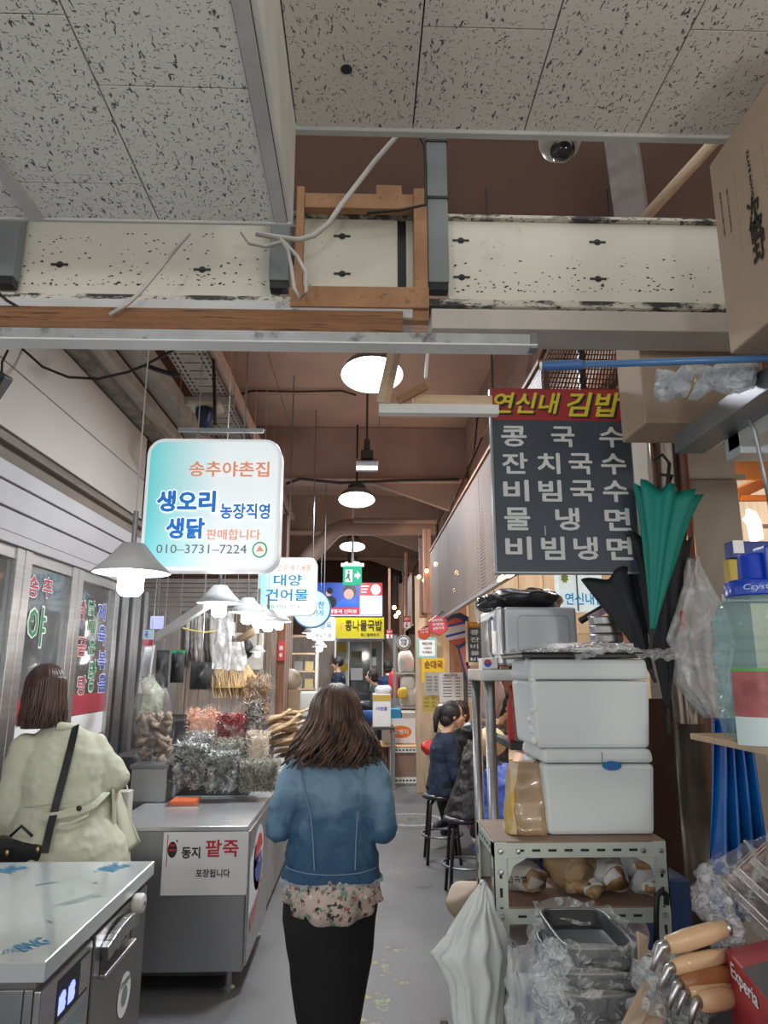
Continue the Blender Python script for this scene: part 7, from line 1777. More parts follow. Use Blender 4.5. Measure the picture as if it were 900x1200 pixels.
def backy(x, z):
    for k in range(len(prof) - 1):
        (x1, z1, r1), (x2, z2, r2) = prof[k], prof[k + 1]
        if z1 <= z <= z2 or k == len(prof) - 2:
            u = max(0, min(1, (z - z1) / (z2 - z1))); r = r1 + (r2 - r1) * u; f_ = ryf[k] + (ryf[k + 1] - ryf[k]) * u; c = x1 + (x2 - x1) * u
            q = min(.999, abs((x - c) / r)); return Y0 - r * f_ * (1 - q ** (2 / .85)) ** (.85 / 2)
    return Y0 - .1
def seam(pts, r=.0028, nm='seam'):
    ps = []
    for i in range(len(pts) - 1):
        for k in range(8):
            u = k / 8; px, py = pts[i][0] + (pts[i + 1][0] - pts[i][0]) * u, pts[i][1] + (pts[i + 1][1] - pts[i][1]) * u
            q = W(px, py, Y=Y0 - .1); ps.append(V(q.x, backy(q.x, q.z) - .0065, q.z))
    obj(nm, MB().path(ps, r, 6), M['seam'], P, smooth=True)
seam([(351, 902), (357, 928), (364, 955), (367, 990), (369, 1024)]); seam([(429, 902), (424, 928), (419, 955), (417, 990), (416, 1024)])
seam([(341, 899), (365, 902), (390, 903), (415, 902), (438, 899)], .002); seam([(333, 1020), (360, 1023), (390, 1024), (420, 1023), (445, 1020)], .0022)
fz = MB(); rn = random.Random(4)
for k in range(260):
    a = 2 * PI * k / 260; x, z, rx = prof[0]; p = V(x + math.cos(a) * rx * 1.0, Y0 + math.sin(a) * rx * .66, z + .004); fz.path([p, p + V(rn.uniform(-.004, .004), rn.uniform(-.003, .003), -rn.uniform(.010, .020))], [.0016, .0006], 3)
obj('frayed_hem', fz, mat('frayed_threads', (.38, .46, .54), .9), P, kind='stuff')
# hair: wavy, mid-back, wide at the bottom
mb = MB()
hl = top - W(390, 893, Y=Y0).z
mb.ball(HF(0, -.02, .022), (.088, .105, .100), 24, 16)
mb.loft([ellring(HF(0, -.02 + dy, z), rx, ry) for z, rx, ry, dy in ((.06, .088, .095, 0), (-.02, .098, .10, -.005), (-.09, .118, .10, -.01), (-.14, .135, .10, -.02), (-.165, .10, .07, -.02))])
obj('hair_volume', mb, M['hair'], P, remesh=.008, smo=2, disp=(.05, .012))
mb = MB(); locks(mb, Fr(HF(0, -.008, .0), 0), 620, (.094, .112, .115), .325, .034, 3, 4.2, .0066, crown=(0, -.008, .122), face_open=.72)
obj('hair', mb, mat('wavy_brown_hair', (.030, .017, .013), .42, two=(.13, .068, .046), vs=7, stretch=(4, 4, .8)), P, smooth=True)

# ---------------------------------------------------------------- woman in the trench coat
Y1 = 3.72
def q1(px, py, Y=Y1): return W(px, py, Y=Y)
cx1 = q1(68, 900).x; top1 = q1(50, 777).z; zsh1 = q1(75, 862).z
P = thing('person', 'woman in a pale beige trench coat with a black crossbody bag, facing the glass doors', 'person', V(cx1, Y1, 0))
HF = Fr(V(q1(52, 815).x, Y1, top1 - .125), .75)
TF = Fr(V(cx1, Y1, 0), .25)
mb = MB(); head(mb, HF); mb.cap(V(cx1, Y1, zsh1 - .03), HF(0, -.01, -.06), .052, .05)
mb.loft([[TF(*(p)) for p in [Vector(q) for q in ellring((0, 0, z), rx, ry)]] for z, rx, ry in ((.86, .12, .08), (1.05, .11, .07), (1.2, .12, .07), (zsh1 - .08, .11, .06), (zsh1 - .02, .05, .05))])
s_l = TF(-.165, 0, zsh1 - .06); s_r = TF(.165, 0, zsh1 - .06)
e_l = q1(8, 955, Y1 - .03); w_l = q1(0, 1005, Y1 + .08)
e_r = q1(136, 912, Y1 + .04); w_r = q1(112, 900, Y1 + .24)
for a, b_, c in ((s_l, e_l, w_l), (s_r, e_r, w_r)): mb.cap(a, b_, .045, .038); mb.cap(b_, c, .036, .024)
hand(mb, w_l, (-.2, .3, -1), (-.3, 1, 0), (.5, 0, 0), .6); hand(mb, w_r, (-.8, .5, .1), (0, 0, 1), (-.4, .5, 0), .5)
for sx in (-1, 1): mb.cap(TF(sx * .085, 0, .86), TF(sx * .08, 0, .46), .08, .055); mb.cap(TF(sx * .08, 0, .46), TF(sx * .08, 0, .09), .052, .034)
obj('body', mb, M['skin'], P, remesh=.008, smo=2); face(P, HF)
M['trench'] = cloth('trench_cloth', (.52, .53, .41), .75, .04, 3, .12, 6)
prof = [((-6, 150), 1010, .70), ((4, 146), 985, .68), ((20, 133), 957, .64), ((26, 128), 940, .62), ((26, 126), 905, .62), ((30, 122), 880, .56), ((42, 108), 860, .5), ((55, 90), 849, .6)]
rg = []
for (a, b_), py, f_ in prof:
    l = q1(a, py); r = q1(b_, py); rx = (r.x - l.x) / 2; rg.append(ellring(((l.x + r.x) / 2, Y1, l.z), rx, rx * f_, Euler((0, 0, .12)).to_matrix(), 40, .85))
l = q1(-10, 1030); r = q1(154, 1030); rg.insert(0, ellring(((l.x + r.x) / 2, Y1, .62), (r.x - l.x) / 2, (r.x - l.x) / 2 * .7, None, 40, .85))
mb = MB().loft(rg)
mb.cap(s_l + V(.01, 0, 0), e_l, .075, .072, 18); mb.cap(e_l, w_l, .07, .068, 18); mb.cap(s_r - V(.01, 0, 0), e_r, .070, .065, 18); mb.cap(e_r, e_r.lerp(w_r, .8), .062, .056, 18)
obj('trench_coat', mb, M['trench'], P, remesh=.009, smo=4, disp=[(.12, .026), (.04, .006)])
obj('skirt', MB().loft([ellring((cx1, Y1, z), rx, rx * .7) for z, rx in ((.75, .17), (.5, .16), (.3, .15))]), M['dark'], P, smooth=True)
# side flare tail
m_ = MB().sheet(lambda u, v: q1(132 + 26 * u * v + 6 * u, 925 + (88 - 26 * u) * v, Y1 - .03 + .12 * u) + V(0, .02 * math.sin(u * 9), 0), 12, 12)
obj('coat_flap', m_, M['trench'], P, smooth=True, solid=.008)
# collar & belt
def surf(px, py, off=.012):
    """point on the back of the coat seen at this pixel"""
    for k in range(len(prof) - 1):
        (a1, b1), y1_, f1 = prof[k]; (a2, b2), y2_, f2 = prof[k + 1]
        if y2_ <= py <= y1_:
            u = (y1_ - py) / (y1_ - y2_); a = a1 + (a2 - a1) * u; b_ = b1 + (b2 - b1) * u; f_ = f1 + (f2 - f1) * u
            l = q1(a, py); r = q1(b_, py); rx = (r.x - l.x) / 2; c = (l.x + r.x) / 2; x = q1(px, py).x; q = min(.98, abs((x - c) / rx))
            y = Y1 - rx * f_ * (1 - q ** (2 / .85)) ** (.85 / 2) + (x - c) * .12 - off
            return W(px, py, Y=y)
    return q1(px, py, Y1 - .2)
def band(nm, pts, w_, th, m, off=.012):
    ps = []
    for i in range(len(pts) - 1):
        for k in range(6): u = k / 6; ps.append(surf(pts[i][0] + (pts[i + 1][0] - pts[i][0]) * u, pts[i][1] + (pts[i + 1][1] - pts[i][1]) * u, off))
    ps.append(surf(*pts[-1], off)); mb = MB(); rr = []
    for i, p in enumerate(ps):
        t_ = (ps[min(i + 1, len(ps) - 1)] - ps[max(i - 1, 0)]).normalized(); n_ = V(0, -1, 0); s_ = t_.cross(n_).normalized()
        rr.append([p + s_ * w_ / 2 + n_ * th, p - s_ * w_ / 2 + n_ * th, p - s_ * w_ / 2 - n_ * th, p + s_ * w_ / 2 - n_ * th])
    return obj(nm, mb.loft(rr), m, P, bev=.002)
band('bag_strap', [(89, 850), (84, 872), (77, 900), (69, 930), (60, 965), (52, 1000)], .036, .003, M['black'], .022)
band('belt_tab', [(50, 957), (70, 955), (98, 949), (112, 942), (126, 928)], .030, .005, M['trench'], .020)
band('belt_seam', [(28, 946), (50, 944), (80, 941)], .006, .003, cloth('trench_shadow', (.42, .42, .33)), .014)
band('yoke_flap', [(68, 966), (85, 964), (104, 955)], .012, .004, M['trench'], .016)
c = surf(93, 947, .03); obj('button', MB().lathe([(0, 0), (.012, 0), (.013, .004), (.006, .006), (0, .006)], c, 16, (PI / 2, 0, 0)), M['black'], P, smooth=True)
obj('collar', MB().path([surf(56, 853, .0) + V(0, .03, .0), surf(70, 851, .01), surf(88, 853, .0) + V(0, .03, 0)], [.018, .022, .018], 10).jitter(.002), M['trench'], P, smooth=True)
# hair and clip
mb = MB().ball(HF(0, -.015, .022), (.086, .104, .098), 22, 14); mb.loft([ellring(HF(0, -.03, z), rx, ry, HF.R) for z, rx, ry in ((.06, .085, .09), (-.04, .094, .085), (-.12, .105, .075), (-.19, .11, .055))])
obj('hair_volume', mb, M['hair'], P, remesh=.008, smo=2)
mb = MB(); locks(mb, HF, 520, (.092, .110, .112), .35, .005, 9, .9, .0062, crown=(0, -.008, .122), face_open=.55); obj('hair', mb, M['hair'], P, smooth=True)
c = q1(38, 781, Y1 - .08); obj('hair_clip', MB().path([c + V(-.02, 0, -.008), c, c + V(.016, 0, .012)], .006, 8), M['white'], P, smooth=True)
# handbag
c = q1(24, 998, Y1 - .17)
t = thing('handbag', 'black leather crossbody handbag with brass clasps at the trench coat\'s side', 'handbag', c)
obj('bag_body', MB().box(c + V(-.02, .02, -.07), (.26, .10, .24), (0, .12, 0)), mat('black_leather', (.012, .012, .013), .35, bump=.2, bs=30), t, bev=.025)
obj('flap', MB().box(c + V(-.02, -.035, -.02), (.25, .012, .13), (0, .12, 0)), mat('black_leather_flap', (.016, .016, .018), .3), t, bev=.01)
for px, py in ((8, 1000), (44, 996)): obj('clasp', MB().ball(q1(px, py, Y1 - .24), (.010, .006, .014), 10, 8), M['gold'], t, smooth=True)
obj('handle', MB().path([q1(12, 980, Y1 - .19), q1(25, 968, Y1 - .19), q1(38, 980, Y1 - .19)], .007, 8), M['black'], t, smooth=True)
pl = facing(128, 149, 928, 980, Y1 + .12)
t = thing('paper_bag', 'white paper shopping bag hanging from the trench coat woman\'s right arm', 'bag', pl.p(.5, 0))
obj('bag_body', MB().bx(pl.p(0, 0).x, pl.p(1, 0).x, Y1 + .12, Y1 + .2, pl.O.z - .08, pl.p(0, 1).z), mat('cream_paper', (.55, .55, .48), .7), t, bev=.004)
obj('bag_handle', MB().path([pl.p(.2, 1, -.04), pl.p(.35, 1.3, -.04), pl.p(.6, 1.3, -.04), pl.p(.8, 1, -.04)], .004, 6), M['paper'], t)

# ---------------------------------------------------------------- seated diners
def seated(label, x, y, yaw, seat, torso, mats, hair, lean=.12, head_turn=0, head_down=0, sh_w=.19, ponytail=False, armout=.28, legs=True, inflate=1.0, scale=1.0, hairlen=.16, shoe=None, bulk=1.0):
    P = thing('person', label, 'person', V(x, y, 0))
    F_ = Fr(V(x, y, 0), yaw)
    ch = lambda r, f, u: F_(r, f + lean * u / torso, seat + u)
    H = torso
    HF = Fr(ch(0, .06, H + .175), yaw + head_turn, head_down)
    mb = MB(); head(mb, HF, .98); mb.cap(ch(0, 0, H + .0), HF(0, -.01, -.06), .05, .048)
    mb.loft([[ch(*(p)) for p in [Vector(q) for q in ellring((0, 0, z), rx, ry)]] for z, rx, ry in ((0.02, .12, .08), (.2, .10, .07), (.35, .12, .08), (H - .06, .11, .06), (H + .0, .05, .045))])
    sh = [ch(s_ * (sh_w - .03), 0, H - .05) for s_ in (-1, 1)]; el = [ch(s_ * (sh_w + .03), .06, H - .32) for s_ in (-1, 1)]; wr_ = [ch(s_ * .12, armout, H - .30) for s_ in (-1, 1)]
    fw = F_.R @ V(0, 1, 0); rt = F_.R @ V(1, 0, 0)
    for k in (0, 1): mb.cap(sh[k], el[k], .045, .038); mb.cap(el[k], wr_[k], .036, .024); hand(mb, wr_[k], fw * 1 - rt * (.3 if k else -.3) - V(0, 0, .2), V(0, 0, 1), -rt if k else rt, .7)
    hp = [ch(s_ * .09, 0, .07) for s_ in (-1, 1)]; kn = [F_(s_ * .11, .38, seat + .05) for s_ in (-1, 1)]; an_ = [F_(s_ * .11, .34 - .08 * s_, .24 if seat > .5 else .09) for s_ in (-1, 1)]
    for k in (0, 1): mb.cap(hp[k], kn[k], .078, .055); mb.cap(kn[k], an_[k], .052, .034)
    obj('body', mb, M['skin'], P, remesh=.010, smo=2); face(P, HF, .98)
    mb = MB().loft([[ch(*(p)) for p in [Vector(q) for q in ellring((0, 0, z), rx * bulk, ry * bulk)]] for z, rx, ry in ((-.02, .19, .15), (.10, .18, .14), (.25, .165, .13), (.38, .185, .135), (H - .04, .17, .11), (H + .03, .085, .075))])
    for k in (0, 1): mb.cap(sh[k], el[k], .062 * bulk, .054 * bulk, 16); mb.cap(el[k], el[k].lerp(wr_[k], .85), .052 * bulk, .040 * bulk, 16)
    obj('top', mb, mats[0], P, remesh=.010, smo=3, disp=(.07, .022 * bulk))
    mb = MB()
    for k in (0, 1): mb.cap(hp[k], kn[k], .095, .07, 16); mb.cap(kn[k], an_[k], .068, .055, 16)
    mb.ball(ch(0, 0, .04), (.16, .13, .09))
    obj('trousers', mb, mats[1], P, remesh=.011, smo=2, disp=(.06, .012))
    for k in (0, 1): obj('shoe', MB().cap(an_[k] + V(0, 0, -.05), an_[k] + fw * .15 + V(0, 0, -.06), .042, .036), shoe or M['dark'], P, remesh=.009, smo=1)
    hv = MB().ball(HF(0, -.028, .022), (.090, .100, .100), 20, 14, HF.R.to_euler()).ball(HF(0, -.055, -.04), (.078, .065, .07), 18, 12, HF.R.to_euler())
    locks(hv, HF, 260, (.095, .112, .112), hairlen, .006, 5 + int(x * 10), .2, .0075, crown=(0, -.010, .125), face_open=.35)
    if ponytail: hv.path([HF(0, -.10, .05), HF(0, -.135, .035), HF(0, -.15, -.05), HF(.01, -.14, -.17)], [.03, .036, .030, .012], 12)
    obj('hair', hv, hair, P, smooth=True)
    return P, HF, F_
navy = cloth('navy_sweater', (.012, .022, .05)); blackp = cloth('black_puffer', (.012, .012, .014), .35, bump=.5, bs=12); blk = cloth('black_trousers', (.01, .01, .012))
M['bluecoat'] = cloth('blue_padded_coat', (.012, .05, .30), .5, .15, 5, .5, 8)
P1x = W(519, 900, Y=6.6).x
P, HF, F_ = seated('seated woman in a navy sweater with a black ponytail, farthest in the row of stools', P1x, 6.6, -PI / 2 + .1, .56, .47, (navy, blk), M['hairb'], .03, 0, -.15, ponytail=True, shoe=M['white'], hairlen=.10)
obj('hair_band', MB().ball(HF(0, -.115, .05), (.035, .02, .035), 12, 8), M['white'], P, smooth=True)
P, HF, F_ = seated('woman in black with short brown hair facing the aisle from behind the counter', W(551, 880, Y=7.3).x, 7.3, PI * .75, .56, .45, (blk, blk), M['hair'], .08, 0, -.2, hairlen=.14)
P, HF, F_ = seated('person in a shiny black padded jacket seated on the second stool', W(546, 900, Y=5.7).x, 5.65, -PI / 2 + .35, .56, .60, (blackp, blk), M['hairb'], .22, -.2, -.1, bulk=1.12, hairlen=.12, shoe=M['white'])
obj('hood', MB().ball(Fr(V(P.location.x, P.location.y, 0), -PI / 2 + .35)(0, .10, 1.15), (.13, .12, .07), 18, 12).jitter(.012, 14), blackp, P, smooth=True)
P, HF, F_ = seated('person in a bright blue coat and round straw hat, seated behind the steel stand', W(590, 930, Y=4.75).x, 4.7, -PI / 2 + .9, .52, .46, (M['bluecoat'], cloth('blue_trousers', (.012, .045, .25), .5, bump=.5)), M['hairb'], .20, 0, -.5, bulk=1.12, hairlen=.12)
c = W(575, 868, Y=4.55)
obj('straw_hat', MB().lathe([(0, .05), (.05, .042), (.066, 0), (.098, -.010), (.099, -.016), (.06, -.01), (0, -.01)], c, 28, (1.0, .2, -.3)), mat('straw', (.66, .44, .25), .7, bump=.4, bs=60), P, smooth=True)
obj('hat_band', MB().path([c + V(.02, -.06, .05), c + V(.06, -.05, .03), c + V(.09, -.02, -.01)], .008, 8), mat('green_band', (.1, .35, .22), .6), P, smooth=True)
# stools
def stool(x, y, z, label):
    t = thing('bar_stool', label, 'stool', V(x, y, 0), 'black bar stools')
    obj('seat', MB().lathe([(0, z), (.15, z), (.17, z - .012), (.17, z - .03), (.15, z - .04), (0, z - .04)], V(x, y, 0), 28), M['bkseat'], t, smooth=True)
    for k in range(4):
        a = PI / 4 + k * PI / 2; obj('leg', MB().path([V(x + .10 * math.cos(a), y + .10 * math.sin(a), z - .04), V(x + .15 * math.cos(a), y + .15 * math.sin(a), z - .08), V(x + .20 * math.cos(a), y + .20 * math.sin(a), 0)], .013, 8), M['black'], t, smooth=True)
    ring = [V(x + .178 * math.cos(2 * PI * k / 24), y + .178 * math.sin(2 * PI * k / 24), .22) for k in range(25)]
    obj('foot_ring', MB().path(ring, .009, 6), M['steel_dark'], t, smooth=True)
    return t
M['bkseat'] = mat('black_vinyl', (.02, .02, .022), .3)
stool(W(505, 932, Y=6.5).x + .1, 6.58, .55, 'round black bar stool under the woman in the navy sweater')
stool(W(545, 960, Y=5.65).x, 5.62, .55, 'round black bar stool under the person in the black padded jacket')
stool(W(592, 980, Y=4.7).x + .03, 4.68, .51, 'round black bar stool under the person in the blue coat')
# man at the back
Ym = 13.2
P = thing('person', 'young man in a black shirt standing sideways at the far food counter', 'person', W(397, 780, Y=Ym).xyz * V(1, 1, 0) if False else V(W(397, 780, Y=Ym).x, Ym, 0))
x = P.location.x; zt = W(395, 770, Y=Ym).z; HF = Fr(V(x - .03, Ym, zt - .12), PI / 2, -.15); F_ = Fr(V(x, Ym, 0), PI / 2)
mb = MB(); head(mb, HF); mb.cap(F_(0, 0, zt - .32), HF(0, 0, -.06), .055, .05); mb.loft([[F_(*(p)) for p in [Vector(q) for q in ellring((0, 0, z), rx, ry)]] for z, rx, ry in ((.85, .15, .11), (1.1, .14, .10), (zt - .35, .18, .11), (zt - .29, .07, .06))])
for s_ in (-1, 1): mb.cap(F_(s_ * .18, 0, zt - .36), F_(s_ * .2, .05, zt - .62), .05, .04); mb.cap(F_(s_ * .2, .05, zt - .62), F_(s_ * .12, .28, zt - .6), .04, .028); hand(mb, F_(s_ * .12, .28, zt - .6), F_.R @ V(0, 1, 0), V(0, 0, 1), F_.R @ V(-s_, 0, 0), .6); mb.cap(F_(s_ * .09, 0, .85), F_(s_ * .09, 0, .1), .08, .04)
obj('body', mb, M['skin'], P, remesh=.012, smo=2); face(P, HF)
mb = MB().loft([[F_(*(p)) for p in [Vector(q) for q in ellring((0, 0, z), rx, ry)]] for z, rx, ry in ((.75, .19, .14), (1.0, .17, .13), (zt - .4, .20, .135), (zt - .27, .08, .08))])
for s_ in (-1, 1): mb.cap(F_(s_ * .18, 0, zt - .36), F_(s_ * .2, .05, zt - .62), .082, .072); mb.cap(F_(s_ * .2, .05, zt - .62), F_(s_ * .14, .2, zt - .6), .07, .055)
obj('shirt', mb, navy, P, remesh=.012, smo=2)
mb = MB();  [mb.cap(F_(s_ * .09, 0, .82), F_(s_ * .09, 0, .08), .10, .06) for s_ in (-1, 1)]; obj('trousers', mb, blk, P, remesh=.014)
for s_ in (-1, 1): obj('shoe', MB().cap(F_(s_ * .09, -.04, .045), F_(s_ * .09, .14, .04), .045, .04), M['dark'], P, remesh=.012)
hv = MB().ball(HF(0, -.025, .030), (.092, .104, .092), 18, 12, HF.R.to_euler()); locks(hv, HF, 70, (.088, .104, .1), .10, .002, 5, .2, .012, crown=(0, -.008, .12), face_open=.5); obj('hair', hv, M['hairb'], P, smooth=True)
# two far diners right of the doorway
for (px, py, Ym_, lb, col_, hr) in ((444, 786, 12.6, 'far diner with short dark hair in a dark green top near the stacked boxes', (.03, .04, .035), 'hairb'), (455, 776, 13.4, 'far person in a navy jacket with back turned, above the stacked boxes', (.015, .03, .10), 'hairb')):
    c = W(px, py, Y=Ym_); seat = c.z - .24 - .45 - .02
    seated(lb, c.x, Ym_, PI / 2 - .2 if px < 450 else 0, seat, .44, (cloth('top_far', col_), blk), M[hr], .05, hairlen=.10)
    tag(obj('high_stool', MB().tube(V(c.x, Ym_, 0), V(c.x, Ym_, seat - .03), .03).lathe([(0, seat - .06), (.16, seat - .06), (.16, seat - .03), (0, seat - .03)], V(c.x, Ym_, 0), 16), M['black'], bev=.003), 'black pedestal stool under the far diner, %s' % ('nearer one' if px < 450 else 'farther one'), 'stool')

# ================================================================== RIGHT FOOD STALL: COUNTER, CLUTTER AND NOTICES
xa = .98
t = thing('food_counter', 'long wooden food stall counter where the diners sit', 'counter', V(1.4, 7.0, 0))
obj('top', MB().bx(xa, 1.75, 5.3, 9.9, .84, .88), M['oak'], t, bev=.005)
obj('front_panel', MB().bx(xa + .12, xa + .15, 5.35, 9.85, 0, .84), mat('red_counter_front', (.16, .03, .03), .6, var=.2), t)
for yy in (5.4, 7.5, 9.8): obj('leg', MB().bx(xa + .16, xa + .22, yy - .03, yy + .03, 0, .84), M['steel_dark'], t)
rn = random.Random(31)
for k in range(3):
    p = V(1.12 + rn.random() * .2, 7.9 + k * .6, .881)
    o = thing('food_bowl', 'steel bowl of %s food on the food stall counter' % ['red', 'tan', 'green'][k], 'bowl', p, 'bowls on the food stall counter')
    obj('bowl', MB().lathe([(.035, 0), (.07, .045), (.075, .06), (.07, .06), (0, .03)], p, 18), M['steel'], o, smooth=True); obj('food', MB().ball(p + V(0, 0, .045), (.06, .06, .02), 12, 6), mat('food', [(.5, .12, .05), (.6, .5, .3), (.2, .3, .1)][k % 3], .5), o, smooth=True)
# wooden partition with posted papers
wp2 = struct('wall_stall_partition')
for k in range(7): obj('panel', MB().bx(W(487, 780, Y=10).x + k * .24, W(487, 780, Y=10).x + .235 + k * .24, 10.0, 10.05, 0, 2.9), M['oak'] if k not in (2, 5) else M['plank_b'], wp2, bev=.004)
for k in range(6): obj('upper_panel', MB().bx(1.05 + k * .25, 1.29 + k * .25, 7.0, 7.04, 1.95, 3.2), M['oak'], wp2, bev=.003)
def poster(label, x0, x1, y0_, y1_, Y, m, frame=None, texts=(), cat='notice', name='paper_notice', lines=0, th=.012, cols=1):
    pl = facing(x0, x1, y0_, y1_, Y); t = thing(name, label, cat, pl.p(.5, 0))
    m_ = MB(); pl.rect(m_, 0, 1, 0, 1, -th, 0); obj('sheet', m_, m, t)
    if frame is not None: m_ = MB(); [pl.rect(m_, *q, 0, .006) for q in ((0, .10, 0, 1), (.90, 1, 0, 1), (.1, .9, 0, .10), (.1, .9, .90, 1))]; obj('frame', m_, frame, t)
    for s, u0, u1, v0, v1, c in texts: o = MB(); pl.text(o, s, u0, u1, v0, v1, .03, lift=.008); obj('lettering', o, c, t)
    if lines:
        o = MB()
        for c_ in range(cols):
            for k in range(lines): v = .80 - .72 * k / lines; u = .08 + c_ / cols; pl.rect(o, u, u + .38 / cols, v, v + .022, .001, .004); pl.rect(o, u + .55 / cols, u + .78 / cols, v, v + .022, .001, .004)
        obj('price_lines', o, M['ink'], t, kind='stuff')
    return t, pl
poster('teal framed certificate on the wooden partition', 489, 512, 747, 771, 9.9, M['paper'], mat('teal_frame', (.25, .52, .55), .5), [('영업신고증', .25, .75, .65, .78, M['ink']), ('사업자', .3, .7, .45, .53, M['ink']), ('위생업소', .25, .75, .25, .34, M['ink'])])
poster('yellow sign with red brown noodle lettering on the wooden partition', 494, 521, 771, 800, 9.85, mat('yellow_board', (.68, .46, .03), .5), None, [('순대국', .12, .92, .58, .90, mat('brown_letters', (.25, .06, .02), .5)), ('칼국수', .12, .92, .14, .44, mat('brown_letters2', (.25, .06, .02), .5))], 'sign', 'yellow_sign')
poster('white two column price list behind the seated diners', 515, 567, 788, 823, 8.6, M['paper'], None, [('메뉴안내', .1, .4, .86, .94, M['ink']), ('차림표', .62, .9, .86, .94, M['ink'])], lines=7, cols=2, name='price_list')
poster('clear sleeve of small papers left of the white price list', 498, 515, 788, 815, 8.9, mat('grey_paper', (.50, .48, .46), .6), None, [], lines=5, name='paper_sleeve')
poster('yellow paper under the paper sleeve beside the counter', 495, 512, 815, 834, 8.95, mat('yellow_paper', (.55, .42, .10), .6), None, [], lines=3, name='yellow_paper')
tbd, plb = poster('small dark menu board with red heading, left of the microwave', 548, 578, 729, 776, 6.2, M['slate'], None, [('연신내김밥', .08, .95, .88, .98, M['menuy']), ('콩 국', .1, .9, .68, .80, M['menuw']), ('잔 치', .1, .9, .50, .62, M['menuw']), ('비 빔', .1, .9, .33, .45, M['menuw']), ('물 냉', .1, .9, .17, .28, M['menuw']), ('비 빔', .1, .9, .02, .12, M['menuw'])], 'menu board', 'menu_board')
m_ = MB(); plb.rect(m_, 0, 1, .86, 1, 0, .004); obj('heading_band', m_, mat('orange_red_band', (.45, .10, .02), .5), tbd)
m_ = MB(); plb.rect(m_, -.06, 1.5, -.08, 0, -.03, .02); plb.rect(m_, -.06, 0, -.08, 1.02, -.03, .02); obj('wood_frame', m_, M['oak'], tbd)
m_ = MB().bar(plb.p(.5, 1, -.01), V(plb.p(.5, 1).x, 6.21, 3.32), .01, .01); obj('hanger', m_, M['black'], tbd)
# round emblem sign: blue with red and white stripes (generic), on a stand
Yk = 7.3
pl = facing(520, 549, 723, 757, Yk)
t = thing('round_sign', 'blue board with a round red, white and blue striped disc, beside the red signs', 'sign', pl.p(.5, -.8))
m_ = MB(); pl.poly(m_, [(.1, .4), (.0, .9), (.3, 1.1), (.7, 1.15), (1.02, 1.0), (1.02, -1.1), (.85, -1.1), (.55, -.1)], -.02, 0); obj('board', m_, mat('navy_board', (.03, .07, .20), .5), t)
cr = lambda nm, c_, u0, v0, ru, rv, l, a0=0, a1=2 * PI: obj(nm, (lambda q: (pl.disc(q, u0, v0, ru, rv, 0, l, 26, a0, a1), q)[1])(MB()), c_, t)
wh = mat('stripe_white', (.7, .72, .74), .5); rd = mat('stripe_red', (.55, .10, .07), .5)
cr('disc_white', wh, .5, .5, .46, .46, .004); cr('stripe_top', rd, .5, .5, .46, .46, .007, .6, PI - .25); cr('stripe_base', rd, .5, .5, .46, .46, .007, PI + .75, 2 * PI - .45)
m_ = MB(); pl.poly(m_, [(.08, .28), (.92, .46), (.92, .54), (.08, .36)], .004, .008); pl.poly(m_, [(.05, .62), (.9, .80), (.88, .86), (.06, .69)], .007, .010); obj('stripe_blue', m_, M['let_blue'], t)
m_ = MB(); pl.poly(m_, [(.62, -.1), (.9, .05), (.9, -1.05)], .001, .004); obj('pink_streak', m_, mat('pink_streak', (.6, .2, .22), .5), t)
m_ = MB().bx(pl.p(.85, 0).x - .02, pl.p(.85, 0).x + .02, Yk + .02, Yk + .05, .88, pl.p(0, 1).z); obj('pole', m_, M['dark'], t)
# red paddle signs
for k, (x0_, x1_, y0_, y1_, Y, lb, tx) in enumerate(((501, 526, 721, 745, 6.9, 'larger pinkish red six sided sign with white writing, hung on the partition', ('행복한밥상', '맛있는', '반찬가게')), (489, 505, 734, 750, 7.0, 'smaller orange red hanging sign, left of the larger red one', ('정직한', '가격')))):
    pl = facing(x0_, x1_, y0_, y1_, Y); t = thing('red_sign', lb, 'sign', pl.p(.5, 0))
    pts = [(.5 + .52 * math.cos(a), .5 + .52 * math.sin(a)) for a in [PI / 6 * (2 * j + 1) * 1.0 + .15 for j in range(6)]]
    m_ = MB(); pl.poly(m_, pts, -.02, 0); obj('board', m_, mat('sign_red_%d' % k, (.56, .07, .08) if k == 0 else (.62, .08, .03), .45), t, bev=.01)
    o = MB()
    for j, s in enumerate(tx): pl.text(o, s, .2 + .03 * j, .82 - .03 * j, .66 - .2 * j, .80 - .2 * j, .03, lift=.006, slant=.06)
    obj('lettering', o, M['paper'], t); obj('hanger', MB().bar(pl.p(.5, .95, -.01), V(XM, Y, pl.p(.5, 1.2).z), .012, .012), M['black'], t)
# extinguisher arrow signs
for k, (x0_, x1_, y0_, y1_, Y) in enumerate(((472, 481, 722, 736, 11.0), (453, 460, 738, 748, 12.8))):
    pl = facing(x0_, x1_, y0_, y1_, Y); t = thing('extinguisher_sign', ['red and white sign with a down arrow above the round badge', 'smaller red and white arrow sign, left of the other one'][k], 'sign', pl.p(.5, 0))
    m_ = MB(); pl.rect(m_, 0, 1, 0, 1, -.02, 0); obj('board', m_, M['paper'], t); m_ = MB(); pl.rect(m_, 0, 1, .5, 1, 0, .006); obj('red_half', m_, M['red'], t)
    o = MB(); pl.text(o, '소화기', .15, .85, .62, .88, .03, lift=.01); obj('lettering', o, M['paper'], t)
    m_ = MB(); pl.poly(m_, [(.42, .45), (.42, .22), (.25, .22), (.5, .05), (.75, .22), (.58, .22), (.58, .45)], 0, .008); obj('arrow', m_, M['red'], t)
    obj('post', MB().bx(pl.p(.5, 0).x - .02, pl.p(.5, 0).x + .02, Y + .02, Y + .06, pl.p(0, 1).z, 3.4), M['plank_b'], t)
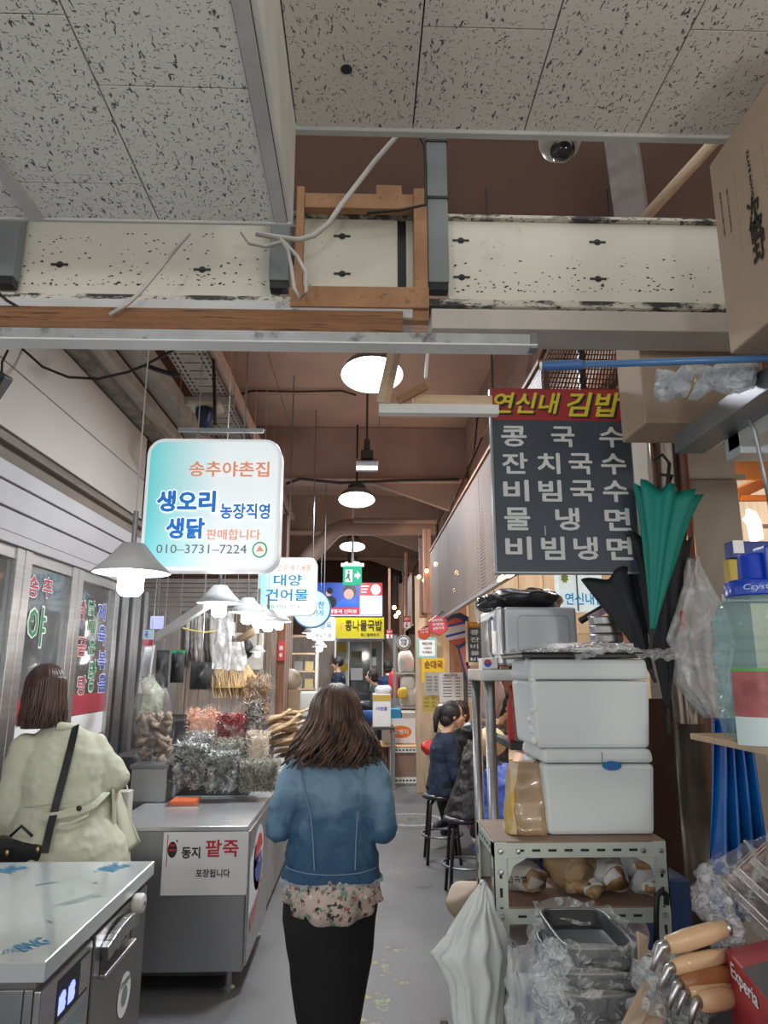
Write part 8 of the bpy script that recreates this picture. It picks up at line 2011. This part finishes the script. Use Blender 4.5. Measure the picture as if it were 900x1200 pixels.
# round badge
pl = facing(465, 481, 744, 761, 10.6); t = thing('round_badge', 'round white badge sign with a dark double ring above the stacked bags', 'sign', pl.p(.5, 0))
for nm, r, l, c_ in (('rim', .5, 0, M['white']), ('ring', .46, .004, M['dark']), ('face', .38, .008, M['white'])): m_ = MB(); pl.disc(m_, .5, .5, r, r, l - .02, l + .002, 28); obj(nm, m_, c_, t)
o = MB(); pl.text(o, '안전', .28, .72, .52, .70, .02, lift=.014); pl.text(o, '시장', .28, .72, .30, .48, .02, lift=.014); obj('lettering', o, M['ink'], t)
obj('hanger', MB().bar(pl.p(.5, .95, -.01), V(pl.p(.5, 1).x, 10.62, 3.2), .015, .015), M['black'], t)
# shelf unit with bags and boxes (x 440-497)
def pbox(name, label, x0_, x1_, y0_, y1_, Y, dep, m, cat='box', base=None, texts=(), jit=.0, band=None, group=None):
    pl = facing(x0_, x1_, y0_, y1_, Y); z0 = pl.O.z if base is None else base
    t = thing(name, label, cat, V(pl.p(.5, 0).x, Y + dep / 2, z0), group)
    mb = MB().bx(pl.p(0, 0).x, pl.p(1, 0).x, Y, Y + dep, z0 + .001, pl.p(0, 1).z)
    if jit: mb = MB().loft([ellring((pl.p(.5, 0).x, Y + dep / 2, z0 + .001 + (pl.p(0, 1).z - z0) * u), pl.U.x / 2 * s_, dep / 2 * s_, n=20, p=.5) for u, s_ in ((0, .9), (.15, 1), (.6, 1.02), (.85, .9), (1, .6))]).jitter(jit, 12, x0_)
    obj('body', mb, m, t, smooth=bool(jit), bev=0 if jit else .006)
    if band: m_ = MB(); pl.rect(m_, 0, 1, band[0], band[1], 0, .004); obj('band', m_, band[2], t)
    for s, u0, u1, v0, v1, c in texts: o = MB(); pl.text(o, s, u0, u1, v0, v1, .03, lift=.007); obj('lettering', o, c, t)
    return t, pl
rk = thing('goods_rack', 'narrow rack stacked with bags and boxes beside the aisle, under the round badge', 'rack', V(W(475, 850, Y=11.85).x, 11.85, 0))
xL, xR_ = W(463, 800, Y=11.85).x, W(490, 800, Y=11.85).x
def z11(py, Y=11.8): return W(475, py, Y=Y).z
for zz in (z11(788), z11(828), z11(852)): obj('rack_shelf', MB().bx(xL, xR_, 11.75, 12.25, zz - .03, zz), M['steel'], rk)
for xx in (xL, xR_):
    for yy in (11.77, 12.23): obj('rack_post', MB().bx(xx - .015, xx + .015, yy - .015, yy + .015, 0, z11(745)), M['steel_dark'], rk)
pbox('paper_bag', 'pale paper bag with an orange mark, top of the goods rack', 467, 485, 763, 788, 11.8, .3, mat('beige_bag', (.62, .56, .50), .6, var=.08), 'bag', z11(788) + .001, [('쌀', .55, .85, .35, .6, M['l_peach'])], jit=.02)
pbox('paper_bag', 'upper crumpled white bag in the middle of the goods rack', 470, 487, 790, 808, 11.8, .3, mat('offwhite_bag', (.68, .66, .62), .6, bump=.4, bs=10), 'bag', z11(809), jit=.03)
pbox('paper_bag', 'lower larger cream bag in the middle of the goods rack', 469, 492, 806, 828, 11.78, .34, mat('cream_bag', (.60, .55, .47), .6, bump=.3, bs=10), 'bag', z11(828) + .001, jit=.02)
pbox('carton', 'white carton with a red mark on the lowest shelf of the goods rack', 468, 491, 832, 850, 11.78, .34, M['white'], 'carton', z11(852) + .001, [('새우', .2, .6, .3, .7, M['red'])])
pbox('yellow_pouch', 'small crumpled yellow pouch beside the white carton on the goods rack', 466, 478, 806, 818, 11.55, .14, mat('yellow_pouch', (.70, .45, .05), .4), 'pouch', None, jit=.02)
# extinguisher
c = W(461, 800, Y=12.4); t = thing('fire_extinguisher', 'red fire extinguisher hanging left of the goods rack', 'fire extinguisher', c + V(0, 0, -.25))
obj('cylinder', MB().lathe([(0, -.25), (.07, -.25), (.08, -.22), (.08, .12), (.05, .18), (.02, .2), (.02, .24), (0, .24)], c, 18), M['red'], t, smooth=True); obj('valve', MB().bar(c + V(-.05, 0, .25), c + V(.05, 0, .27), .02, .02), M['black'], t)
obj('stand', MB().bx(c.x - .1, c.x + .1, 12.3, 12.5, 0, c.z - .25), M['steel_dark'], t)
# boxes in front
tb_ = thing('low_table', 'small dark table under the white and orange boxes beside the rack', 'table', V(W(460, 860, Y=10.4).x, 10.5, 0))
ztb = W(450, 852, Y=10.3).z
obj('top', MB().bx(W(436, 850, Y=10.3).x, W(462, 850, Y=10.3).x, 10.2, 10.75, ztb - .03, ztb), M['dark'], tb_)
for xx in (W(437, 850, Y=10.3).x, W(461, 850, Y=10.3).x):
    for yy in (10.25, 10.7): obj('leg', MB().bx(xx - .02, xx + .02, yy - .02, yy + .02, 0, ztb - .03), M['steel_dark'], tb_)
pbox('carton', 'tall white carton with a gold band on the dark table', 437, 458, 813, 843, 10.3, .35, M['white'], 'carton', ztb + .001, [('이천쌀', .2, .8, .35, .5, M['let_blue'])], band=(.72, .95, mat('gold_band', (.52, .36, .06), .5)))
t, pl = pbox('plastic_wrap', 'white crumpled cloth lying on the tall white carton', 440, 460, 804, 814, 10.32, .3, mat('white_cloth', (.66, .68, .72), .6, bump=.5, bs=9), 'cloth', None, jit=.03)
# crate with orange board
Yc = 10.2
cb = W(457, 918, Z=0); Yc = cb.y
x0_, x1_ = W(457, 900, Y=Yc).x, W(497, 900, Y=Yc).x; zc1 = W(477, 876, Y=Yc).z
t = thing('slotted_crate', 'white slotted metal stand with brown board sides and a tan cover beside the aisle', 'stand', V((x0_ + x1_) / 2, Yc + .3, 0))
for nm, a, b_, c_, d_ in (('frame_bar', x0_, x0_ + .07, 0, zc1), ('frame_bar', x1_ - .07, x1_, 0, zc1), ('frame_bar', x0_ + .07, x1_ - .07, zc1 - .07, zc1), ('frame_bar', x0_ + .07, x1_ - .07, 0, .08)):
    p_ = obj(nm, MB().bx(a, b_, Yc - .01, Yc + .02, c_, d_), M['white'], t)
    m_ = MB(); n_ = int(max(b_ - a, d_ - c_) / .05)
    for k in range(n_):
        u = (k + .5) / n_; m_.box(((a + b_) / 2 if b_ - a < .1 else a + (b_ - a) * u, Yc - .011, (c_ + d_) / 2 if d_ - c_ < .1 else c_ + (d_ - c_) * u), (.03, .003, .02))
    obj('slot_row', m_, M['black'], p_, kind='stuff')
obj('brown_board', MB().bx(x0_ + .05, x1_ - .05, Yc + .02, Yc + .05, .06, zc1 - .05), M['brownboard'], t); obj('side_board', MB().bx(x0_ - .02, x0_, Yc, Yc + .8, .0, zc1), M['brownboard'], t); obj('side_board', MB().bx(x1_, x1_ + .02, Yc, Yc + .8, .0, zc1), M['white'], t)
zc2_ = zc1 + .02
obj('tan_cover', MB().bx(x0_ - .16, x1_ + .02, Yc - .02, Yc + .85, zc1, zc2_).bx(x0_ - .18, x0_ - .155, Yc + .1, Yc + .8, .15, zc2_), mat('tan_cover', (.58, .33, .17), .55, var=.08), t, bev=.01)
t, pl = pbox('carton', 'white and orange carton with a big orange blob mark on the tan covered stand', 448, 487, 842, 866, Yc + .35, .3, M['white'], 'carton', zc2_)
m_ = MB(); pl.disc(m_, .55, .35, .33, .30, 0, .006, 20); obj('orange_mark', m_, mat('orange_mark', (.78, .20, .02), .4), t)
o = MB(); pl.text(o, '오렌지', .32, .78, .22, .48, .04, lift=.012); obj('lettering', o, M['paper'], t)
pl = facing(448, 470, 829, 843, Yc + .5); pbox('carton', 'blue topped flat carton on the white and orange carton', 447, 470, 831, 843, Yc + .36, .28, mat('cyan_carton', (.03, .25, .48), .5), 'carton', None)
pbox('egg_tray', 'pale bumpy tray on the right end of the orange marked carton', 471, 487, 835, 843, Yc + .36, .28, mat('egg_tray', (.5, .46, .40), .8, bump=.6, bs=30), 'tray', None)
# low blue basin, red bucket at left of boxes
tag(obj('blue_basin', MB().lathe([(0, 0), (.14, 0), (.2, .16), (.205, .16), (.14, .0)], W(441, 846, Y=11.0), 24), mat('blue_basin', (.04, .12, .38), .4), smooth=True), 'blue plastic basin left of the tall white carton', 'basin')
tag(obj('red_bag_floor', MB().ball(W(503, 876, Y=9.2), (.10, .10, .08), 20, 14).jitter(.05, 9).jitter(.02, 25), M['red'], smooth=True), 'crumpled red cloth bundle beside the wooden partition, left of the navy sweater', 'bundle')
# far counter with pots in front of door
t = thing('serving_counter', 'dark serving counter in front of the far doorway', 'counter', V(.25, 14.4, 0))
obj('body', MB().bx(-.12, .75, 14.2, 14.5, 0, .95), mat('dark_counter', (.10, .05, .04), .6), t, bev=.01); obj('top', MB().bx(-.15, .78, 14.15, 14.55, .95, .99), M['steel'], t)
tag(obj('red_tub', MB().lathe([(0, 0), (.2, 0), (.25, .14), (0, .14)], V(.42, 14.35, .99), 20), mat('maroon_tub', (.18, .03, .06), .5), smooth=True), 'maroon tub on the serving counter by the far doorway', 'tub')
# pinkish hanging bag left of the stand
hangbag('pale pink stuffed plastic bag hanging behind the stand\'s left leg', [(563, 790), (556, 815), (562, 840)], [(580, 790), (590, 812), (584, 840)], 4.1, mat('pink_bag', (.62, .48, .44), .5, bump=.3, bs=8), 6, .06)
hangbag('white plastic bag hanging left of the pink one beside the price list', [(568, 782), (556, 800), (558, 826)], [(574, 782), (572, 800), (570, 826)], 4.2, M['film_white'], 9, .05)
# tied clear bag hanging by red paddle: hanging bagged bowls
hangbag('clear bag of plastic cups hanging above the small dark menu board', [(560, 690), (556, 712), (560, 730)], [(568, 690), (574, 712), (570, 730)], 6.0, M['film_white'], 12, .06)
